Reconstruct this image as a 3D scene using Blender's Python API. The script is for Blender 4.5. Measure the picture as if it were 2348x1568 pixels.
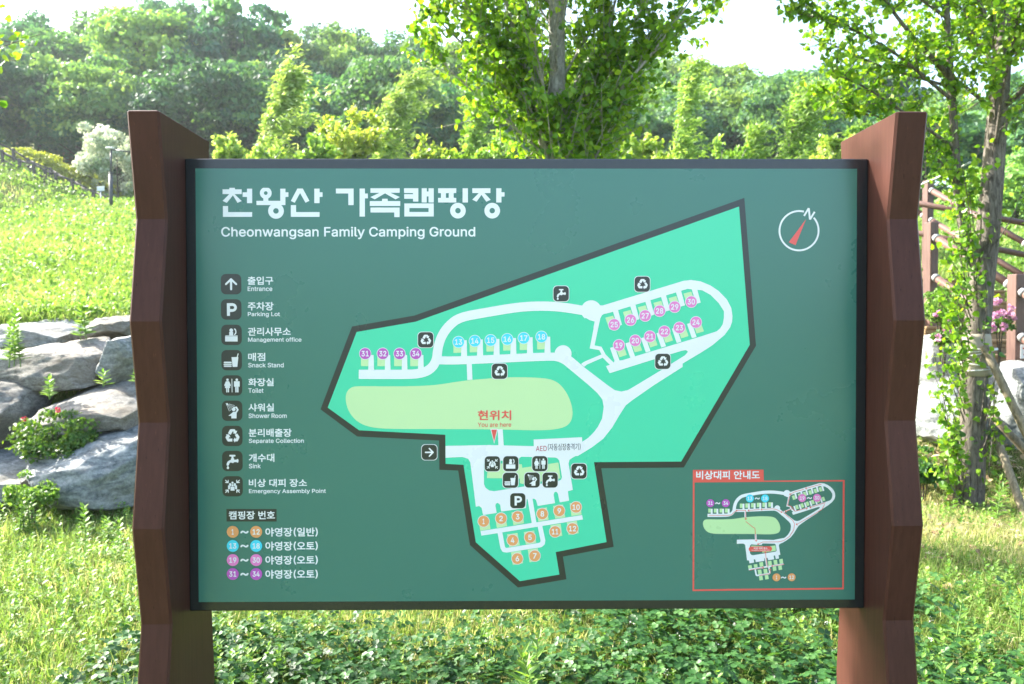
import bpy, math, random
import numpy as np
from mathutils import Vector, Matrix
from mathutils.geometry import tessellate_polygon

SC = bpy.context.scene
COL = SC.collection
R = math.radians
for o in list(bpy.data.objects):
    bpy.data.objects.remove(o)

# ------------------------------------------------------------------ camera
CAM = np.array([-0.0663, -2.3408, 1.5835])
YAW, PITCH, ROLL = .0083, -.0234, -.0013


def view_axes():
    cy, sy, cp, sp = math.cos(YAW), math.sin(YAW), math.cos(PITCH), math.sin(PITCH)
    f = np.array([sy * cp, cy * cp, sp])
    r = np.array([cy, -sy, 0])
    u = np.cross(r, f)
    c, s = math.cos(ROLL), math.sin(ROLL)
    return r * c + u * s, u * c - r * s, f


AX_R, AX_U, AX_F = view_axes()
cam_data = bpy.data.cameras.new('camera')
cam = bpy.data.objects.new('camera', cam_data)
COL.objects.link(cam)
cam.matrix_world = Matrix([[AX_R[i], AX_U[i], -AX_F[i], CAM[i]] for i in range(3)] + [[0, 0, 0, 1]])
cam_data.sensor_width = 36
cam_data.lens = 28.0
cam_data.clip_start = .05
cam_data.clip_end = 2000
cam_data.dof.use_dof = True
cam_data.dof.focus_distance = 2.35
cam_data.dof.aperture_fstop = 5.6
SC.camera = cam

# ------------------------------------------------------------------ sky, sun, exposure
SUN_AZ, SUN_EL = R(-62), R(38)          # clockwise from +Y; the sun stands left and a little behind the board
SUN_DIR = Vector((math.sin(SUN_AZ) * math.cos(SUN_EL), math.cos(SUN_AZ) * math.cos(SUN_EL), math.sin(SUN_EL)))
world = bpy.data.worlds.new('World')
SC.world = world
world.use_nodes = True
wn = world.node_tree
sky = wn.nodes.new('ShaderNodeTexSky')
sky.sky_type = 'NISHITA'
sky.sun_disc = False
sky.sun_elevation = SUN_EL
sky.sun_rotation = SUN_AZ
sky.air_density = 1.0
sky.dust_density = 3.0
sky.ozone_density = 1.0
wn.links.new(sky.outputs[0], wn.nodes['Background'].inputs[0])
wn.nodes['Background'].inputs[1].default_value = .15
sun_data = bpy.data.lights.new('sun', 'SUN')
sun = bpy.data.objects.new('sun', sun_data)
COL.objects.link(sun)
sun_data.energy = 5.0
sun_data.angle = R(.5)
sun_data.color = (1, .95, .86)
sun.rotation_euler = SUN_DIR.to_track_quat('Z', 'Y').to_euler()
sun.location = (-8, 6, 12)
SC.view_settings.view_transform = 'Standard'
SC.view_settings.look = 'None'
SC.view_settings.exposure = 2.2
SC.view_settings.gamma = 1
SC.view_settings.use_curve_mapping = False
SC.render.engine = 'CYCLES'
SC.cycles.max_bounces = 6
SC.cycles.transparent_max_bounces = 4
SC.cycles.use_denoising = True


# ------------------------------------------------------------------ helpers
def spot(u, v, depth):
    """A point seen along direction (u, v) of a 2348 x 1568 print of the view, at a real distance."""
    d = AX_R * (u - 1174) / 1826.1 - AX_U * (v - 784) / 1826.1 + AX_F
    return CAM + d * depth


def tag(o, label=None, cat=None, group=None, kind=None):
    for k, v in (('label', label), ('category', cat), ('group', group), ('kind', kind)):
        if v:
            o[k] = v
    return o


def empty(name, loc=(0, 0, 0), label=None, cat=None, group=None):
    o = bpy.data.objects.new(name, None)
    COL.objects.link(o)
    o.location = loc
    o.empty_display_size = .1
    return tag(o, label, cat, group)


def add_mesh(name, V, F, mat, parent=None, tint=None, smooth=False, mat_index=None):
    """One mesh object. F: list of integer arrays (n, k); V in world metres (parents have no rotation)."""
    V = np.asarray(V, np.float32)
    if not isinstance(F, list):
        F = [F]
    F = [np.asarray(f, np.int32) for f in F if len(f)]
    me = bpy.data.meshes.new(name)
    me.vertices.add(len(V))
    if parent is not None:
        V = V - np.array(parent_world(parent), np.float32)
    me.vertices.foreach_set('co', V.ravel())
    loops = np.concatenate([f.ravel() for f in F])
    sizes = np.concatenate([np.full(len(f), f.shape[1], np.int32) for f in F])
    starts = np.concatenate([[0], np.cumsum(sizes)[:-1]]).astype(np.int32)
    me.loops.add(len(loops))
    me.loops.foreach_set('vertex_index', loops)
    me.polygons.add(len(sizes))
    me.polygons.foreach_set('loop_start', starts)
    me.polygons.foreach_set('loop_total', sizes)
    me.polygons.foreach_set('use_smooth', np.full(len(sizes), smooth))
    for m in (mat if isinstance(mat, (list, tuple)) else [mat]):
        me.materials.append(m)
    if mat_index is not None:
        me.polygons.foreach_set('material_index', np.asarray(mat_index, np.int32))
    if tint is not None:
        a = me.attributes.new('tint', 'FLOAT', 'FACE')
        a.data.foreach_set('value', np.asarray(tint, np.float32))
    me.update(calc_edges=True)
    me.validate()
    o = bpy.data.objects.new(name, me)
    COL.objects.link(o)
    o.parent = parent
    return o


def parent_world(p):
    v = Vector((0, 0, 0))
    while p is not None:
        v += p.location
        p = p.parent
    return v


def copy_tree(o, parent=None):
    c = o.copy()
    COL.objects.link(c)
    c.parent = parent
    for ch in list(o.children):
        copy_tree(ch, c)
    return c


class MB:
    """Collects solid pieces and links them as one mesh."""
    def __init__(s):
        s.V, s.F, s.n = [], {}, 0

    def raw(s, V, F):
        V = np.asarray(V, float).reshape(-1, 3)
        for f in F:
            f = np.asarray(f, int)
            if f.ndim == 1:
                f = f[None]
            s.F.setdefault(f.shape[1], []).append(f + s.n)
        s.V.append(V)
        s.n += len(V)
        return s

    def box(s, lo, hi, rot=0, piv=None, bev=0):
        lo, hi = np.array(lo, float), np.array(hi, float)
        b = min(bev, *(abs(hi - lo) / 2.1)) if bev else 0
        if b:
            # chamfered box: octagon-like section on every edge
            V = []
            for sx in (0, 1):
                for sy in (0, 1):
                    for sz in (0, 1):
                        c = np.array([(lo, hi)[sx][0], (lo, hi)[sy][1], (lo, hi)[sz][2]])
                        d = np.array([1 - 2 * sx, 1 - 2 * sy, 1 - 2 * sz]) * b
                        V += [c + d * (0, 1, 1), c + d * (1, 0, 1), c + d * (1, 1, 0)]
            V = np.array(V)
            i = lambda x, y, z, k: ((x * 2 + y) * 2 + z) * 3 + k
            F = [[i(0, 0, 0, 0), i(0, 0, 1, 0), i(0, 1, 1, 0), i(0, 1, 0, 0)], [i(1, 0, 0, 0), i(1, 1, 0, 0), i(1, 1, 1, 0), i(1, 0, 1, 0)],
                 [i(0, 0, 0, 1), i(1, 0, 0, 1), i(1, 0, 1, 1), i(0, 0, 1, 1)], [i(0, 1, 0, 1), i(0, 1, 1, 1), i(1, 1, 1, 1), i(1, 1, 0, 1)],
                 [i(0, 0, 0, 2), i(0, 1, 0, 2), i(1, 1, 0, 2), i(1, 0, 0, 2)], [i(0, 0, 1, 2), i(1, 0, 1, 2), i(1, 1, 1, 2), i(0, 1, 1, 2)]]
            for p in (0, 1):
                for q in (0, 1):
                    F.append([i(p, q, 0, 0), i(p, q, 1, 0), i(p, q, 1, 1), i(p, q, 0, 1)])
                    F.append([i(p, 0, q, 0), i(p, 1, q, 0), i(p, 1, q, 2), i(p, 0, q, 2)])
                    F.append([i(0, p, q, 1), i(1, p, q, 1), i(1, p, q, 2), i(0, p, q, 2)])
            T = [[i(x, y, z, k) for k in range(3)] for x in (0, 1) for y in (0, 1) for z in (0, 1)]
        else:
            V = np.array([[(lo, hi)[a][0], (lo, hi)[c][1], (lo, hi)[e][2]] for a in (0, 1) for c in (0, 1) for e in (0, 1)])
            F = [[0, 1, 3, 2], [4, 6, 7, 5], [0, 4, 5, 1], [2, 3, 7, 6], [0, 2, 6, 4], [1, 5, 7, 3]]
            T = []
        if rot:
            p = np.array(piv if piv is not None else (lo + hi) / 2)
            c, sn = math.cos(rot), math.sin(rot)
            d = V - p
            V = np.stack([d[:, 0] * c - d[:, 1] * sn, d[:, 0] * sn + d[:, 1] * c, d[:, 2]], 1) + p
        return s.raw(V, [np.array(F)] + ([np.array(T)] if T else []))

    def tube(s, P, r, k=8, cap=True):
        V, F = tube(P, r, k)
        s.raw(V, [F])
        if cap:
            n = len(P)
            s.F.setdefault(k, []).append(np.array([list(range(k))[::-1], list(range((n - 1) * k, n * k))]) + s.n - len(V))
        return s

    def build(s, name, mat, parent=None, smooth=False, tint=None):
        return add_mesh(name, np.vstack(s.V), [np.vstack(f) for f in s.F.values()], mat, parent, tint, smooth)


def tube(P, r, k=8):
    P = np.asarray(P, float)
    n = len(P)
    r = np.broadcast_to(np.asarray(r, float), (n,))
    T = np.gradient(P, axis=0)
    T /= np.linalg.norm(T, axis=1)[:, None] + 1e-12
    ref = np.array([0, 0, 1.]) if abs(T[:, 2].mean()) < .8 else np.array([1., 0, 0])
    A = np.cross(T, ref)
    A /= np.linalg.norm(A, axis=1)[:, None] + 1e-12
    B = np.cross(T, A)
    th = np.arange(k) * 2 * math.pi / k
    V = P[:, None] + r[:, None, None] * (A[:, None] * np.cos(th)[None, :, None] + B[:, None] * np.sin(th)[None, :, None])
    i = np.arange(n - 1)[:, None] * k
    j = np.arange(k)[None]
    F = np.stack([i + j, i + (j + 1) % k, i + k + (j + 1) % k, i + k + j], -1).reshape(-1, 4)
    return V.reshape(-1, 3), F


def resample(P, n):
    P = np.asarray(P, float)
    d = np.concatenate([[0], np.cumsum(np.linalg.norm(np.diff(P, axis=0), axis=1))])
    t = np.linspace(0, d[-1], n)
    Q = np.stack([np.interp(t, d, P[:, i]) for i in range(3)], 1)
    for _ in range(2):
        Q[1:-1] = .25 * Q[:-2] + .5 * Q[1:-1] + .25 * Q[2:]
    return Q


def unit(a):
    return a / (np.linalg.norm(a, axis=-1, keepdims=True) + 1e-9)


# leaf outlines (along, across, lift): two quads each
LEAF_BROAD = np.array([(0, 0, 0), (.16, .40, .07), (.52, .40, .05), (1, 0, -.06), (.52, -.40, .05), (.16, -.40, .07)])
LEAF_OVAL = np.array([(0, 0, 0), (.3, .30, .05), (.7, .27, .04), (1, 0, -.05), (.7, -.27, .04), (.3, -.30, .05)])
LEAF_LANCE = np.array([(0, 0, 0), (.3, .13, .03), (.65, .11, .0), (1, 0, -.10), (.65, -.11, .0), (.3, -.13, .03)])
LEAF_ROUND = np.array([(0, 0, 0), (.35, .46, .08), (.85, .42, .05), (.98, 0, -.0), (.85, -.42, .05), (.35, -.46, .08)])
LEAF_F = np.array([[0, 1, 2, 3], [0, 3, 4, 5]])


def leaves(P, D, N, size, shape=LEAF_BROAD, rng=None):
    """Vertices and quads for n leaves: base points P, growing directions D, facing N."""
    D = unit(np.asarray(D, float))
    S = unit(np.cross(N, D))
    N = np.cross(D, S)
    size = np.broadcast_to(np.asarray(size, float), (len(P),))[:, None, None]
    V = np.asarray(P)[:, None] + size * (shape[None, :, :1] * D[:, None] + shape[None, :, 1:2] * S[:, None] + shape[None, :, 2:] * N[:, None])
    F = LEAF_F[None] + (np.arange(len(P)) * 6)[:, None, None]
    return V.reshape(-1, 3), F.reshape(-1, 4)


def blades(P, D, length, width, bend, rng):
    """Grass blades: two quads, tapering and bending over along D (horizontal)."""
    n = len(P)
    up = np.zeros((n, 3))
    up[:, 2] = 1
    a = rng.uniform(0, 2 * math.pi, n)
    S = np.stack([np.cos(a), np.sin(a), np.zeros(n)], 1)
    L = np.broadcast_to(length, (n,))[:, None]
    W = np.broadcast_to(width, (n,))[:, None] * .5
    b = np.broadcast_to(bend, (n,))[:, None]
    M = P + up * L * .55 + D * L * b * .3
    T = P + up * L * (1 - b * .45) + D * L * b
    V = np.stack([P - S * W, P + S * W, M + S * W * .8, M - S * W * .8, T + S * W * .08, T - S * W * .08], 1)
    F = np.array([[0, 1, 2, 3], [3, 2, 4, 5]])[None] + (np.arange(n) * 6)[:, None, None]
    return V.reshape(-1, 3), F.reshape(-1, 4)


# smooth value noise for terrain and placement
def vnoise(x, y, seed=0):
    xi, yi = np.floor(x).astype(int), np.floor(y).astype(int)
    fx, fy = x - xi, y - yi
    fx, fy = fx * fx * (3 - 2 * fx), fy * fy * (3 - 2 * fy)

    def h(a, b):
        n = (a * 374761393 + b * 668265263 + seed * 1274126177) & 0x7fffffff
        n = ((n ^ (n >> 13)) * 1274126177) & 0x7fffffff
        return ((n ^ (n >> 16)) & 0xffff) / 65535.
    return (h(xi, yi) * (1 - fx) + h(xi + 1, yi) * fx) * (1 - fy) + (h(xi, yi + 1) * (1 - fx) + h(xi + 1, yi + 1) * fx) * fy


def fbm(x, y, seed=0, n=4):
    s, a = 0, .5
    for k in range(n):
        s = s + a * vnoise(x * 2 ** k + 17.3 * k, y * 2 ** k - 9.1 * k, seed + k)
        a *= .5
    return s


def sstep(a, b, x):
    t = np.clip((x - a) / (b - a), 0, 1)
    return t * t * (3 - 2 * t)


def ground_z(x, y):
    x, y = np.asarray(x, float), np.asarray(y, float)
    D = y + 2.34
    right = sstep(2.3, 3.4, x)                             # the bank by the stairs starts further back
    z = (sstep(7.2, 9.2, D) * (1 - right) + sstep(8.3, 13., D) * right) * 1.5 + .42 * sstep(6.9, 7.7, D) * right * (1 - sstep(9, 14, D)) + .19 * np.clip(D - 8.9, 0, 33)
    z = z + .42 * np.clip(-x - 20.4, 0, 14) * sstep(16, 38, D) * (1 - sstep(46, 70, D))
    ridge = 25 - 6.5 * sstep(8, 40, x) - 2.0 * sstep(-16, -4, x)
    z = z + sstep(42, 92, D) * np.maximum(ridge - z, 0)
    z = z + (fbm(x * .9, y * .9, 3) - .5) * .10 * sstep(1, 4, D) + (fbm(x * .12, y * .12, 8) - .5) * 2.2 * sstep(14, 60, D)
    return z


# ------------------------------------------------------------------ materials
def new_mat(name):
    m = bpy.data.materials.new(name)
    m.use_nodes = True
    nt = m.node_tree
    b = nt.nodes['Principled BSDF']
    return m, nt, b


def N(nt, kind, **kw):
    n = nt.nodes.new(kind)
    for k, v in kw.items():
        if k in n.inputs:
            n.inputs[k].default_value = v
        else:
            setattr(n, k, v)
    return n


def ramp(nt, fac, stops):
    r = nt.nodes.new('ShaderNodeValToRGB')
    e = r.color_ramp.elements
    while len(e) < len(stops):
        e.new(.5)
    for q, (p, c) in zip(e, stops):
        q.position = p
        q.color = (*c, 1) if len(c) == 3 else c
    nt.links.new(fac, r.inputs[0])
    return r.outputs[0]


def plain(name, col, rough=.6, spec=.3, metal=0):
    m, nt, b = new_mat(name)
    b.inputs['Base Color'].default_value = (*col, 1)
    b.inputs['Roughness'].default_value = rough
    b.inputs['Specular IOR Level'].default_value = spec
    b.inputs['Metallic'].default_value = metal
    return m


def foliage(name, stops, trans=.4, tcol=None, rough=.5, spec=.3, object_tint=False):
    """Leaf material: every leaf has its own 'tint', looked up on a colour ramp; light shines through it."""
    m, nt, b = new_mat(name)
    at = N(nt, 'ShaderNodeAttribute', attribute_name='tint')
    c = ramp(nt, at.outputs['Fac'], stops)
    if object_tint:
        oi = N(nt, 'ShaderNodeObjectInfo')
        mx = N(nt, 'ShaderNodeMix', data_type='RGBA', blend_type='MULTIPLY')
        mx.inputs[0].default_value = 1
        nt.links.new(c, mx.inputs[6])
        nt.links.new(oi.outputs['Color'], mx.inputs[7])
        c = mx.outputs[2]
    nt.links.new(c, b.inputs['Base Color'])
    b.inputs['Roughness'].default_value = rough
    b.inputs['Specular IOR Level'].default_value = spec
    tr = N(nt, 'ShaderNodeBsdfTranslucent')
    hs = N(nt, 'ShaderNodeMix', data_type='RGBA', blend_type='MULTIPLY')
    hs.inputs[0].default_value = 1
    hs.inputs[7].default_value = (*(tcol or (1.5, 1.35, .55)), 1)
    nt.links.new(c, hs.inputs[6])
    nt.links.new(hs.outputs[2], tr.inputs[0])
    ms = N(nt, 'ShaderNodeMixShader')
    ms.inputs[0].default_value = trans
    nt.links.new(b.outputs[0], ms.inputs[1])
    nt.links.new(tr.outputs[0], ms.inputs[2])
    nt.links.new(ms.outputs[0], nt.nodes['Material Output'].inputs[0])
    return m


def bark(name, c0, c1, scale=(9, 9, 2.2), bump=.6):
    m, nt, b = new_mat(name)
    tc = N(nt, 'ShaderNodeTexCoord')
    mp = N(nt, 'ShaderNodeMapping')
    mp.inputs['Scale'].default_value = scale
    nt.links.new(tc.outputs['Object'], mp.inputs[0])
    n1 = N(nt, 'ShaderNodeTexNoise', Scale=4.5, Detail=7., Roughness=.65, Distortion=.8)
    nt.links.new(mp.outputs[0], n1.inputs['Vector'])
    nt.links.new(ramp(nt, n1.outputs[0], [(.34, c0), (.5, tuple(.5 * (a + d) for a, d in zip(c0, c1))), (.66, c1)]), b.inputs['Base Color'])
    bp = N(nt, 'ShaderNodeBump', Strength=bump, Distance=.02)
    nt.links.new(n1.outputs[0], bp.inputs['Height'])
    nt.links.new(bp.outputs[0], b.inputs['Normal'])
    b.inputs['Roughness'].default_value = .85
    b.inputs['Specular IOR Level'].default_value = .2
    return m


def stain_wood(name, c0, c1, rough=.42, grain=(26, 26, 1.4), bump=.18, spec=.4):
    m, nt, b = new_mat(name)
    tc = N(nt, 'ShaderNodeTexCoord')
    mp = N(nt, 'ShaderNodeMapping')
    mp.inputs['Scale'].default_value = grain
    nt.links.new(tc.outputs['Object'], mp.inputs[0])
    n1 = N(nt, 'ShaderNodeTexNoise', Scale=3., Detail=8., Roughness=.62, Distortion=.5)
    nt.links.new(mp.outputs[0], n1.inputs['Vector'])
    n2 = N(nt, 'ShaderNodeTexNoise', Scale=2.2, Detail=4.)
    nt.links.new(tc.outputs['Object'], n2.inputs['Vector'])
    mx = N(nt, 'ShaderNodeMath', operation='MULTIPLY_ADD')
    mx.inputs[1].default_value = .6
    nt.links.new(n1.outputs[0], mx.inputs[0])
    mm = N(nt, 'ShaderNodeMath', operation='MULTIPLY')
    mm.inputs[1].default_value = .4
    nt.links.new(n2.outputs[0], mm.inputs[0])
    nt.links.new(mm.outputs[0], mx.inputs[2])
    base = ramp(nt, mx.outputs[0], [(.36, c0), (.62, c1)])
    # hairline cracks and rubbed scratches along the grain
    m2 = N(nt, 'ShaderNodeMapping')
    m2.inputs['Scale'].default_value = tuple(g * (3.2 if g > 3 else .9) for g in grain)
    nt.links.new(tc.outputs['Object'], m2.inputs[0])
    n3 = N(nt, 'ShaderNodeTexNoise', Scale=3.4, Detail=3., Roughness=.5, Distortion=.15)
    nt.links.new(m2.outputs[0], n3.inputs['Vector'])
    cr = ramp(nt, n3.outputs[0], [(.27, (.25, .25, .25)), (.31, (1, 1, 1)), (.71, (1, 1, 1)), (.75, (1.9, 1.8, 1.7))])
    mu = N(nt, 'ShaderNodeMix', data_type='RGBA', blend_type='MULTIPLY')
    mu.inputs[0].default_value = 1
    nt.links.new(base, mu.inputs[6])
    nt.links.new(cr, mu.inputs[7])
    nt.links.new(mu.outputs[2], b.inputs['Base Color'])
    bp = N(nt, 'ShaderNodeBump', Strength=bump, Distance=.004)
    nt.links.new(n1.outputs[0], bp.inputs['Height'])
    nt.links.new(bp.outputs[0], b.inputs['Normal'])
    rr = N(nt, 'ShaderNodeMapRange')
    rr.inputs['To Min'].default_value = rough - .08
    rr.inputs['To Max'].default_value = rough + .14
    nt.links.new(n2.outputs[0], rr.inputs[0])
    nt.links.new(rr.outputs[0], b.inputs['Roughness'])
    b.inputs['Specular IOR Level'].default_value = spec
    return m


def stone(name, dark, light, scale=7., vein=.5):
    m, nt, b = new_mat(name)
    tc = N(nt, 'ShaderNodeTexCoord')
    mp = N(nt, 'ShaderNodeMapping')
    mp.inputs['Rotation'].default_value = (.4, .5, .3)
    mp.inputs['Scale'].default_value = (1, 1, 2.4)
    nt.links.new(tc.outputs['Object'], mp.inputs[0])
    n1 = N(nt, 'ShaderNodeTexNoise', Scale=scale, Detail=9., Roughness=.68, Distortion=1.2)
    n2 = N(nt, 'ShaderNodeTexNoise', Scale=scale * 7, Detail=4., Roughness=.7)
    n3 = N(nt, 'ShaderNodeTexNoise', Scale=1.6, Detail=3.)
    nt.links.new(mp.outputs[0], n1.inputs['Vector'])
    nt.links.new(tc.outputs['Object'], n2.inputs['Vector'])
    nt.links.new(tc.outputs['Object'], n3.inputs['Vector'])
    a = N(nt, 'ShaderNodeMath', operation='MULTIPLY_ADD')
    a.inputs[1].default_value = .35
    nt.links.new(n2.outputs[0], a.inputs[0])
    s = N(nt, 'ShaderNodeMath', operation='MULTIPLY')
    s.inputs[1].default_value = .65
    nt.links.new(n1.outputs[0], s.inputs[0])
    nt.links.new(s.outputs[0], a.inputs[2])
    mid = tuple(.55 * p + .45 * q for p, q in zip(dark, light))
    c = ramp(nt, a.outputs[0], [(.36, dark), (.48, mid), (.60, light)])
    mx = N(nt, 'ShaderNodeMix', data_type='RGBA')
    mx.inputs[7].default_value = (.17, .13, .08, 1)
    nt.links.new(c, mx.inputs[6])
    f = N(nt, 'ShaderNodeMapRange')
    f.inputs['From Min'].default_value = .52
    f.inputs['From Max'].default_value = .72
    f.inputs['To Max'].default_value = vein
    nt.links.new(n3.outputs[0], f.inputs[0])
    nt.links.new(f.outputs[0], mx.inputs[0])
    nt.links.new(mx.outputs[2], b.inputs['Base Color'])
    bp = N(nt, 'ShaderNodeBump', Strength=.55, Distance=.03)
    nt.links.new(a.outputs[0], bp.inputs['Height'])
    nt.links.new(bp.outputs[0], b.inputs['Normal'])
    b.inputs['Roughness'].default_value = .85
    b.inputs['Specular IOR Level'].default_value = .25
    return m

# ------------------------------------------------------------------ ground: one sheet from the lawn to beyond the ridge
def build_ground():
    xs = np.unique(np.concatenate([np.linspace(-260, -40, 23), np.linspace(-40, -8, 41), np.linspace(-8, 8, 129), np.linspace(8, 40, 41), np.linspace(40, 260, 23)]))
    ys = np.unique(np.concatenate([np.linspace(-60, -4, 15), np.linspace(-4, 10, 113), np.linspace(10, 50, 61), np.linspace(50, 120, 36), np.linspace(120, 500, 20)]))
    X, Y = np.meshgrid(xs, ys)
    V = np.stack([X, Y, ground_z(X, Y)], -1).reshape(-1, 3)
    nx = len(xs)
    i = (np.arange(len(ys) - 1)[:, None] * nx + np.arange(nx - 1)[None]).reshape(-1)
    F = np.stack([i, i + 1, i + nx + 1, i + nx], 1)
    m, nt, b = new_mat('earth_and_thatch')
    tc = N(nt, 'ShaderNodeTexCoord')
    n1 = N(nt, 'ShaderNodeTexNoise', Scale=1.3, Detail=6., Roughness=.65)
    n2 = N(nt, 'ShaderNodeTexNoise', Scale=34., Detail=5., Roughness=.7)
    nt.links.new(tc.outputs['Object'], n1.inputs['Vector'])
    nt.links.new(tc.outputs['Object'], n2.inputs['Vector'])
    a = N(nt, 'ShaderNodeMath', operation='ADD')
    nt.links.new(n1.outputs[0], a.inputs[0])
    nt.links.new(n2.outputs[0], a.inputs[1])
    h = N(nt, 'ShaderNodeMath', operation='MULTIPLY')
    h.inputs[1].default_value = .5
    nt.links.new(a.outputs[0], h.inputs[0])
    c = ramp(nt, h.outputs[0], [(.36, (.035, .055, .014)), (.48, (.085, .125, .026)), (.56, (.17, .165, .06)), (.66, (.30, .25, .13))])
    nt.links.new(c, b.inputs['Base Color'])
    b.inputs['Roughness'].default_value = .95
    b.inputs['Specular IOR Level'].default_value = .1
    bp = N(nt, 'ShaderNodeBump', Strength=.6, Distance=.03)
    nt.links.new(n2.outputs[0], bp.inputs['Height'])
    nt.links.new(bp.outputs[0], b.inputs['Normal'])
    tag(add_mesh('ground', V, F, m, smooth=True), kind='structure')


build_ground()

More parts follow.
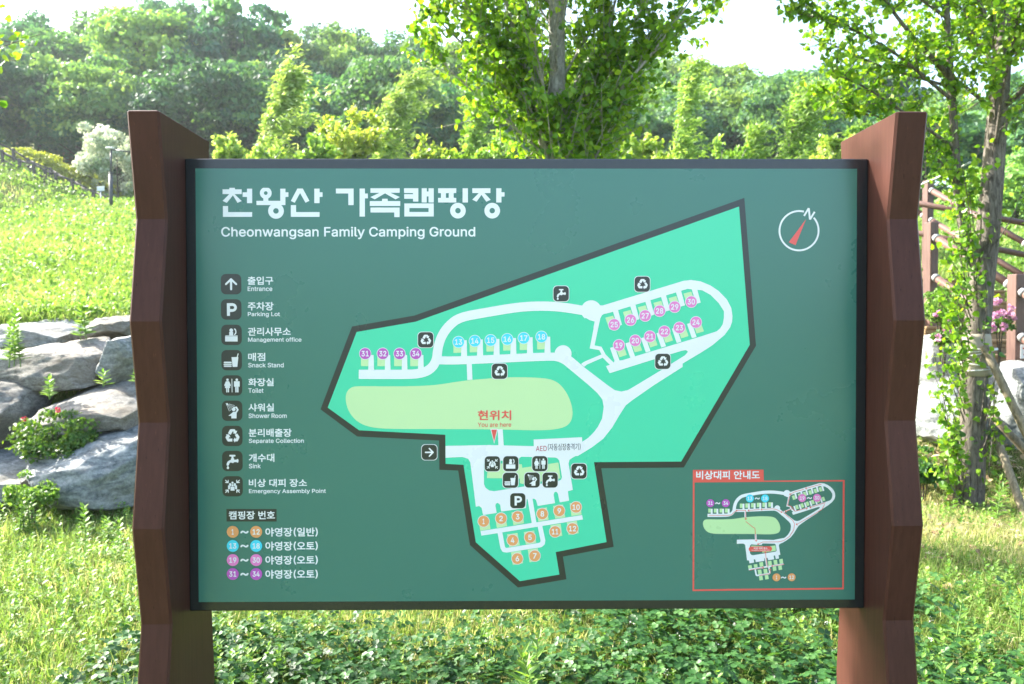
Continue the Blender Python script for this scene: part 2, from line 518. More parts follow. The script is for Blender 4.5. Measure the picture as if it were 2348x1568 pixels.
# ------------------------------------------------------------------ printing on the board: outlines in tenths of a millimetre from the middle of the panel
SHAPES = {
    'face': '-9692,6360,9666,6358,9710,-6383,-9729,-6379',
    'outline': '6353,5507,6721,1165,4603,-2429,2161,-2445,2532,-4780,1028,-5066,1134,-5742,-302,-5984,-1721,-4714,-2060,-2502,-2613,-2478,-2622,-1612,-5030,-1487,-6100,-683,-5160,1750,-3331,2068',
    'ground': '6197,5252,6536,1195,4524,-2253,1946,-2263,2323,-4638,816,-4930,925,-5599,-245,-5793,-1546,-4630,-1904,-2331,-2432,-2301,-2435,-1441,-4969,-1303,-5887,-632,-5025,1588,-3290,1889',
    'patch': '4802,2758,4921,2418,4918,2412,4698,2355,4694,2358,4686,2378,4575,2698,4578,2703,4598,2709,4792,2760;4362,2629,4474,2312,4482,2282,4258,2224,4246,2248,4135,2568,4142,2573,4358,2629;3918,2490,4039,2148,4034,2142,4012,2136,3812,2085,3806,2098,3721,2342,3691,2428,3692,2432;3458,2359,3574,2028,3577,2012,3352,1954,3341,1978,3230,2298,3232,2301,3258,2309,3432,2354;3018,2223,3138,1878,3102,1866,2912,1817,2896,1858,2791,2162,2822,2174;2502,2056,2514,2032,2625,1712,2622,1709,2598,1701,2398,1651,2281,1982,2278,1998;5052,1928,5058,1927,5064,1912,5177,1598,5176,1592,5172,1591,4965,1532,4962,1533,4956,1548,4911,1672,4846,1852,4843,1868;4602,1790,4609,1782,4726,1458,4722,1453,4702,1446,4518,1391,4512,1392,4506,1408,4393,1722,4397,1728,4402,1730;4148,1664,4154,1652,4239,1418,4269,1332,4269,1328,4052,1256,4047,1262,4036,1292,3931,1582,3930,1592;3692,1522,3698,1517,3703,1502,3815,1188,3638,1131,3602,1121,3598,1121,3478,1452,3482,1458,3488,1460;508,1451,511,1448,511,1442,506,1432,504,1332,501,1322,499,1222,496,1218,491,1078,488,1075,418,1074,408,1071,308,1069,278,1069,272,1071,269,1372,270,1442,278,1445,368,1446,378,1449;-2,1430,0,1428,-2,1424,-9,1422,-10,1418,-26,1058,-38,1054,-232,1049,-238,1046,-240,1052,-241,1078,-244,1422,-218,1425,-128,1426,-118,1429;-492,1420,-489,1418,-489,1408,-496,1398,-499,1378,-511,1068,-514,1062,-515,1042,-658,1039,-662,1036,-728,1036,-731,1408,-728,1411,-698,1411,-692,1414,-552,1416,-542,1419;-982,1390,-979,1388,-979,1382,-989,1372,-991,1282,-994,1272,-996,1178,-999,1168,-1005,1018,-1008,1014,-1032,1011,-1172,1009,-1182,1006,-1216,1008,-1220,1028,-1221,1378,-1218,1381,-1208,1384;3238,1371,3254,1332,3360,1038,3342,1031,3142,976,3041,1252,3022,1312;-1472,1370,-1470,1368,-1475,1358,-1492,995,-1508,991,-1648,989,-1652,986,-1708,985,-1710,988,-1714,1358,-1708,1361,-1688,1361,-1678,1364,-1538,1366,-1532,1369;-1952,1354,-1949,1348,-1948,1268,-1961,978,-2088,974,-2092,971,-2188,971,-2191,1342,-2188,1345,-2122,1346,-2118,1349,-1978,1351;2788,1239,2907,908,2898,901,2702,836,2692,834,2571,1168,2598,1179,2782,1240;-3228,924,-3224,922,-3221,918,-3221,732,-3224,722,-3226,582,-3452,581,-3456,588,-3455,922,-3452,925;-3698,925,-3695,922,-3696,818,-3699,812,-3704,608,-3705,588,-3708,584,-3928,584,-3930,588,-3929,922,-3922,925;-4188,925,-4185,918,-4190,902,-4196,652,-4199,642,-4199,598,-4202,584,-4418,584,-4421,588,-4419,922,-4412,925;-4668,924,-4666,918,-4674,912,-4675,908,-4685,588,-4688,585,-4902,586,-4901,882,-4900,922,-4898,926,-4672,926;-22,249,-12,246,122,244,128,241,222,239,232,236,362,229,502,214,598,198,678,179,758,150,822,118,878,83,928,44,988,-15,1029,-62,1085,-138,1133,-212,1169,-278,1214,-372,1255,-482,1273,-542,1293,-622,1305,-688,1311,-762,1314,-768,1314,-828,1304,-912,1294,-958,1279,-1002,1260,-1048,1224,-1102,1206,-1122,1162,-1164,1118,-1194,1068,-1218,1008,-1239,958,-1254,868,-1274,812,-1281,808,-1284,778,-1286,772,-1289,628,-1304,558,-1306,522,-1310,428,-1311,418,-1314,58,-1314,52,-1311,-158,-1309,-168,-1306,-482,-1299,-492,-1296,-688,-1294,-698,-1291,-742,-1291,-752,-1284,-888,-1284,-898,-1289,-952,-1289,-962,-1286,-1288,-1284,-1298,-1281,-1742,-1279,-1752,-1276,-1938,-1275,-2418,-1274,-2422,-1271,-3752,-1269,-3762,-1266,-3972,-1264,-3982,-1261,-4228,-1254,-4238,-1251,-4298,-1249,-4302,-1246,-4362,-1244,-4488,-1229,-4548,-1220,-4652,-1199,-4788,-1159,-4872,-1124,-4962,-1074,-5038,-1020,-5068,-994,-5112,-951,-5179,-872,-5224,-808,-5244,-772,-5278,-707,-5310,-622,-5334,-532,-5350,-448,-5356,-378,-5354,-302,-5349,-272,-5334,-218,-5315,-172,-5290,-132,-5274,-112,-5258,-95,-5222,-66,-5168,-36,-5102,-15,-5012,-9,-5002,-6,-4888,-4,-4608,-4,-4422,-6,-4418,-9,-4128,-11,-3628,-10,-3532,-9,-3522,-6,-3312,-4,-3302,-1,-3202,0,-3162,1,-3158,4,-3048,6,-3038,9,-2882,16,-2872,19,-2762,26,-2638,40,-2402,71,-2398,74,-2302,86,-2298,89,-2142,114,-1968,136,-1962,139,-1702,169,-1658,171,-1652,174,-1552,181,-1548,184,-1492,189,-1442,191,-1438,194,-1188,211,-1182,214,-968,226,-962,229,-792,236,-788,239,-692,241,-682,244,-568,246,-558,249,-398,251;892,-2271,899,-2302,906,-2372,909,-2378,916,-2448,919,-2452,926,-2522,929,-2528,936,-2598,939,-2602,946,-2672,949,-2678,955,-2728,952,-2739,412,-2824,352,-2831,348,-2834,-62,-2886,-68,-2889,-138,-2896,-142,-2899,-168,-2900,-232,-2879,-241,-2872,-241,-2748,-242,-2744,-248,-2741,-478,-2739,-482,-2736,-792,-2734,-802,-2731,-1112,-2729,-1118,-2726,-1212,-2726,-1215,-2722,-1189,-2428,-1186,-2422,-1184,-2372,-1181,-2368,-1175,-2282,-1172,-2280,-188,-2320,-185,-2322,-171,-2418,-168,-2423,802,-2284,808,-2281;1532,-3431,1559,-3638,1561,-3672,1564,-3678,1566,-3712,1569,-3718,1571,-3752,1579,-3802,1578,-3812,1548,-3819,1288,-3855,1283,-3852,1281,-3848,1269,-3752,1266,-3748,1227,-3482,1248,-3476,1388,-3454,1392,-3451,1448,-3444,1518,-3430;1032,-3515,1039,-3538,1041,-3562,1099,-3888,1098,-3895,1088,-3899,1058,-3901,1052,-3904,802,-3936,796,-3918,749,-3618,741,-3582,739,-3562,741,-3558,772,-3551,802,-3549,808,-3546,838,-3544,842,-3541;548,-3601,551,-3602,554,-3612,561,-3672,564,-3678,571,-3738,574,-3742,581,-3802,584,-3808,591,-3868,604,-3938,606,-3962,582,-3969,308,-4019,304,-4018,300,-4008,299,-3972,296,-3968,294,-3912,276,-3722,274,-3668,271,-3662,272,-3645,278,-3642,312,-3636;-172,-3696,-166,-3728,-159,-3798,-156,-3802,-149,-3872,-146,-3878,-139,-3948,-136,-3952,-122,-4062,-138,-4068,-428,-4125,-431,-4122,-433,-4112,-491,-3752,-472,-3746,-332,-3724,-212,-3701;-668,-3881,-661,-3892,-621,-4142,-622,-4150,-808,-4184,-922,-4201,-969,-3922,-938,-3916,-908,-3914,-902,-3911,-868,-3909,-862,-3906;-1158,-3968,-1151,-3988,-1149,-4012,-1131,-4102,-1111,-4232,-1188,-4249,-1409,-4288,-1413,-4282,-1455,-4032,-1456,-4018,-1453,-4012;1438,-4001,1441,-4002,1444,-4008,1451,-4068,1454,-4072,1456,-4102,1459,-4108,1461,-4138,1464,-4142,1494,-4352,1494,-4368,1468,-4374,1198,-4419,1146,-4072,1144,-4052,1146,-4048;962,-4086,1011,-4442,992,-4449,798,-4481,792,-4484,728,-4495,712,-4494,660,-4132,662,-4130,678,-4127,838,-4104,842,-4101,938,-4089,942,-4086;172,-4285,177,-4288,179,-4292,239,-4648,232,-4654,-62,-4700,-69,-4692,-71,-4668,-74,-4662,-129,-4332,-102,-4326;-318,-4355,-315,-4358,-301,-4428,-294,-4478,-251,-4698,-249,-4718,-251,-4722,-552,-4774,-556,-4772,-559,-4762,-624,-4402,-618,-4396,-478,-4379,-472,-4376;282,-4813,286,-4818,289,-4828,345,-5152,346,-5172,298,-5184,222,-5196,88,-5224,52,-5230,42,-5229,36,-5198,-6,-4882,-9,-4878,-10,-4862,-8,-4858;-218,-4886,-211,-4892,-149,-5252,-158,-5258,-188,-5264,-242,-5271,-248,-5274,-452,-5308,-464,-5248,-466,-5218,-469,-5212,-486,-5082,-489,-5078,-506,-4948,-509,-4942,-508,-4932,-418,-4916',
    'road': '4798,3103,5078,3060,5368,2940,5602,2783,5849,2532,5981,2282,6019,2048,6019,2018,6016,2012,6014,1942,6011,1938,6008,1872,5950,1708,5782,1479,5428,1181,5078,956,4558,648,4556,642,4556,552,4556,548,4548,541,3708,9,3068,-436,2902,-566,2877,-588,2691,-878,2474,-1248,2212,-1575,1868,-1834,1462,-2080,1402,-2080,1398,-2082,1308,-2131,1221,-2192,1195,-2302,1256,-2678,1259,-2682,1291,-2892,1304,-2958,1322,-3082,1188,-3117,1175,-3122,1210,-3388,1209,-3402,938,-3450,932,-3442,885,-3208,857,-3152,818,-3135,772,-3158,754,-3222,794,-3468,792,-3472,788,-3474,288,-3555,285,-3552,233,-3378,178,-3340,134,-3342,136,-3372,171,-3592,174,-3598,191,-3718,199,-3752,236,-3998,239,-4002,241,-4028,248,-4039,1588,-3830,1595,-3832,1598,-3842,1618,-3948,1620,-3958,1618,-3961,1608,-3964,1358,-4001,1352,-4004,1262,-4016,1258,-4019,1168,-4031,1162,-4034,1072,-4046,1068,-4049,978,-4061,972,-4064,912,-4071,908,-4074,438,-4146,422,-4150,421,-4158,494,-4502,509,-4578,509,-4588,494,-4678,489,-4692,483,-4702,468,-4719,408,-4770,392,-4779,378,-4784,-298,-4886,-302,-4889,-362,-4896,-368,-4899,-428,-4906,-432,-4909,-492,-4916,-498,-4919,-558,-4926,-562,-4929,-622,-4936,-628,-4939,-728,-4924,-752,-4912,-768,-4898,-820,-4802,-891,-4408,-902,-4359,-962,-4366,-968,-4369,-1378,-4432,-1383,-4422,-1404,-4308,-1405,-4298,-1402,-4295,102,-4061,106,-4058,105,-4042,-14,-3358,-18,-3354,-32,-3354,-40,-3358,-59,-3562,-61,-3612,-68,-3619,-208,-3636,-212,-3639,-352,-3656,-358,-3659,-498,-3676,-502,-3679,-642,-3696,-648,-3699,-788,-3716,-792,-3719,-799,-3692,-825,-3518,-848,-3496,-898,-3459,-948,-3482,-965,-3538,-930,-3742,-930,-3758,-958,-3764,-1018,-3771,-1022,-3774,-1082,-3781,-1088,-3784,-1148,-3791,-1152,-3794,-1212,-3801,-1282,-3814,-1322,-3819,-1326,-3818,-1329,-3812,-1373,-3608,-1442,-3550,-1538,-3574,-1540,-3572,-1544,-3558,-1571,-3318,-1574,-3312,-1576,-3278,-1579,-3272,-1581,-3238,-1584,-3232,-1586,-3198,-1702,-2262,-1761,-2158,-1768,-2152,-1932,-2100,-2112,-2106,-2122,-2109,-2238,-2111,-2242,-2114,-2358,-2116,-2368,-2119,-2428,-2120,-2431,-2118,-2430,-1772,-2428,-1769,-2388,-1769,-2382,-1766,-1782,-1759,-1778,-1756,-1178,-1749,-1172,-1746,-1102,-1746,-1092,-1749,-878,-1754,-874,-1748,-875,-1688,-876,-1652,-879,-1642,-881,-1532,-884,-1522,-886,-1412,-889,-1402,-893,-1288,-888,-1284,-752,-1284,-746,-1288,-734,-1498,-731,-1508,-729,-1578,-726,-1582,-724,-1652,-721,-1662,-719,-1732,-716,-1738,-716,-1752,-712,-1759,738,-1801,1578,-1635,1592,-1635,1594,-1652,1598,-1656,1782,-1540,1944,-1372,1968,-1342,2064,-1208,2183,-972,2230,-632,2195,-432,2188,-409,2038,-216,1758,39,1062,619,1032,639,978,669,922,694,862,714,802,728,762,734,588,735,518,734,512,731,322,729,318,726,192,724,182,721,-62,714,-68,711,-168,709,-178,706,-278,704,-288,701,-388,699,-398,696,-498,694,-502,691,-608,689,-618,686,-718,684,-728,681,-832,679,-842,676,-948,674,-952,671,-1182,664,-1188,661,-1302,659,-1308,656,-1428,654,-1432,651,-1552,649,-1562,646,-1642,645,-1649,642,-1650,622,-1649,582,-1646,572,-1644,462,-1641,452,-1639,342,-1636,332,-1634,222,-1631,212,-1632,184,-1642,180,-1768,174,-1782,174,-1785,178,-1791,408,-1794,418,-1796,562,-1799,572,-1800,632,-1802,639,-1828,639,-1838,636,-2002,634,-2012,631,-2178,629,-2428,629,-2598,635,-2603,632,-2647,552,-2700,482,-2772,410,-2852,350,-2932,307,-3022,272,-3118,246,-3232,226,-3328,216,-3402,214,-3412,211,-3732,205,-4678,206,-4688,209,-4962,209,-4969,212,-4969,418,-4966,422,-4966,478,-4962,481,-4690,482,-4689,518,-4686,528,-4679,828,-4676,838,-4675,908,-4672,914,-4531,912,-4529,802,-4526,792,-4521,488,-4518,480,-4208,479,-4204,482,-4201,492,-4199,642,-4196,652,-4190,902,-4188,912,-4182,914,-4048,911,-4044,908,-4039,612,-4036,608,-4035,482,-4032,479,-3758,479,-3712,480,-3709,482,-3706,502,-3704,652,-3701,662,-3699,812,-3696,818,-3695,908,-3692,911,-3552,911,-3550,908,-3549,828,-3546,818,-3544,602,-3541,592,-3540,488,-3538,481,-3512,484,-3382,486,-3378,489,-3278,496,-3232,504,-3230,508,-3229,562,-3226,568,-3224,722,-3221,732,-3219,888,-3216,892,-3216,908,-3212,911,-3102,911,-3078,910,-3071,908,-3064,552,-3058,551,-3048,555,-2998,582,-2952,616,-2906,662,-2872,708,-2846,758,-2820,828,-2806,892,-2804,922,-2801,928,-2799,972,-2779,1112,-2764,1188,-2734,1302,-2699,1408,-2663,1492,-2614,1588,-2565,1668,-2504,1752,-2440,1828,-2358,1910,-2282,1975,-2252,1998,-2182,2049,-2062,2108,-1918,2159,-1732,2205,-1688,2214,-1118,2311,-1112,2314,-1088,2316,-1082,2319,-638,2393,-422,2424,-258,2441,-252,2444,-212,2446,-208,2449,-32,2461,-28,2464,52,2466,62,2469,238,2475,462,2476,598,2474,608,2471,682,2470,778,2464,782,2461,842,2459,902,2451,948,2449,952,2446,998,2444,1002,2441,1158,2424,1298,2404,1592,2354,1598,2358,1616,2388,1652,2429,1682,2453,1713,2472,1748,2489,1792,2503,1828,2509,1872,2510,1892,2509,1938,2500,1968,2490,2018,2464,2052,2439,2075,2418,2104,2382,2118,2360,2138,2361,2188,2359,2192,2356,4558,3074,4612,3084,4648,3086,4782,3104;4699,2842,4678,2839,4512,2789,4504,2782,4615,2372,4616,2362,4612,2357,4492,2321,4482,2319,4480,2322,4352,2739,4062,2651,4060,2648,4061,2642,4174,2228,4175,2218,4162,2211,4042,2176,4039,2178,3915,2598,3912,2603,3908,2604,3612,2514,3600,2508,3710,2098,3711,2088,3708,2083,3688,2076,3582,2045,3578,2045,3575,2048,3452,2464,3168,2379,3161,2372,3269,1972,3272,1958,3271,1952,3268,1951,3148,1915,3138,1914,3135,1918,3024,2288,3014,2318,3008,2330,2652,2221,2650,2218,2656,2192,2764,1788,2732,1776,2632,1746,2627,1748,2502,2174,2492,2173,2388,2140,2242,2109,2222,2103,2172,2068,2125,1972,1966,1222,1960,1192,1961,1182,2162,1145,2282,919,2499,698,2508,694,2522,679,2529,688,2544,718,2546,728,2415,1108,2428,1114,2548,1149,2552,1148,2692,742,2698,741,2792,752,3013,818,2868,1238,2872,1243,2908,1254,2998,1280,3002,1280,3005,1278,3146,868,3152,860,5068,1436,5562,1596,5660,1682,5730,1798,5744,1862,5766,1992,5765,2188,5614,2418,5606,2428,5368,2665,5128,2796,5118,2799,4988,2811,4983,2808,4986,2792,5081,2442,5072,2437,4948,2400,4940,2412,4815,2828,4812,2830;445,2202,332,2204,322,2201,182,2200,-32,2189,-42,2186,-152,2179,-292,2164,-298,2161,-338,2159,-342,2156,-378,2154,-562,2126,-592,2124,-598,2121,-862,2079,-1102,2036,-1128,2034,-1662,1940,-1832,1899,-1948,1859,-2048,1810,-2102,1769,-2172,1709,-2239,1642,-2293,1578,-2339,1512,-2379,1448,-2418,1372,-2444,1308,-2469,1232,-2494,1142,-2510,1062,-2521,978,-2524,972,-2532,871,-2398,869,-2392,866,-2238,866,-2232,869,-1988,871,-1968,875,-1964,958,-1961,968,-1959,1058,-1956,1068,-1954,1162,-1951,1172,-1944,1338,-1928,1341,-1808,1345,-1799,1342,-1790,892,-1788,880,-1772,879,-1682,881,-1672,884,-1548,886,-1498,891,-1475,1358,-1472,1361,-1428,1361,-1422,1364,-1332,1365,-1329,1358,-1319,898,-1298,896,-1288,899,-1178,901,-1168,904,-1062,906,-1052,909,-1012,910,-1010,912,-1009,958,-1006,968,-1004,1062,-1001,1072,-989,1372,-982,1379,-848,1381,-841,1378,-834,932,-829,918,-522,931,-519,938,-519,958,-516,962,-514,1062,-511,1068,-499,1378,-496,1398,-492,1403,-488,1404,-358,1406,-351,1402,-349,1248,-346,1238,-344,1022,-341,1018,-340,942,-338,940,-278,941,-268,944,-168,946,-162,949,-38,954,-32,955,-30,968,-14,1352,-11,1362,-10,1418,-8,1424,132,1426,136,1422,141,1142,144,1138,145,1002,148,961,332,966,338,969,482,971,486,978,486,1002,489,1008,491,1108,494,1118,496,1218,499,1222,506,1432,512,1440,648,1444,651,1442,654,1438,661,1048,664,1038,664,978,668,974,788,972,791,998,800,1028,811,1052,836,1092,848,1106,882,1139,912,1159,932,1169,958,1179,998,1189,1052,1190,1108,1180,1152,1160,1192,1134,1224,1102,1248,1068,1269,1022,1279,982,1281,928,1279,902,1266,858,1268,855,1278,860,1292,849,1658,536,2332,21,2538,-124,2552,-134,2568,-139,2748,-175,2942,-135,3102,-44,4038,521,4278,674,4622,886,4639,902,4709,992,4710,998,4652,1040,4568,1029,4522,1020,4152,909,2408,365,2402,368,2397,378,2296,572,2312,580,2398,606,2409,612,2202,819,2198,821,1732,619,1652,552,1566,628,1565,632,1602,669,1698,723,2160,918,2158,928,2098,1045,1878,1084,1852,1086,1822,1092,1815,1098,1929,1678,1929,1682,1923,1698,1961,1882,1948,1890,1812,1927,1698,1995,1692,1996,1678,1973,1658,1989,1625,2022,1588,2078,1292,2126,1288,2129,1122,2151,1118,2154,1082,2156,948,2174,788,2189,642,2196,632,2199;4818,1848,4962,1432,4952,1426,4828,1390,4816,1418,4681,1808,4692,1814,4792,1844,4812,1849;4368,1711,4371,1708,4379,1688,4515,1292,4498,1285,4382,1251,4376,1258,4235,1668,4242,1674;3912,1580,3917,1578,3919,1572,4061,1162,4058,1159,4048,1155,3928,1120,3924,1122,3916,1142,3780,1538,3782,1540,3808,1549;3458,1431,3464,1422,3605,1012,3472,972,3468,974,3462,988,3325,1388,3327,1392,3332,1395;-114,-2098,-192,-2095,-252,-2132,-259,-2142,-272,-2218,-278,-2220,-828,-2209,-878,-2204,-882,-2201,-1022,-2189,-1028,-2186,-1168,-2174,-1172,-2171,-1188,-2170,-1191,-2172,-1284,-2278,-1299,-2298,-1300,-2902,-1254,-3012,-1148,-3090,-1128,-3095,-1002,-3114,882,-2819,898,-2815,962,-2784,972,-2778,1002,-2708,934,-2292,918,-2208,862,-2145,808,-2125,782,-2121,612,-2119,602,-2116,432,-2114,422,-2111,252,-2109,242,-2106,72,-2104,62,-2101;283,-4172,278,-4171,272,-4174,182,-4186,178,-4189,88,-4201,82,-4204,-8,-4216,-12,-4219,-72,-4226,-78,-4229,-168,-4241,-172,-4244,-762,-4336,-689,-4748,-684,-4762,-670,-4788,-662,-4794,-632,-4798,332,-4650,359,-4628,363,-4618,367,-4588,364,-4562',
    'inset_patch': '8676,-3021,8679,-3022,8680,-3024,8720,-3139,8716,-3142,8644,-3160,8641,-3159,8600,-3041;8526,-3066,8529,-3071,8568,-3184,8564,-3187,8491,-3206,8488,-3201,8458,-3114,8450,-3091,8450,-3086;8374,-3114,8415,-3231,8414,-3234,8339,-3253,8336,-3251,8333,-3241,8300,-3149,8297,-3134;8214,-3159,8216,-3162,8219,-3169,8256,-3276,8255,-3279,8246,-3282,8179,-3298,8175,-3291,8138,-3181,8139,-3178,8149,-3176;8061,-3206,8064,-3207,8067,-3214,8105,-3324,8101,-3327,8029,-3345,8026,-3344,7986,-3226;7886,-3263,7928,-3381,7924,-3384,7851,-3403,7848,-3399,7811,-3291,7809,-3284;8766,-3308,8808,-3421,8806,-3424,8736,-3444,8733,-3441,8728,-3429,8693,-3331,8693,-3329;8611,-3356,8652,-3469,8651,-3472,8649,-3472,8581,-3492,8578,-3491,8576,-3484,8538,-3379,8539,-3377,8544,-3375,8609,-3356;8454,-3400,8495,-3514,8489,-3517,8421,-3539,8418,-3536,8378,-3424,8431,-3406;8296,-3448,8304,-3466,8338,-3561,8336,-3564,8269,-3585,8264,-3585,8222,-3471,8236,-3466;7199,-3472,7200,-3474,7198,-3479,7194,-3576,7192,-3601,7119,-3604,7118,-3601,7117,-3499,7116,-3494,7116,-3476,7119,-3474,7136,-3474,7139,-3473;7021,-3480,7022,-3481,7020,-3484,7014,-3609,6964,-3611,6941,-3610,6940,-3594,6939,-3484,6941,-3482,6951,-3481;6854,-3483,6855,-3486,6852,-3491,6852,-3511,6851,-3514,6847,-3611,6844,-3613,6774,-3615,6772,-3614,6772,-3554,6772,-3489,6773,-3486;6684,-3493,6686,-3496,6682,-3501,6677,-3621,6676,-3623,6656,-3623,6651,-3624,6604,-3624,6602,-3581,6603,-3496;8139,-3500,8142,-3504,8181,-3614,8176,-3617,8106,-3635,8065,-3521,8066,-3519,8071,-3518;6516,-3501,6513,-3536,6509,-3629,6506,-3630,6436,-3632,6434,-3631,6434,-3604,6433,-3601,6433,-3504,6436,-3502,6481,-3502,6484,-3501;6349,-3506,6352,-3509,6352,-3536,6348,-3634,6346,-3636,6271,-3638,6269,-3636,6269,-3589,6268,-3584,6269,-3509,6271,-3508;7984,-3545,8025,-3659,8021,-3662,7954,-3685,7951,-3684,7910,-3571,7911,-3568;5899,-3653,5911,-3654,5913,-3656,5912,-3766,5910,-3771,5834,-3772,5832,-3769,5833,-3654;5749,-3653,5750,-3656,5750,-3669,5747,-3771,5704,-3772,5699,-3771,5669,-3770,5668,-3749,5669,-3746,5669,-3656,5670,-3654;5579,-3653,5581,-3656,5579,-3659,5579,-3681,5578,-3684,5577,-3759,5576,-3769,5574,-3771,5501,-3771,5500,-3769,5501,-3654;5414,-3653,5415,-3656,5412,-3659,5409,-3759,5408,-3769,5406,-3771,5336,-3771,5334,-3770,5334,-3654,5336,-3652;6989,-3886,6994,-3887,7046,-3888,7116,-3891,7119,-3892,7174,-3896,7226,-3903,7256,-3911,7284,-3920,7306,-3931,7321,-3940,7345,-3959,7366,-3980,7382,-3999,7415,-4046,7432,-4079,7452,-4126,7469,-4186,7475,-4224,7476,-4264,7474,-4279,7467,-4311,7457,-4334,7444,-4354,7426,-4372,7411,-4382,7391,-4392,7354,-4404,7316,-4412,7286,-4417,7239,-4422,7201,-4423,7196,-4424,7041,-4425,6769,-4418,6764,-4415,6741,-4414,6719,-4414,6714,-4417,6709,-4417,6704,-4416,6539,-4414,6536,-4413,6261,-4412,6256,-4411,5714,-4409,5709,-4408,5639,-4408,5619,-4407,5616,-4406,5564,-4404,5484,-4397,5416,-4385,5374,-4372,5344,-4360,5316,-4344,5279,-4317,5259,-4298,5241,-4276,5220,-4246,5205,-4219,5193,-4186,5188,-4169,5178,-4116,5178,-4081,5180,-4064,5185,-4046,5193,-4029,5203,-4014,5219,-3998,5236,-3987,5251,-3981,5264,-3978,5279,-3977,5281,-3976,5331,-3974,5336,-3973,5441,-3973,5444,-3974,5551,-3976,5769,-3976,5856,-3974,5861,-3973,5936,-3972,5939,-3971,5989,-3969,6059,-3964,6129,-3957,6356,-3923,6441,-3914,6444,-3913,6521,-3907,6524,-3906,6621,-3898,6654,-3897,6656,-3896,6734,-3892,6736,-3891,6781,-3889,6786,-3888,6856,-3887,6861,-3886;7331,-4756,7352,-4911,7351,-4917,7159,-4947,6966,-4972,6941,-4964,6940,-4961,6940,-4919,6939,-4918,6886,-4917,6881,-4916,6726,-4914,6724,-4913,6621,-4912,6606,-4912,6605,-4909,6618,-4761,6621,-4758,6959,-4772,6960,-4774,6963,-4799,6965,-4806,6966,-4808,7321,-4756;7551,-5155,7562,-5234,7563,-5251,7564,-5254,7567,-5286,7501,-5297,7466,-5301,7447,-5174,7451,-5171,7466,-5168,7544,-5155;7379,-5184,7382,-5194,7402,-5314,7401,-5315,7394,-5317,7301,-5329,7298,-5324,7278,-5204,7279,-5199,7294,-5196;7211,-5213,7214,-5216,7232,-5331,7232,-5339,7129,-5358,7128,-5356,7127,-5344,7126,-5341,7117,-5229,7119,-5228;6964,-5247,6967,-5261,6981,-5371,6979,-5374,6876,-5394,6873,-5386,6854,-5266,6856,-5265,6876,-5261;6794,-5310,6795,-5311,6799,-5336,6809,-5399,6809,-5403,6804,-5404,6706,-5421,6696,-5364,6690,-5329,6691,-5324;6624,-5340,6627,-5346,6632,-5376,6641,-5429,6640,-5431,6541,-5450,6537,-5449,6521,-5356;7519,-5352,7522,-5356,7539,-5476,7534,-5479,7446,-5494,7436,-5495,7418,-5369,7419,-5367,7426,-5366;7354,-5380,7355,-5381,7357,-5389,7372,-5504,7274,-5522,7270,-5521,7258,-5449,7252,-5396;7084,-5450,7087,-5461,7105,-5574,7101,-5577,7001,-5592,6979,-5466,6984,-5464,7006,-5461;6914,-5473,6919,-5496,6938,-5599,6929,-5602,6834,-5618,6831,-5614,6809,-5489,6824,-5486;7121,-5631,7143,-5754,7139,-5757,7039,-5775,7038,-5774,7036,-5761,7020,-5649,7024,-5646;6949,-5657,6950,-5659,6954,-5679,6972,-5784,6869,-5802,6866,-5796,6848,-5674,6854,-5671',
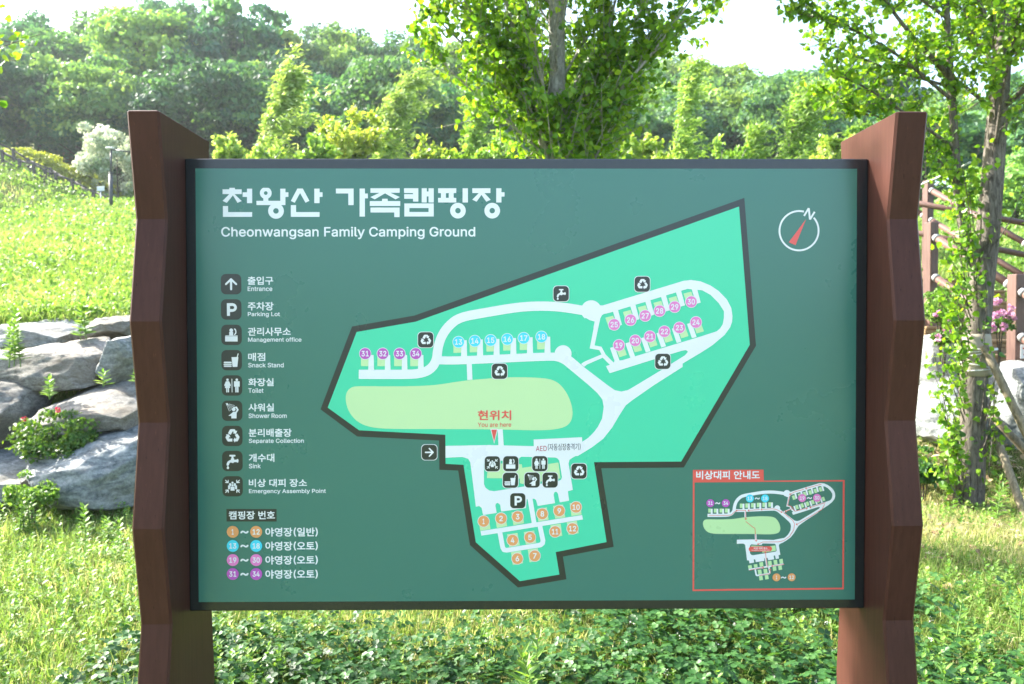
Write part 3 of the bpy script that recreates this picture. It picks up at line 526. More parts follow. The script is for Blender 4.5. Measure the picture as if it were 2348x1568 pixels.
    'inset_road': '8681,-2903,8774,-2918,8871,-2958,8956,-3014,9039,-3099,9085,-3184,9097,-3261,9098,-3274,9095,-3324,9075,-3384,9016,-3463,8891,-3567,8779,-3640,8596,-3748,8594,-3751,8593,-3784,8296,-3973,8074,-4128,8024,-4168,8013,-4179,7953,-4271,7877,-4401,7786,-4515,7671,-4602,7659,-4610,7531,-4687,7526,-4689,7509,-4689,7504,-4691,7471,-4709,7444,-4729,7436,-4764,7436,-4769,7480,-5034,7474,-5037,7436,-5046,7428,-5049,7441,-5144,7434,-5147,7346,-5162,7328,-5076,7319,-5059,7306,-5054,7304,-5054,7290,-5061,7283,-5084,7297,-5164,7296,-5169,7124,-5198,7121,-5194,7104,-5137,7084,-5123,7071,-5124,7069,-5126,7098,-5309,7106,-5356,7109,-5364,7571,-5292,7573,-5294,7574,-5296,7582,-5336,7579,-5338,7541,-5344,7179,-5401,7169,-5404,7197,-5541,7198,-5556,7194,-5584,7190,-5594,7164,-5617,7159,-5620,7151,-5622,6809,-5674,6801,-5674,6774,-5670,6766,-5667,6758,-5659,6741,-5626,6717,-5494,6713,-5476,6711,-5475,6556,-5499,6549,-5500,6548,-5499,6541,-5464,6539,-5454,6541,-5452,7046,-5374,7060,-5371,7019,-5131,7016,-5128,7011,-5128,7009,-5131,7002,-5216,6999,-5220,6751,-5253,6749,-5251,6748,-5246,6739,-5184,6714,-5165,6696,-5174,6691,-5191,6702,-5259,6703,-5266,6701,-5268,6581,-5287,6566,-5288,6552,-5221,6549,-5214,6526,-5196,6494,-5204,6492,-5201,6436,-4751,6420,-4721,6414,-4714,6356,-4696,6349,-4697,6294,-4698,6289,-4699,6234,-4701,6229,-4702,6189,-4703,6186,-4702,6186,-4584,6189,-4582,6214,-4582,6219,-4581,6516,-4577,6519,-4576,6644,-4574,6721,-4577,6722,-4574,6722,-4546,6721,-4544,6719,-4486,6718,-4484,6717,-4429,6716,-4424,6716,-4416,6719,-4414,6764,-4415,6767,-4419,6776,-4569,6777,-4576,6779,-4578,6786,-4578,6789,-4579,6871,-4581,6876,-4582,6956,-4583,6961,-4584,7041,-4586,7046,-4587,7126,-4588,7131,-4589,7276,-4593,7566,-4536,7571,-4535,7572,-4536,7574,-4543,7639,-4502,7699,-4439,7735,-4389,7777,-4304,7792,-4189,7779,-4116,7739,-4064,7722,-4044,7634,-3963,7389,-3758,7359,-3741,7341,-3733,7319,-3725,7299,-3721,7284,-3719,7141,-3721,7136,-3722,7011,-3726,7006,-3727,6956,-3728,6954,-3729,6791,-3736,6789,-3737,6736,-3738,6731,-3739,6679,-3741,6674,-3742,6619,-3743,6616,-3744,6456,-3750,6455,-3751,6456,-3786,6457,-3791,6458,-3846,6459,-3851,6462,-3909,6459,-3910,6416,-3912,6408,-3911,6404,-3774,6403,-3769,6403,-3754,6401,-3752,6269,-3756,6191,-3756,6129,-3753,6126,-3754,6112,-3781,6092,-3806,6068,-3831,6044,-3849,6013,-3866,5986,-3877,5951,-3887,5909,-3894,5851,-3899,5744,-3901,5739,-3902,5521,-3902,5516,-3901,5314,-3900,5311,-3899,5311,-3821,5313,-3806,5407,-3806,5412,-3659,5414,-3658,5459,-3658,5462,-3659,5465,-3804,5466,-3807,5574,-3808,5575,-3806,5578,-3684,5579,-3681,5579,-3659,5581,-3658,5626,-3658,5629,-3659,5632,-3806,5634,-3808,5724,-3808,5744,-3806,5746,-3804,5746,-3781,5747,-3776,5749,-3674,5751,-3658,5799,-3659,5804,-3805,5864,-3804,5889,-3802,5909,-3798,5911,-3794,5913,-3689,5914,-3686,5914,-3664,5916,-3658,5964,-3659,5968,-3781,5969,-3782,5971,-3782,5989,-3772,6006,-3759,6022,-3744,6035,-3726,6045,-3706,6054,-3674,6065,-3591,6071,-3564,6083,-3516,6091,-3494,6104,-3462,6120,-3429,6140,-3396,6160,-3369,6183,-3341,6209,-3316,6237,-3291,6264,-3271,6311,-3246,6364,-3228,6434,-3211,6814,-3146,6951,-3128,7056,-3121,7176,-3118,7179,-3119,7261,-3121,7296,-3123,7299,-3124,7326,-3126,7329,-3127,7351,-3128,7354,-3129,7416,-3136,7469,-3143,7571,-3161,7574,-3160,7585,-3144,7597,-3131,7614,-3120,7629,-3113,7646,-3108,7676,-3108,7699,-3113,7719,-3123,7726,-3128,7741,-3142,7754,-3159,7764,-3158,7781,-3160,8601,-2911,8664,-2903;8655,-2994,8639,-2993,8579,-3011,8577,-3014,8615,-3159,8571,-3172,8568,-3171,8524,-3028,8424,-3058,8426,-3071,8462,-3206,8461,-3209,8419,-3222,8415,-3221,8374,-3081,8371,-3075,8276,-3103,8266,-3107,8265,-3109,8302,-3249,8302,-3254,8294,-3257,8259,-3267,8256,-3266,8215,-3126,8214,-3124,8211,-3123,8113,-3154,8151,-3296,8151,-3299,8149,-3300,8134,-3305,8106,-3312,8104,-3311,8061,-3169,7939,-3206,7937,-3209,7938,-3214,7976,-3354,7976,-3356,7974,-3358,7941,-3367,7931,-3370,7928,-3369,7886,-3223,7884,-3223,7846,-3234,7794,-3246,7789,-3248,7773,-3259,7756,-3294,7699,-3564,7709,-3567,7769,-3578,7811,-3656,7884,-3731,7894,-3738,7901,-3724,7901,-3721,7856,-3591,7859,-3589,7869,-3586,7901,-3577,7904,-3578,7951,-3715,7954,-3717,7989,-3712,8056,-3692,8063,-3689,8060,-3686,8013,-3549,8012,-3546,8016,-3543,8056,-3531,8059,-3532,8108,-3671,8108,-3674,8106,-3676,8109,-3677,8771,-3477,8941,-3422,8974,-3393,8999,-3351,9012,-3284,9011,-3274,9010,-3219,8957,-3136,8871,-3052,8791,-3008,8741,-3003,8743,-3014,8775,-3129,8774,-3132,8729,-3145,8726,-3139,8683,-2999,8676,-2996;7217,-3214,7144,-3212,7041,-3216,6976,-3221,6886,-3231,6816,-3241,6451,-3303,6391,-3318,6349,-3333,6319,-3348,6299,-3363,6274,-3384,6252,-3406,6233,-3429,6218,-3449,6203,-3474,6190,-3499,6181,-3521,6166,-3571,6158,-3606,6153,-3639,6151,-3666,6151,-3672,6269,-3673,6345,-3671,6347,-3654,6353,-3511,6356,-3510,6376,-3509,6401,-3509,6403,-3511,6404,-3526,6406,-3639,6407,-3644,6408,-3669,6424,-3669,6426,-3668,6506,-3666,6508,-3664,6508,-3639,6509,-3636,6515,-3506,6516,-3503,6521,-3502,6564,-3502,6565,-3504,6569,-3661,6571,-3663,6574,-3663,6674,-3659,6675,-3656,6677,-3636,6678,-3589,6679,-3584,6683,-3499,6686,-3498,6721,-3497,6726,-3496,6731,-3496,6733,-3499,6737,-3654,6739,-3656,6749,-3656,6844,-3652,6845,-3649,6846,-3619,6847,-3616,6852,-3496,6852,-3491,6856,-3488,6901,-3488,6902,-3489,6906,-3647,7006,-3644,7011,-3643,7013,-3636,7020,-3484,7021,-3482,7039,-3481,7069,-3480,7070,-3481,7071,-3519,7072,-3521,7073,-3626,7074,-3629,7074,-3639,7076,-3641,7091,-3641,7189,-3638,7191,-3636,7192,-3631,7193,-3581,7194,-3576,7196,-3526,7197,-3524,7199,-3477,7201,-3476,7246,-3475,7248,-3476,7249,-3484,7251,-3584,7252,-3589,7252,-3634,7254,-3637,7294,-3638,7301,-3614,7308,-3601,7315,-3591,7334,-3575,7354,-3566,7376,-3562,7391,-3562,7411,-3568,7423,-3574,7434,-3581,7444,-3591,7452,-3601,7460,-3616,7465,-3639,7465,-3656,7460,-3676,7461,-3678,7464,-3676,7476,-3686,7604,-3794,7826,-3964,7894,-4012,7906,-4019,7971,-4032,8036,-4019,8094,-3987,8416,-3792,8489,-3746,8616,-3667,8624,-3659,8647,-3629,8626,-3613,8581,-3621,8416,-3671,7854,-3846,7850,-3844,7815,-3776,7819,-3773,7854,-3761,7781,-3689,7621,-3759,7594,-3782,7586,-3777,7563,-3756,7563,-3754,7574,-3743,7609,-3723,7768,-3656,7767,-3651,7746,-3612,7656,-3597,7651,-3596,7649,-3594,7687,-3399,7688,-3379,7700,-3324,7694,-3321,7651,-3309,7609,-3285,7606,-3285,7601,-3292,7583,-3274,7571,-3256,7466,-3238,7396,-3228,7301,-3218;8684,-3335,8734,-3479,8689,-3493,8686,-3491,8683,-3484,8637,-3349,8679,-3336;8529,-3382,8532,-3386,8580,-3526,8574,-3529,8534,-3541,8530,-3534,8483,-3399,8483,-3396,8486,-3395;8374,-3428,8423,-3571,8416,-3575,8379,-3586,8376,-3585,8373,-3579,8327,-3444,8329,-3441,8371,-3428;8216,-3480,8265,-3621,8264,-3624,8221,-3637,8218,-3636,8216,-3629,8170,-3494,8174,-3491,8191,-3486,8214,-3479;7021,-4696,6956,-4695,6935,-4709,6930,-4736,6926,-4738,6749,-4734,6614,-4721,6578,-4761,6576,-4766,6576,-4974,6591,-5010,6629,-5038,6671,-5045,6681,-5045,7296,-4948,7326,-4944,7334,-4942,7356,-4931,7359,-4929,7369,-4906,7369,-4904,7342,-4741,7339,-4732,7321,-4712,7304,-4705,7289,-4703,7204,-4702,7199,-4701;7121,-5411,7119,-5410,7099,-5413,6954,-5437,6781,-5463,6761,-5468,6763,-5484,6786,-5606,6788,-5614,6793,-5624,6804,-5626,6819,-5624,7139,-5575,7148,-5566,7150,-5551',
    'inset_frame': '6966,-2500,6968,-2501,6969,-2539,6978,-2811,6978,-2824,6981,-2825,8699,-2817,8704,-2816,9169,-2814,9174,-2813,9376,-2812,9378,-2814,9378,-4641,9379,-4646,9380,-5574,9380,-6074,9379,-6076,8696,-6081,8691,-6082,8386,-6083,8381,-6084,8074,-6086,8071,-6087,7764,-6088,7761,-6089,7454,-6091,7449,-6092,7144,-6093,7139,-6094,6834,-6096,6829,-6097,6524,-6098,6519,-6099,6214,-6101,6209,-6102,5901,-6103,5899,-6104,5591,-6106,5589,-6107,5281,-6108,5276,-6109,4971,-6111,4966,-6112,4879,-6112,4876,-6111,4875,-5966,4873,-2501,4876,-2500;9323,-2859,9321,-2858,9076,-2858,8826,-2858,8821,-2859,8076,-2861,8071,-2862,7324,-2863,7319,-2864,6661,-2866,6659,-2867,6084,-2868,6079,-2869,4925,-2874,4925,-6059,4926,-6060,5074,-6059,5079,-6058,5396,-6057,5399,-6056,5716,-6054,5721,-6053,6039,-6052,6041,-6051,6359,-6049,6364,-6048,6681,-6047,6684,-6046,7001,-6044,7006,-6043,7324,-6042,7329,-6041,7644,-6039,7649,-6038,7966,-6037,7971,-6036,8286,-6034,8291,-6033,8609,-6032,8614,-6031,9329,-6026,9330,-6024,9329,-5479,9328,-5474',
    'inset_route': '8689,-2928,8692,-2931,8693,-2935,8691,-2939,8687,-2942,8239,-3066,8235,-3069,8257,-3078,8259,-3081,8260,-3087,8257,-3090,8253,-3092,8209,-3074,8204,-3069,8204,-3065,8206,-3061,8230,-3027,8235,-3024,8239,-3023,8242,-3025,8244,-3027,8245,-3031,8243,-3035,8230,-3053,8231,-3054,8671,-2930,8683,-2927;8165,-3082,8168,-3085,8170,-3089,8168,-3093,8165,-3096,7891,-3170,7766,-3239,7771,-3241,7789,-3244,7791,-3246,7794,-3249,7794,-3253,7792,-3257,7789,-3258,7777,-3258,7743,-3252,7739,-3250,7736,-3247,7736,-3239,7752,-3201,7754,-3197,7757,-3196,7763,-3196,7766,-3199,7767,-3203,7758,-3225,7759,-3226,7887,-3156,8157,-3082;7745,-3279,7750,-3283,7750,-3291,7692,-3553,7799,-3590,7909,-3731,8255,-3645,8231,-3633,8230,-3629,8230,-3625,8235,-3621,8241,-3622,8281,-3641,8284,-3645,8284,-3651,8260,-3683,8253,-3690,8247,-3690,8244,-3687,8242,-3683,8244,-3679,8258,-3661,8255,-3660,7909,-3747,7905,-3748,7903,-3746,7790,-3603,7681,-3566,7676,-3561,7676,-3553,7732,-3297,7737,-3282,7741,-3278;8805,-3480,8809,-3483,8811,-3489,8807,-3494,8803,-3496,8367,-3633,8391,-3643,8394,-3649,8391,-3654,8387,-3656,8383,-3656,8341,-3639,8338,-3637,8336,-3633,8339,-3627,8363,-3591,8367,-3588,8373,-3589,8375,-3591,8377,-3595,8375,-3599,8364,-3617,8367,-3618,8795,-3482;8787,-3530,8791,-3535,8791,-3539,8722,-3681,8715,-3692,8415,-3880,7971,-4136,7971,-4138,7975,-4139,7987,-4140,7995,-4143,7997,-4145,7999,-4149,7997,-4153,7995,-4155,7983,-4156,7957,-4152,7945,-4150,7941,-4146,7940,-4143,7941,-4137,7956,-4097,7959,-4094,7967,-4094,7970,-4097,7970,-4099,7970,-4103,7962,-4123,7963,-4124,7971,-4120,8413,-3864,8704,-3681,8777,-3535,8781,-3530;6929,-3648,6932,-3651,6933,-3655,6932,-3659,6914,-3675,6917,-3676,7237,-3656,7351,-3674,7511,-3756,7512,-3755,7502,-3733,7506,-3727,7509,-3725,7513,-3726,7518,-3731,7534,-3767,7536,-3775,7533,-3780,7527,-3782,7483,-3790,7479,-3788,7478,-3785,7478,-3781,7479,-3777,7485,-3774,7503,-3771,7504,-3771,7503,-3769,7347,-3688,7237,-3671,6915,-3690,6914,-3691,6917,-3693,6935,-3707,6936,-3711,6935,-3714,6931,-3718,6927,-3718,6889,-3692,6886,-3689,6884,-3685,6887,-3679,6921,-3648,6925,-3647;7811,-3664,7814,-3667,7815,-3671,7813,-3675,7809,-3678,7635,-3747,7635,-3749,7653,-3754,7658,-3757,7660,-3759,7660,-3765,7655,-3769,7651,-3770,7607,-3756,7603,-3751,7603,-3747,7618,-3719,7626,-3705,7631,-3702,7637,-3704,7640,-3711,7628,-3731,7629,-3734,7797,-3666,7805,-3663;6543,-3673,6547,-3675,6550,-3681,6548,-3685,6530,-3701,6531,-3702,6851,-3677,6859,-3678,6862,-3681,6862,-3685,6861,-3689,6857,-3692,6533,-3716,6531,-3717,6551,-3730,6554,-3735,6552,-3741,6545,-3744,6505,-3717,6502,-3713,6502,-3711,6503,-3707,6511,-3698,6537,-3674,6541,-3672;6161,-3693,6195,-3698,6201,-3702,6441,-3698,6447,-3698,6450,-3701,6452,-3705,6454,-3959,6455,-3960,6468,-3943,6473,-3941,6475,-3940,6479,-3942,6482,-3949,6474,-3961,6449,-3990,6445,-3990,6441,-3988,6412,-3953,6410,-3949,6412,-3945,6415,-3942,6421,-3942,6437,-3960,6438,-3959,6438,-3715,6435,-3714,6197,-3716,6194,-3721,6184,-3749,6180,-3753,6177,-3754,6173,-3753,6171,-3751,6170,-3747,6177,-3725,6177,-3722,6119,-3757,6021,-3848,6015,-3850,5897,-3862,5349,-3860,5343,-3858,5340,-3853,5343,-3848,5347,-3846,5897,-3847,6011,-3836,6013,-3835,6109,-3746,6170,-3709,6147,-3706,6142,-3703,6141,-3697,6145,-3692;7571,-3774,7852,-4013,7904,-4115,7904,-4127,7882,-4289,7880,-4295,7758,-4493,7581,-4620,7463,-4649,7435,-4656,7413,-4658,6961,-4660,6825,-4719,6824,-4721,6825,-4721,6847,-4728,6850,-4733,6849,-4737,6847,-4740,6843,-4741,6835,-4740,6795,-4728,6792,-4723,6792,-4719,6814,-4679,6817,-4676,6821,-4674,6825,-4676,6828,-4681,6827,-4685,6816,-4705,6819,-4705,6959,-4645,7429,-4642,7569,-4608,7579,-4603,7745,-4484,7866,-4289,7890,-4119,7854,-4047,7840,-4021,7564,-3787,7561,-3783,7562,-3777,7565,-3774;6449,-4031,6675,-4210,6721,-4231,6724,-4233,6726,-4241,6766,-4609,6767,-4612,6779,-4594,6783,-4590,6789,-4590,6792,-4593,6793,-4597,6792,-4601,6768,-4639,6765,-4641,6759,-4642,6756,-4639,6725,-4608,6722,-4603,6724,-4599,6727,-4596,6733,-4596,6751,-4613,6752,-4611,6710,-4243,6669,-4224,6449,-4050,6441,-4042,6440,-4039,6440,-4035,6442,-4033,6445,-4030;7031,-4938,7036,-4941,7059,-4962,7070,-4975,7071,-4979,7069,-4982,7065,-4984,7061,-4984,7043,-4968,7042,-4969,7085,-5291,7095,-5363,7097,-5365,7130,-5381,7132,-5383,7132,-5389,7131,-5392,7127,-5394,7123,-5394,7093,-5380,7084,-5375,7081,-5371,7028,-4973,7025,-4970,7015,-4987,7011,-4992,7005,-4992,7002,-4989,7000,-4985,7000,-4983,7024,-4943,7027,-4940;7599,-5315,7602,-5317,7603,-5321,7602,-5325,7599,-5328,7593,-5330,7243,-5376,7242,-5377,7245,-5379,7264,-5391,7266,-5395,7264,-5399,7259,-5402,7255,-5402,7217,-5380,7214,-5377,7212,-5373,7214,-5367,7245,-5334,7249,-5332,7253,-5333,7256,-5335,7258,-5341,7256,-5345,7240,-5361,7241,-5362,7575,-5316,7595,-5314;6949,-5382,6985,-5400,6993,-5405,6996,-5409,6996,-5415,6963,-5452,6959,-5452,6956,-5451,6952,-5445,6954,-5441,6969,-5422,6575,-5498,6565,-5498,6562,-5493,6563,-5487,6569,-5484,6961,-5409,6965,-5407,6945,-5396,6943,-5393,6943,-5387;7169,-5444,7173,-5446,7207,-5472,7210,-5475,7211,-5479,7210,-5483,7207,-5486,7201,-5486,7181,-5472,7181,-5473,7201,-5557,7198,-5563,7176,-5597,7167,-5608,6873,-5656,6861,-5656,6857,-5655,6854,-5651,6855,-5647,6857,-5644,6861,-5642,7159,-5594,7186,-5555,7168,-5481,7165,-5475,7156,-5495,7153,-5498,7147,-5500,7143,-5496,7142,-5493,7143,-5487,7161,-5449,7165,-5445',
    'inset_pill': '7171,-4781,7184,-4785,7199,-4793,7209,-4802,7217,-4811,7224,-4824,7227,-4834,7230,-4846,7230,-4861,7225,-4884,7220,-4894,7211,-4905,7199,-4917,7191,-4921,7179,-4927,7166,-4930,7119,-4931,7116,-4932,6951,-4933,6946,-4934,6781,-4936,6776,-4937,6606,-4938,6589,-4934,6579,-4930,6566,-4922,6558,-4914,6550,-4904,6543,-4889,6538,-4866,6540,-4846,6543,-4836,6554,-4817,6561,-4808,6574,-4798,6584,-4793,6599,-4788,6611,-4787,6651,-4787,6656,-4786,6821,-4784,6826,-4783,6991,-4782,6996,-4781,7109,-4779,7161,-4779',
    'compass_ring': '8234,5217,8252,5206,8276,5209,8279,5208,8306,4958,8319,4976,8402,5113,8404,5113,8426,5101,8446,5088,8448,5084,8312,4860,8306,4861,8288,4873,8266,4870,8260,4872,8236,5090,8234,5114,8230,5119,8138,4966,8134,4966,8132,4967,8091,4992,8091,4994,8098,5006,8223,5214,8228,5219;7990,5148,8054,5142,8090,5136,8115,5130,8105,5088,8102,5078,8050,5089,8006,5093,8002,5094,7960,5095,7904,5091,7856,5083,7816,5073,7772,5058,7736,5043,7696,5023,7646,4990,7600,4953,7572,4926,7543,4892,7506,4842,7488,4812,7464,4764,7441,4698,7432,4662,7423,4608,7421,4578,7420,4574,7420,4518,7426,4460,7435,4416,7443,4386,7455,4350,7473,4308,7498,4262,7515,4236,7528,4218,7558,4180,7592,4146,7628,4115,7652,4097,7684,4075,7726,4052,7768,4034,7822,4016,7858,4007,7894,4001,7930,3997,7988,3996,8044,4001,8092,4010,8152,4027,8198,4045,8248,4072,8290,4100,8336,4136,8378,4178,8403,4208,8433,4250,8457,4292,8484,4352,8498,4398,8510,4448,8516,4494,8518,4520,8516,4598,8504,4670,8490,4722,8468,4776,8445,4820,8411,4872,8382,4908,8381,4910,8420,4944,8429,4934,8460,4896,8492,4844,8520,4790,8538,4746,8552,4698,8564,4640,8569,4596,8570,4592,8571,4514,8567,4470,8561,4434,8553,4394,8537,4344,8514,4286,8481,4226,8447,4178,8410,4135,8368,4094,8324,4058,8272,4024,8240,4006,8200,3989,8168,3976,8132,3965,8096,3956,8062,3950,8012,3944,7942,3943,7880,3949,7832,3958,7768,3977,7718,3997,7670,4022,7618,4055,7570,4093,7526,4137,7488,4182,7455,4230,7423,4290,7404,4334,7387,4388,7375,4442,7368,4496,7366,4556,7367,4560,7369,4604,7378,4664,7396,4734,7419,4794,7440,4836,7476,4892,7519,4946,7557,4986,7598,5020,7634,5046,7658,5062,7714,5092,7756,5110,7822,5130,7882,5142,7904,5144,7906,5145,7946,5147,7948,5148',
    'compass_needle': '8176,4890,7667,4207,7869,4120',
    'pointer_edge': '-1112,-1269,-885,-1270,-998,-1712',
    'pointer': '-1082,-1291,-915,-1291,-1000,-1652',
    'aed_label': '164,-1586,1592,-1521,1605,-1916,176,-1977',
    'heading_box': '-8884,-3619,-7411,-3623,-7414,-3994,-8883,-3989',
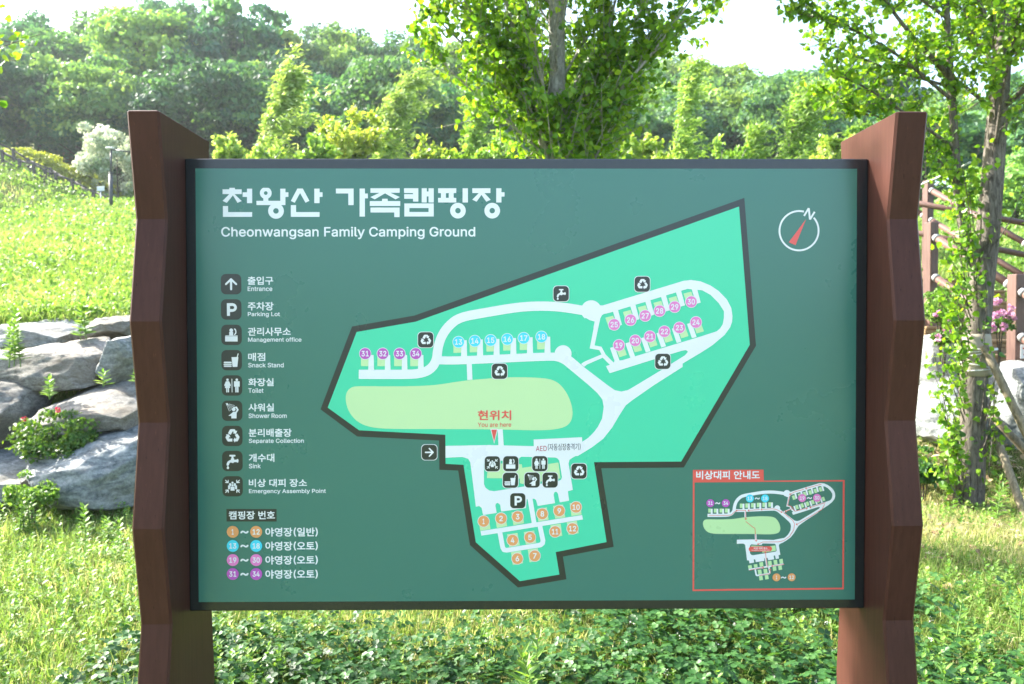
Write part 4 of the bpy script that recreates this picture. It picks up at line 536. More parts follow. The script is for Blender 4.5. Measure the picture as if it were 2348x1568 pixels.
    'title': '-7570,5798,-7546,5783,-7535,5774,-7513,5750,-7500,5728,-7489,5704,-7483,5684,-7480,5668,-7479,5636,-7483,5608,-7489,5588,-7500,5564,-7509,5548,-7524,5530,-7540,5515,-7576,5492,-7577,5422,-7574,5421,-7232,5421,-7230,5422,-7228,5720,-7227,5770,-7226,5774,-7078,5774,-7076,5770,-7077,5672,-7076,5669,-6994,5669,-6991,5666,-6991,5546,-6992,5536,-6994,5534,-7076,5534,-7078,5530,-7079,5500,-7080,5300,-7082,5297,-7203,5296,-7183,5276,-7161,5246,-7143,5210,-7134,5180,-7129,5146,-7129,5108,-7134,5074,-7144,5044,-7153,5024,-7167,5000,-7186,4976,-7204,4957,-7222,4942,-7244,4929,-7264,4918,-7292,4908,-7330,4900,-7372,4899,-7402,4903,-7432,4911,-7472,4929,-7498,4948,-7533,4982,-7554,5012,-7569,5042,-7580,5078,-7585,5114,-7583,5158,-7574,5198,-7559,5234,-7533,5272,-7510,5297,-7922,5297,-7924,5300,-7924,5398,-7923,5420,-7922,5421,-7726,5421,-7724,5422,-7723,5440,-7723,5492,-7738,5499,-7756,5512,-7784,5540,-7797,5558,-7809,5582,-7814,5596,-7820,5624,-7821,5660,-7817,5686,-7812,5704,-7802,5726,-7787,5750,-7756,5781,-7730,5799;-8552,5799,-8549,5798,-8548,5755,-8354,5755,-8350,5752,-8351,5618,-8354,5616,-8552,5616,-8555,5614,-8354,5414,-8474,5361,-8601,5570,-8608,5578,-8786,5362,-8788,5361,-8905,5416,-8905,5422,-8714,5614,-8716,5616,-8906,5616,-8908,5618,-8907,5752,-8906,5755,-8708,5755,-8707,5798,-8704,5799;-776,5786,-773,5782,-773,5672,-770,5670,-686,5670,-682,5668,-682,5546,-686,5545,-772,5544,-773,5374,-776,5372,-922,5372,-925,5374,-923,5786;-1096,5786,-1094,5782,-1095,5650,-1096,5647,-1265,5647,-1267,5644,-1089,5452,-1091,5449,-1216,5395,-1355,5592,-1359,5590,-1488,5410,-1501,5394,-1619,5451,-1624,5456,-1437,5644,-1439,5647,-1441,5647,-1624,5648,-1625,5650,-1624,5656,-1624,5782,-1621,5786;-1756,5786,-1753,5782,-1754,5374,-1756,5372,-1906,5372,-1909,5374,-1907,5786;-2096,5786,-2093,5782,-2095,5648,-2168,5647,-2169,5644,-2170,5558,-2170,5510,-2168,5507,-2095,5506,-2094,5374,-2096,5372,-2624,5373,-2624,5506,-2621,5507,-2542,5507,-2540,5510,-2540,5644,-2542,5647,-2621,5647,-2623,5650,-2622,5786;-2752,5786,-2751,5782,-2751,5668,-2752,5390,-2753,5374,-2756,5372,-2902,5372,-2904,5374,-2904,5548,-2954,5549,-2956,5546,-2957,5374,-2960,5372,-3104,5373,-3104,5546,-3103,5552,-3102,5786,-2956,5786,-2955,5782,-2955,5692,-2906,5692,-2903,5696,-2903,5720,-2902,5722,-2902,5782,-2900,5786;-3202,5786,-3201,5782,-3201,5618,-3202,5402,-3203,5398,-3356,5398,-3357,5402,-3357,5480,-3358,5481,-3611,5481,-3614,5482,-3614,5590,-3613,5612,-3611,5613,-3358,5613,-3356,5614,-3356,5644,-3358,5647,-3616,5648,-3617,5650,-3617,5764,-3615,5786;-3748,5786,-3745,5782,-3746,5655,-4017,5654,-3744,5530,-3752,5524,-3866,5463,-3868,5463,-3880,5469,-4172,5639,-4474,5463,-4552,5502,-4598,5526,-4602,5530,-4334,5654,-4598,5654,-4599,5656,-4598,5782,-4594,5786;-4762,5778,-4761,5776,-4760,5632,-4678,5632,-4675,5630,-4675,5494,-4678,5492,-4760,5492,-4762,5488,-4762,5446,-4763,5444,-4765,4964,-4768,4961,-4918,4961,-4920,4964,-4919,5234,-4918,5240,-4916,5756,-4915,5758,-4915,5776,-4912,5778;-5090,5777,-5091,5356,-5092,5300,-5096,5296,-5246,5296,-5246,5634,-5606,5636,-5606,5777;-6572,5778,-6396,5450,-6383,5422,-6384,5420,-6470,5376,-6494,5365,-6496,5367,-6648,5642,-6652,5645,-6808,5364,-6920,5416,-6920,5420,-6903,5452,-6730,5776,-6728,5778;-6082,5775,-6081,5774,-6082,5672,-6080,5669,-5998,5669,-5996,5668,-5996,5536,-5998,5534,-6083,5534,-6084,5356,-6086,5353,-6238,5354,-6239,5356,-6239,5384,-6238,5390,-6236,5773,-6232,5774,-6197,5775;-8048,5774,-8045,5770,-8045,5666,-8048,5356,-8050,5353,-8198,5353,-8199,5356,-8199,5398,-8197,5534,-8324,5534,-8325,5536,-8324,5668,-8320,5669,-8198,5669,-8196,5672,-8195,5770,-8194,5774;-7639,5698,-7660,5699,-7682,5690,-7698,5672,-7703,5654,-7703,5638,-7701,5630,-7694,5616,-7678,5601,-7666,5595,-7654,5593,-7634,5596,-7616,5606,-7605,5618,-7599,5630,-7597,5642,-7597,5654,-7599,5662,-7609,5680,-7624,5694;-2313,5644,-2315,5647,-2396,5646,-2397,5536,-2397,5510,-2396,5507,-2315,5507,-2313,5510;-4100,5481,-4098,5480,-4098,5416,-4096,5413,-3734,5413,-3731,5410,-3732,5272,-3734,5270,-4618,5270,-4620,5272,-4618,5412,-4262,5413,-4260,5416,-4260,5480,-4258,5481;-1010,5360,-965,5349,-931,5334,-892,5306,-871,5284,-859,5270,-837,5234,-823,5198,-816,5164,-815,5140,-814,5138,-816,5104,-820,5084,-829,5054,-846,5018,-865,4990,-886,4967,-901,4954,-935,4932,-980,4914,-1025,4906,-1061,4906,-1096,4912,-1139,4926,-1166,4941,-1184,4954,-1213,4982,-1230,5002,-1245,5026,-1259,5060,-1268,5096,-1271,5122,-1271,5146,-1268,5170,-1262,5198,-1247,5236,-1235,5258,-1217,5282,-1190,5309,-1169,5325,-1148,5337,-1130,5345,-1102,5354,-1076,5360,-1058,5362;-2011,5360,-1985,5354,-1966,5348,-1934,5333,-1904,5313,-1869,5278,-1852,5254,-1840,5234,-1825,5192,-1818,5152,-1819,5108,-1828,5066,-1842,5030,-1861,5000,-1873,4984,-1906,4953,-1942,4930,-1981,4915,-2006,4909,-2030,4906,-2062,4906,-2081,4908,-2111,4915,-2135,4923,-2174,4944,-2198,4963,-2216,4982,-2235,5006,-2255,5042,-2265,5068,-2270,5090,-2274,5120,-2274,5150,-2271,5174,-2262,5210,-2244,5248,-2222,5280,-2186,5315,-2168,5328,-2141,5342,-2126,5348,-2096,5357,-2062,5362,-2030,5362;-2756,5345,-2753,5342,-2754,4966,-2756,4964,-3611,4964,-3613,4966,-3611,5342,-3610,5344;-6772,5296,-6771,5294,-6772,5096,-6770,5093,-6088,5093,-6086,5090,-6088,4954,-6922,4954,-6924,4958,-6924,5074,-6922,5294,-6920,5296;-8752,5270,-8750,5266,-8751,5096,-8750,5093,-8054,5093,-8051,5090,-8053,4954,-8902,4954,-8903,4958,-8903,5036,-8902,5042,-8901,5240,-8900,5269,-8896,5270;-3755,5225,-3751,5222,-3752,4948,-3755,4946,-3905,4946,-3907,4948,-3908,5081,-4576,5081,-4600,5082,-4602,5084,-4601,5222,-4598,5225;-1029,5212,-1055,5213,-1076,5207,-1091,5198,-1102,5187,-1112,5174,-1121,5150,-1123,5132,-1121,5116,-1116,5102,-1109,5090,-1088,5067,-1079,5062,-1061,5056,-1049,5054,-1025,5056,-1013,5060,-998,5068,-982,5081,-976,5090,-969,5102,-964,5120,-964,5150,-970,5168,-979,5182,-987,5192,-1001,5202,-1019,5210;-2031,5212,-2041,5214,-2060,5213,-2078,5208,-2090,5201,-2112,5180,-2120,5164,-2124,5152,-2126,5128,-2121,5104,-2115,5092,-2108,5084,-2090,5067,-2081,5061,-2060,5055,-2041,5054,-2026,5056,-2011,5061,-1996,5071,-1984,5084,-1976,5096,-1968,5114,-1966,5126,-1966,5140,-1969,5156,-1974,5170,-1980,5180,-1991,5192,-2002,5201,-2015,5208;-2963,5210,-3461,5210,-3464,5206,-3464,5098,-3461,5096,-2908,5096,-2905,5098,-2904,5206,-2906,5209;-7348,5206,-7364,5207,-7378,5204,-7394,5198,-7408,5188,-7420,5175,-7428,5164,-7434,5150,-7437,5132,-7436,5116,-7431,5096,-7418,5075,-7402,5061,-7388,5053,-7360,5047,-7352,5047,-7328,5052,-7306,5065,-7294,5078,-7284,5092,-7277,5120,-7277,5134,-7282,5156,-7294,5176,-7304,5187,-7316,5196,-7334,5204',
}
# pictograms, in thousandths of half a tile
ICONS = {
    'arrow': '25,578,65,558,570,65,589,35,593,-15,578,-55,543,-85,457,-85,105,248,99,-515,65,-578,-5,-600,-65,-578,-99,-515,-103,245,-457,-85,-515,-93,-555,-78,-589,-35,-592,15,-570,65,-65,558,-25,578',
    'parking': '125,620,285,580,365,539,439,475,478,425,529,325,548,245,548,135,529,55,491,-25,439,-95,365,-159,305,-191,125,-240,-120,-245,-125,-630,-415,-630,-420,615;167,345,-120,335,-115,40,125,40,135,30,195,44,250,85,289,175,279,245,240,305',
    'office': '325,629,449,525,493,285,449,95,325,1,285,-2,251,25,251,75,351,155,382,295,350,465,248,565,251,605,269,625;15,628,100,585,139,535,158,485,160,435,145,377,115,330,71,295,160,285,160,-45,595,-50,600,-95,-595,-100,-595,-50,-220,-45,-220,285,-111,295,-159,335,-189,385,-200,435,-189,515,-155,570,-105,609,-55,628;595,-130,595,-650,-630,-645,-625,-130',
    'snack': '665,658,681,635,680,595,601,315,660,305,550,-655,95,-660,-10,305,505,311,602,645,625,661;-45,-144,-4,-175,9,-235,-12,-275,-55,-299,-715,-299,-755,-278,-779,-235,-766,-175,-715,-141;-15,-351,16,-375,23,-415,5,-448,-25,-460,-755,-460,-785,-448,-802,-415,-796,-375,-755,-350;-45,-514,-1,-555,3,-595,-12,-635,-55,-659,-715,-659,-755,-638,-771,-605,-758,-535,-715,-511',
    'toilet': '525,678,571,645,598,605,598,515,565,469,525,442,435,442,395,469,362,515,362,605,389,645,435,678;-385,678,-339,645,-312,605,-312,515,-345,469,-385,442,-475,442,-515,469,-548,515,-548,605,-521,645,-475,678;35,660,40,-675,-25,-680,-30,655;705,420,748,395,760,365,760,-85,748,-115,725,-129,695,-129,665,-101,640,-105,640,-675,500,-675,500,-105,465,-100,460,-675,325,-680,320,-105,295,-101,285,-118,245,-130,215,-118,201,-95,201,375,215,398,255,420;-285,420,-221,305,-101,15,-101,-15,-135,-49,-165,-49,-188,-35,-205,3,-170,-245,-290,-255,-290,-675,-410,-675,-410,-255,-445,-250,-450,-675,-565,-680,-570,-255,-690,-245,-651,-5,-675,-38,-725,-49,-759,-15,-759,15,-609,375,-575,420',
    'shower': '-425,760,-341,605,-515,501,-619,735;-255,698,-226,675,-222,645,-238,625,-265,617,-296,635,-300,665,-285,690;-125,659,-109,635,-111,605,-155,584,-186,615,-180,645,-155,663;-15,629,6,605,6,575,-15,554,-45,552,-69,575,-69,605,-45,629;-285,609,-264,585,-265,557,-287,535,-315,532,-339,555,-339,585,-315,609;95,598,121,575,118,535,95,519,65,521,44,565,65,591;225,556,240,525,228,495,205,484,175,492,161,515,165,544,185,561;-185,539,-162,495,-195,464,-225,471,-239,485,-238,525,-215,541;-345,536,-327,505,-335,478,-365,462,-395,472,-408,495,-400,525,-375,541;-65,509,-42,485,-44,455,-75,432,-105,441,-119,485,-95,510;-445,498,-420,485,-411,445,-435,420,-455,418,-481,435,-489,465,-475,489;45,448,61,425,59,395,25,372,5,379,-16,405,-10,435,15,453;-285,448,-262,435,-252,405,-265,380,-295,367,-328,385,-332,415,-315,441;155,426,195,390,355,390,415,420,465,406,639,115,639,85,620,45,486,-165,449,-195,425,-750,-75,-750,-85,-500,-372,-495,-58,-255,96,-105,344,-95,456,85,459,115,359,285,275,290,268,285,325,213,340,155,329,75,295,20,245,-19,175,-40,95,-29,25,20,-23,115,-62,125,-76,155,-55,189,-11,195,45,296,151,325,147,345,111,365,107,395,125,421;-145,409,-120,385,-120,355,-145,331,-165,330,-189,345,-198,375,-175,406;-385,376,-371,355,-374,325,-405,302,-435,312,-450,345,-436,375;-55,326,-34,305,-31,275,-55,251,-85,251,-108,275,-106,305,-85,324;-245,328,-219,305,-221,265,-255,248,-275,252,-289,265,-291,305,-265,328;-355,269,-331,245,-331,215,-375,191,-406,215,-408,245,-385,269;-185,228,-150,195,-155,168,-185,147,-212,155,-230,185,-215,218;-315,156,-292,135,-291,105,-315,81,-345,81,-368,105,-366,135,-345,154;-145,106,-119,85,-121,45,-135,31,-175,31,-196,65,-191,85,-165,108;-265,38,-250,15,-254,-15,-285,-34,-315,-26,-329,-5,-324,25,-305,41',
    'recycle': '195,666,248,655,365,484,485,524,491,515,375,196,46,275,157,335,75,476,-145,114,-421,255,-215,629,-95,671;495,239,709,-75,698,-185,524,-535,285,-542,245,-659,109,-395,265,-139,278,-255,365,-257,381,-245,414,-175,261,115;-325,160,-169,-135,-175,-144,-275,-101,-356,-255,15,-261,5,-549,-375,-552,-445,-518,-480,-495,-669,-145,-546,85,-633,155',
    'sink': '255,618,309,575,318,505,293,465,255,442,120,435,120,265,180,255,185,128,435,138,445,200,575,200,583,105,620,35,611,-25,580,-75,580,-155,445,-160,435,-103,215,-110,185,-112,145,-158,95,-186,5,-200,-55,-186,-135,-132,-165,-141,-276,-215,-329,-355,-330,-395,-417,-455,-322,-655,-320,-695,-334,-735,-367,-775,-415,-798,-455,-800,-505,-781,-546,-735,-560,-665,-461,-465,-515,-441,-570,-395,-570,-305,-499,-115,-452,-45,-285,69,-225,98,-145,112,-140,255,-80,265,-80,435,-255,451,-298,505,-289,575,-255,609,-225,619',
    'assembly': '705,638,721,615,718,575,558,425,705,418,723,385,708,345,675,332,455,318,405,319,385,332,372,365,372,595,392,635,435,641,458,625,465,463,655,638;-395,638,-372,595,-372,365,-392,325,-455,318,-675,332,-715,352,-721,395,-705,418,-558,425,-718,575,-721,615,-708,635,-655,638,-475,473,-458,625,-435,641;25,468,89,425,110,345,96,305,65,271,-15,250,-55,264,-89,295,-110,375,-96,415,-65,449,-15,470;255,318,325,273,350,215,336,145,286,95,440,85,435,-280,245,-280,240,15,119,25,140,85,174,95,138,125,111,185,124,255,175,306,215,320;-205,318,-137,275,-112,225,-111,185,-138,125,-174,95,-140,85,-119,25,-240,15,-245,-280,-435,-280,-440,85,-286,95,-341,155,-350,185,-341,245,-285,306,-245,320;25,208,89,165,110,85,96,45,65,11,-15,-10,-55,4,-89,35,-110,115,-96,155,-65,189,-15,210;195,-30,200,-425,-195,-430,-200,-35;545,-322,675,-332,718,-355,721,-395,705,-418,558,-425,718,-575,721,-615,705,-638,655,-638,465,-462,458,-625,425,-643,382,-625,372,-595,372,-365,382,-335,415,-317;-395,-322,-372,-365,-372,-595,-392,-635,-435,-641,-458,-625,-475,-473,-655,-638,-695,-641,-715,-628,-718,-575,-558,-425,-705,-418,-722,-385,-708,-345,-545,-322',
}
# lettering: advance width and outlines in thousandths of the letter size (bold, then regular)
BOLD = {
    '개': (870, '775,803,792,779,792,-76,775,-93,691,-92,676,-76,670,351,608,351,601,341,601,-34,577,-51,504,-51,486,-34,486,758,504,782,587,781,600,768,601,466,608,459,670,459,676,789,691,802;420,691,434,674,424,539,403,445,359,341,306,261,222,172,118,99,87,88,35,145,29,174,139,256,234,362,279,445,311,581,66,590,59,612,62,685,77,692'),
    '관': (870, '717,802,732,787,734,527,842,522,856,506,855,433,842,418,732,412,727,125,717,118,633,117,615,131,613,297,602,308,592,291,571,284,394,263,50,252,31,266,22,329,29,355,196,360,201,527,217,543,316,537,321,370,383,367,581,386,597,370,602,318,613,329,614,787,633,803;519,738,536,714,534,537,519,422,498,396,425,402,400,412,418,568,415,631,92,631,76,641,75,725,92,738;258,216,272,193,272,37,279,30,748,29,761,16,762,-57,738,-74,165,-73,151,-57,152,204,175,218'),
    '구': (870, '712,746,733,740,738,725,738,528,722,382,834,371,840,288,816,272,493,271,487,-87,472,-94,379,-91,372,-77,372,267,45,272,29,288,31,371,45,378,587,378,599,392,611,465,622,632,608,642,139,643,124,663,125,736,150,746'),
    '내': (870, '774,803,792,779,792,-76,774,-93,691,-92,675,-76,670,348,597,341,596,-34,577,-50,493,-49,480,-34,480,768,493,783,591,779,597,758,597,466,608,456,670,456,676,789,691,802;181,696,188,674,191,240,306,244,452,263,465,237,469,174,462,158,274,129,75,133,70,685,87,700'),
    '대': (870, '784,799,794,779,790,-86,701,-93,676,-76,676,341,669,355,607,355,596,341,596,-24,586,-48,488,-44,482,154,471,164,451,140,305,119,64,122,58,674,65,692,76,699,399,699,415,685,409,597,179,591,176,237,180,225,201,223,451,245,465,226,471,164,482,174,483,768,503,784,590,779,596,758,596,466,669,461,676,466,678,789,701,803'),
    '도': (870, '733,732,747,709,747,647,733,630,254,629,247,615,247,407,743,400,754,376,753,313,743,300,493,293,493,126,827,120,842,105,838,22,816,15,35,18,29,105,45,121,374,126,368,298,139,298,124,313,129,725,150,734'),
    '리': (870, '759,802,770,778,770,-77,749,-94,666,-93,650,-77,650,788,666,803;499,721,513,705,512,392,488,376,197,371,197,225,207,218,353,222,593,250,609,236,617,153,593,140,405,118,82,116,75,132,81,475,384,481,390,611,93,616,76,632,78,715,93,722'),
    '매': (870, '784,799,794,779,794,-76,774,-93,690,-92,676,-76,676,351,669,357,603,351,600,-44,503,-51,487,-34,487,768,503,783,598,779,606,466,669,463,676,476,678,789,701,803;419,696,421,143,399,136,65,139,58,154,61,695,76,702;310,591,305,598,180,598,173,591,173,247,180,240,305,240,310,247'),
    '무': (870, '732,753,742,738,742,404,732,384,149,380,126,394,124,738,138,754;623,644,253,649,242,644,246,488,617,484;826,305,841,279,841,217,826,202,492,196,492,-75,472,-92,388,-92,373,-75,367,201,45,201,28,217,28,290,45,305'),
    '반': (870, '716,802,731,787,732,547,849,537,856,527,856,454,841,438,732,433,732,152,716,135,633,134,612,152,613,787,633,803;487,739,501,714,497,287,476,277,70,281,63,297,69,735,153,740,174,733,185,596,372,596,379,610,380,725,387,735;379,485,372,495,185,495,185,381,372,381,379,391;258,235,275,214,278,32,758,29,770,16,771,-57,747,-74,164,-68,160,225,185,235'),
    '배': (870, '784,799,794,779,794,-76,774,-93,690,-92,676,-76,676,351,669,357,603,351,600,-44,503,-51,487,-34,487,768,503,783,598,779,606,466,669,463,676,476,678,789,701,803;409,721,425,695,424,133,399,119,76,119,58,143,64,716,159,721,172,706,173,518,305,513,310,706,326,721;310,404,173,404,173,237,180,223,308,226'),
    '번': (870, '764,799,771,777,771,152,764,134,670,127,654,141,653,443,639,457,499,454,497,297,483,275,87,273,71,287,70,725,77,741,170,745,186,735,191,596,368,594,375,600,379,735,399,745,483,743,497,725,497,568,504,561,639,561,653,568,659,797;375,485,368,492,191,490,190,381,368,377,375,391;285,229,300,214,306,30,774,30,791,16,789,-67,774,-74,191,-72,181,-57,182,214,202,230'),
    '분': (870, '732,770,739,756,739,412,732,396,149,391,131,402,128,756,138,771,242,767,253,667,617,669,628,770;621,558,253,563,248,506,253,495,607,495,621,506;815,350,836,343,841,329,840,256,826,247,503,242,499,100,482,82,384,89,378,242,45,245,27,266,29,339,45,350;232,197,242,172,242,37,253,30,742,29,755,16,756,-57,732,-74,138,-74,123,-57,123,183,138,198'),
    '비': (870, '760,799,767,778,767,-77,750,-94,667,-94,649,-77,650,788,667,804;510,727,517,705,516,121,500,111,83,116,76,132,82,725,189,725,198,506,396,503,401,715,417,730;401,392,396,399,198,397,198,221,396,218'),
    '사': (870, '710,802,726,779,726,466,731,456,856,451,863,372,846,348,731,348,726,341,726,-76,710,-92,627,-93,606,-76,606,779,627,803;335,730,352,716,353,570,362,487,383,414,459,289,566,206,568,174,520,112,492,107,439,140,363,216,294,321,255,247,192,164,127,109,75,89,20,154,18,185,75,224,131,279,204,404,235,539,237,716,252,729'),
    '상': (870, '719,803,733,780,733,593,740,583,833,583,854,572,857,489,844,474,733,468,733,260,719,243,625,243,611,260,612,791,635,805;344,754,354,739,361,593,381,541,437,466,554,395,557,364,514,301,490,297,396,349,302,451,231,364,177,318,104,278,73,275,26,343,25,364,31,375,134,437,201,520,229,603,238,749;479,260,604,240,667,210,708,173,732,135,740,83,731,30,698,-17,646,-55,594,-76,469,-91,354,-89,281,-75,229,-55,177,-17,146,30,135,83,144,135,177,185,229,222,281,243,396,260;542,145,479,155,344,148,272,114,258,93,259,72,292,40,365,17,469,13,552,26,602,51,619,83,604,116'),
    '샤': (870, '710,802,725,789,726,591,846,586,861,570,856,486,728,476,726,341,731,334,846,334,861,320,861,247,846,228,731,226,726,-76,710,-92,627,-93,606,-76,606,779,627,803;335,730,352,716,353,570,362,487,383,414,413,351,458,289,502,245,566,206,568,174,521,112,492,106,398,176,294,320,243,226,194,164,96,87,75,88,19,154,19,185,80,226,127,273,204,404,235,539,237,716,252,729'),
    '소': (870, '472,744,493,723,493,661,506,598,545,530,650,439,801,380,806,359,768,286,754,279,722,284,597,335,495,411,431,489,366,411,264,334,170,292,97,282,61,348,62,380,170,418,272,484,322,536,351,588,368,661,372,734,389,744;472,331,489,317,493,125,827,122,842,109,837,24,45,19,31,26,29,109,45,123,368,125,373,317,389,331'),
    '수': (870, '483,773,496,758,508,654,562,581,639,526,712,495,785,479,800,466,800,445,770,383,743,372,608,414,493,485,431,546,347,463,254,410,129,373,100,383,68,445,77,474,222,523,316,589,361,654,381,768;816,320,841,299,839,226,827,214,493,210,490,-76,472,-93,389,-92,374,-76,368,213,45,213,29,226,30,310,45,320'),
    '실': (870, '759,800,766,778,766,340,754,319,770,298,766,80,749,69,301,69,294,28,301,21,780,21,797,7,795,-77,780,-83,186,-82,176,-66,176,153,186,168,648,173,645,212,186,213,174,226,173,298,197,316,659,319,648,340,649,788,666,804;343,778,367,767,374,663,402,580,468,502,574,444,584,434,584,413,541,347,509,346,457,369,384,419,311,503,241,413,197,377,124,336,82,328,37,392,37,423,155,494,221,580,242,642,252,767,270,778'),
    '안': (870, '717,802,732,787,732,547,850,537,857,527,857,454,842,437,734,433,731,141,706,131,633,131,613,152,614,787,633,803;352,735,435,697,498,631,523,568,529,495,522,443,492,381,454,339,404,304,342,284,217,286,133,326,71,394,47,454,47,568,79,641,117,683,165,716,238,738;338,620,290,631,248,626,217,613,181,579,162,527,162,495,181,443,217,409,279,391,321,396,352,408,397,454,409,495,405,547,373,597;258,238,275,225,279,32,748,30,769,6,764,-67,748,-74,165,-71,158,-57,159,225,175,238'),
    '야': (870, '714,799,724,779,728,591,849,587,863,570,863,497,849,481,728,476,724,341,735,334,849,333,862,320,863,247,849,229,735,226,724,216,724,-76,704,-93,620,-92,605,-76,605,789,620,802;277,737,339,728,381,708,443,651,486,570,509,445,499,310,480,247,445,185,370,122,287,98,204,108,152,138,104,185,64,258,44,331,40,393,45,508,65,581,98,643,172,710,214,729;314,612,266,622,219,601,181,549,159,476,158,362,179,289,216,237,266,212,308,220,352,258,374,299,391,383,391,456,372,539,341,591'),
    '영': (870, '757,804,772,780,772,280,757,255,659,260,652,364,642,378,465,377,382,320,329,307,267,305,215,309,163,328,111,362,67,416,45,468,47,593,86,666,152,722,204,743,298,753,392,730,465,680,642,680,652,687,652,780,663,801;322,635,246,637,204,619,171,583,159,551,160,499,191,447,225,425,277,412,329,422,369,447,396,489,402,541,394,572,371,607;649,572,521,572,520,489,527,482,642,482,652,489;559,271,684,234,736,193,761,155,774,93,767,41,736,-9,704,-36,621,-76,559,-88,392,-89,288,-65,246,-46,202,-11,170,41,163,93,171,145,204,195,236,222,298,253,382,272;543,166,423,171,361,160,297,124,284,83,309,48,392,18,496,13,579,26,632,50,655,93,642,122,611,147'),
    '오': (870, '504,742,608,716,691,663,726,628,754,574,764,492,757,440,733,388,681,330,618,292,493,253,493,128,827,122,842,107,838,24,816,17,35,20,29,107,45,123,374,128,368,260,275,282,191,326,147,367,113,430,105,534,114,576,136,617,202,685,275,722,400,746;462,638,389,638,316,621,249,576,229,544,220,503,240,440,275,405,316,383,389,364,483,365,556,385,619,430,642,472,645,503,641,534,618,573,587,602,545,622'),
    '워': (870, '760,799,771,779,771,-76,760,-91,667,-93,649,-76,647,112,469,116,455,133,455,195,469,218,635,220,649,226,650,789,667,803;365,758,437,741,490,711,525,674,555,601,547,508,525,466,490,430,437,401,344,383,250,388,208,400,150,435,102,497,87,570,102,643,150,706,198,737,281,758;354,654,302,657,260,646,215,612,203,570,206,549,229,516,260,495,323,483,375,493,419,518,440,560,432,601,406,633;615,378,628,362,632,299,625,283,378,247,378,-44,365,-67,281,-69,258,-55,257,237,250,247,52,244,36,258,29,279,26,341,42,351,385,358'),
    '위': (870, '752,802,767,779,767,-76,752,-92,668,-93,651,-76,651,779,668,803;387,758,450,739,533,672,558,622,558,508,512,437,450,391,346,369,273,372,210,389,152,424,122,456,101,497,89,570,104,643,152,706,210,741,293,761;335,654,273,646,241,629,216,601,208,549,221,522,252,494,314,476,366,481,418,506,443,539,444,591,429,616,387,644;616,368,632,341,627,273,392,237,392,-44,377,-68,293,-69,271,-55,269,226,262,233,54,232,35,247,30,268,26,320,43,338,377,346'),
    '일': (870, '752,804,769,780,769,342,756,321,769,300,766,82,752,75,304,75,293,61,293,30,304,23,783,22,798,9,795,-75,773,-82,189,-81,175,-64,175,155,189,171,649,175,649,217,637,220,189,221,174,238,174,300,179,315,200,321,648,321,650,790,668,804;325,769,418,742,495,675,525,602,523,509,495,446,418,380,366,360,293,349,210,359,137,391,73,457,50,509,50,613,79,675,158,743,221,765;337,655,252,659,189,623,174,602,165,550,174,519,200,487,252,462,314,461,356,474,394,509,411,561,400,602,374,634'),
    '입': (870, '752,804,769,780,769,321,759,300,769,280,766,-75,752,-82,189,-81,175,-64,175,280,189,298,273,300,293,290,297,207,304,200,637,200,651,207,651,280,660,300,648,321,648,780,668,804;335,759,408,739,439,720,505,655,527,602,533,550,525,477,482,405,408,348,335,329,273,326,168,350,118,384,73,436,50,488,51,602,81,665,158,732,221,755;339,644,252,649,221,637,183,602,168,571,165,530,200,465,241,442,293,434,346,445,390,477,411,519,411,571,377,623;649,92,304,95,297,30,304,23,637,23,651,30'),
    '장': (870, '719,803,733,780,733,593,740,586,844,585,856,572,858,499,833,478,740,478,733,468,731,260,708,246,625,247,611,270,612,791,635,805;521,739,545,718,545,655,531,637,365,635,358,624,372,551,413,478,448,444,552,388,561,374,555,343,522,291,490,288,406,330,331,395,302,435,250,368,187,311,94,262,65,270,30,322,26,353,125,412,182,468,222,541,236,624,229,635,52,641,52,732,73,739;521,260,604,243,656,221,698,189,722,155,740,93,731,30,677,-34,615,-67,531,-88,365,-89,260,-67,219,-48,173,-11,142,41,135,93,143,135,177,189,240,230,312,253,437,265;500,155,396,159,333,148,271,116,257,83,281,46,365,17,469,13,552,26,604,54,617,72,615,103,573,137'),
    '점': (870, '757,803,772,780,772,280,762,259,772,238,768,-75,746,-82,184,-79,177,-64,177,238,184,256,194,262,653,265,649,477,496,483,483,498,482,571,496,588,647,592,650,790,673,804;528,748,552,727,550,655,538,642,371,641,366,634,380,561,421,488,455,452,559,391,573,373,528,294,507,286,423,328,357,384,309,444,271,394,194,318,100,270,71,280,36,332,33,363,132,422,188,477,228,550,243,634,236,641,69,641,54,655,59,742,80,748;649,155,298,158,293,30,298,23,642,23,653,30'),
    '주': (870, '743,748,768,727,768,665,754,646,514,644,507,634,535,576,587,526,691,473,789,446,795,425,788,404,754,348,670,361,556,410,493,454,431,516,358,442,254,381,139,347,108,351,94,373,71,425,79,446,181,475,264,516,330,571,362,634,358,644,118,644,101,665,108,743;827,315,841,290,841,227,827,211,492,206,490,-75,472,-92,389,-92,374,-75,368,210,45,210,28,227,29,300,45,316'),
    '차': (870, '714,799,725,779,728,456,860,446,865,362,850,345,728,341,725,-76,704,-93,620,-92,605,-76,605,789,620,802;350,780,360,654,516,654,540,643,537,556,360,549,353,518,367,414,408,320,475,241,553,185,558,154,516,97,485,88,422,128,370,179,297,287,239,195,181,133,100,75,68,77,25,133,21,164,89,210,176,310,227,435,235,539,225,549,47,556,44,643,68,654,225,654,238,779,256,786'),
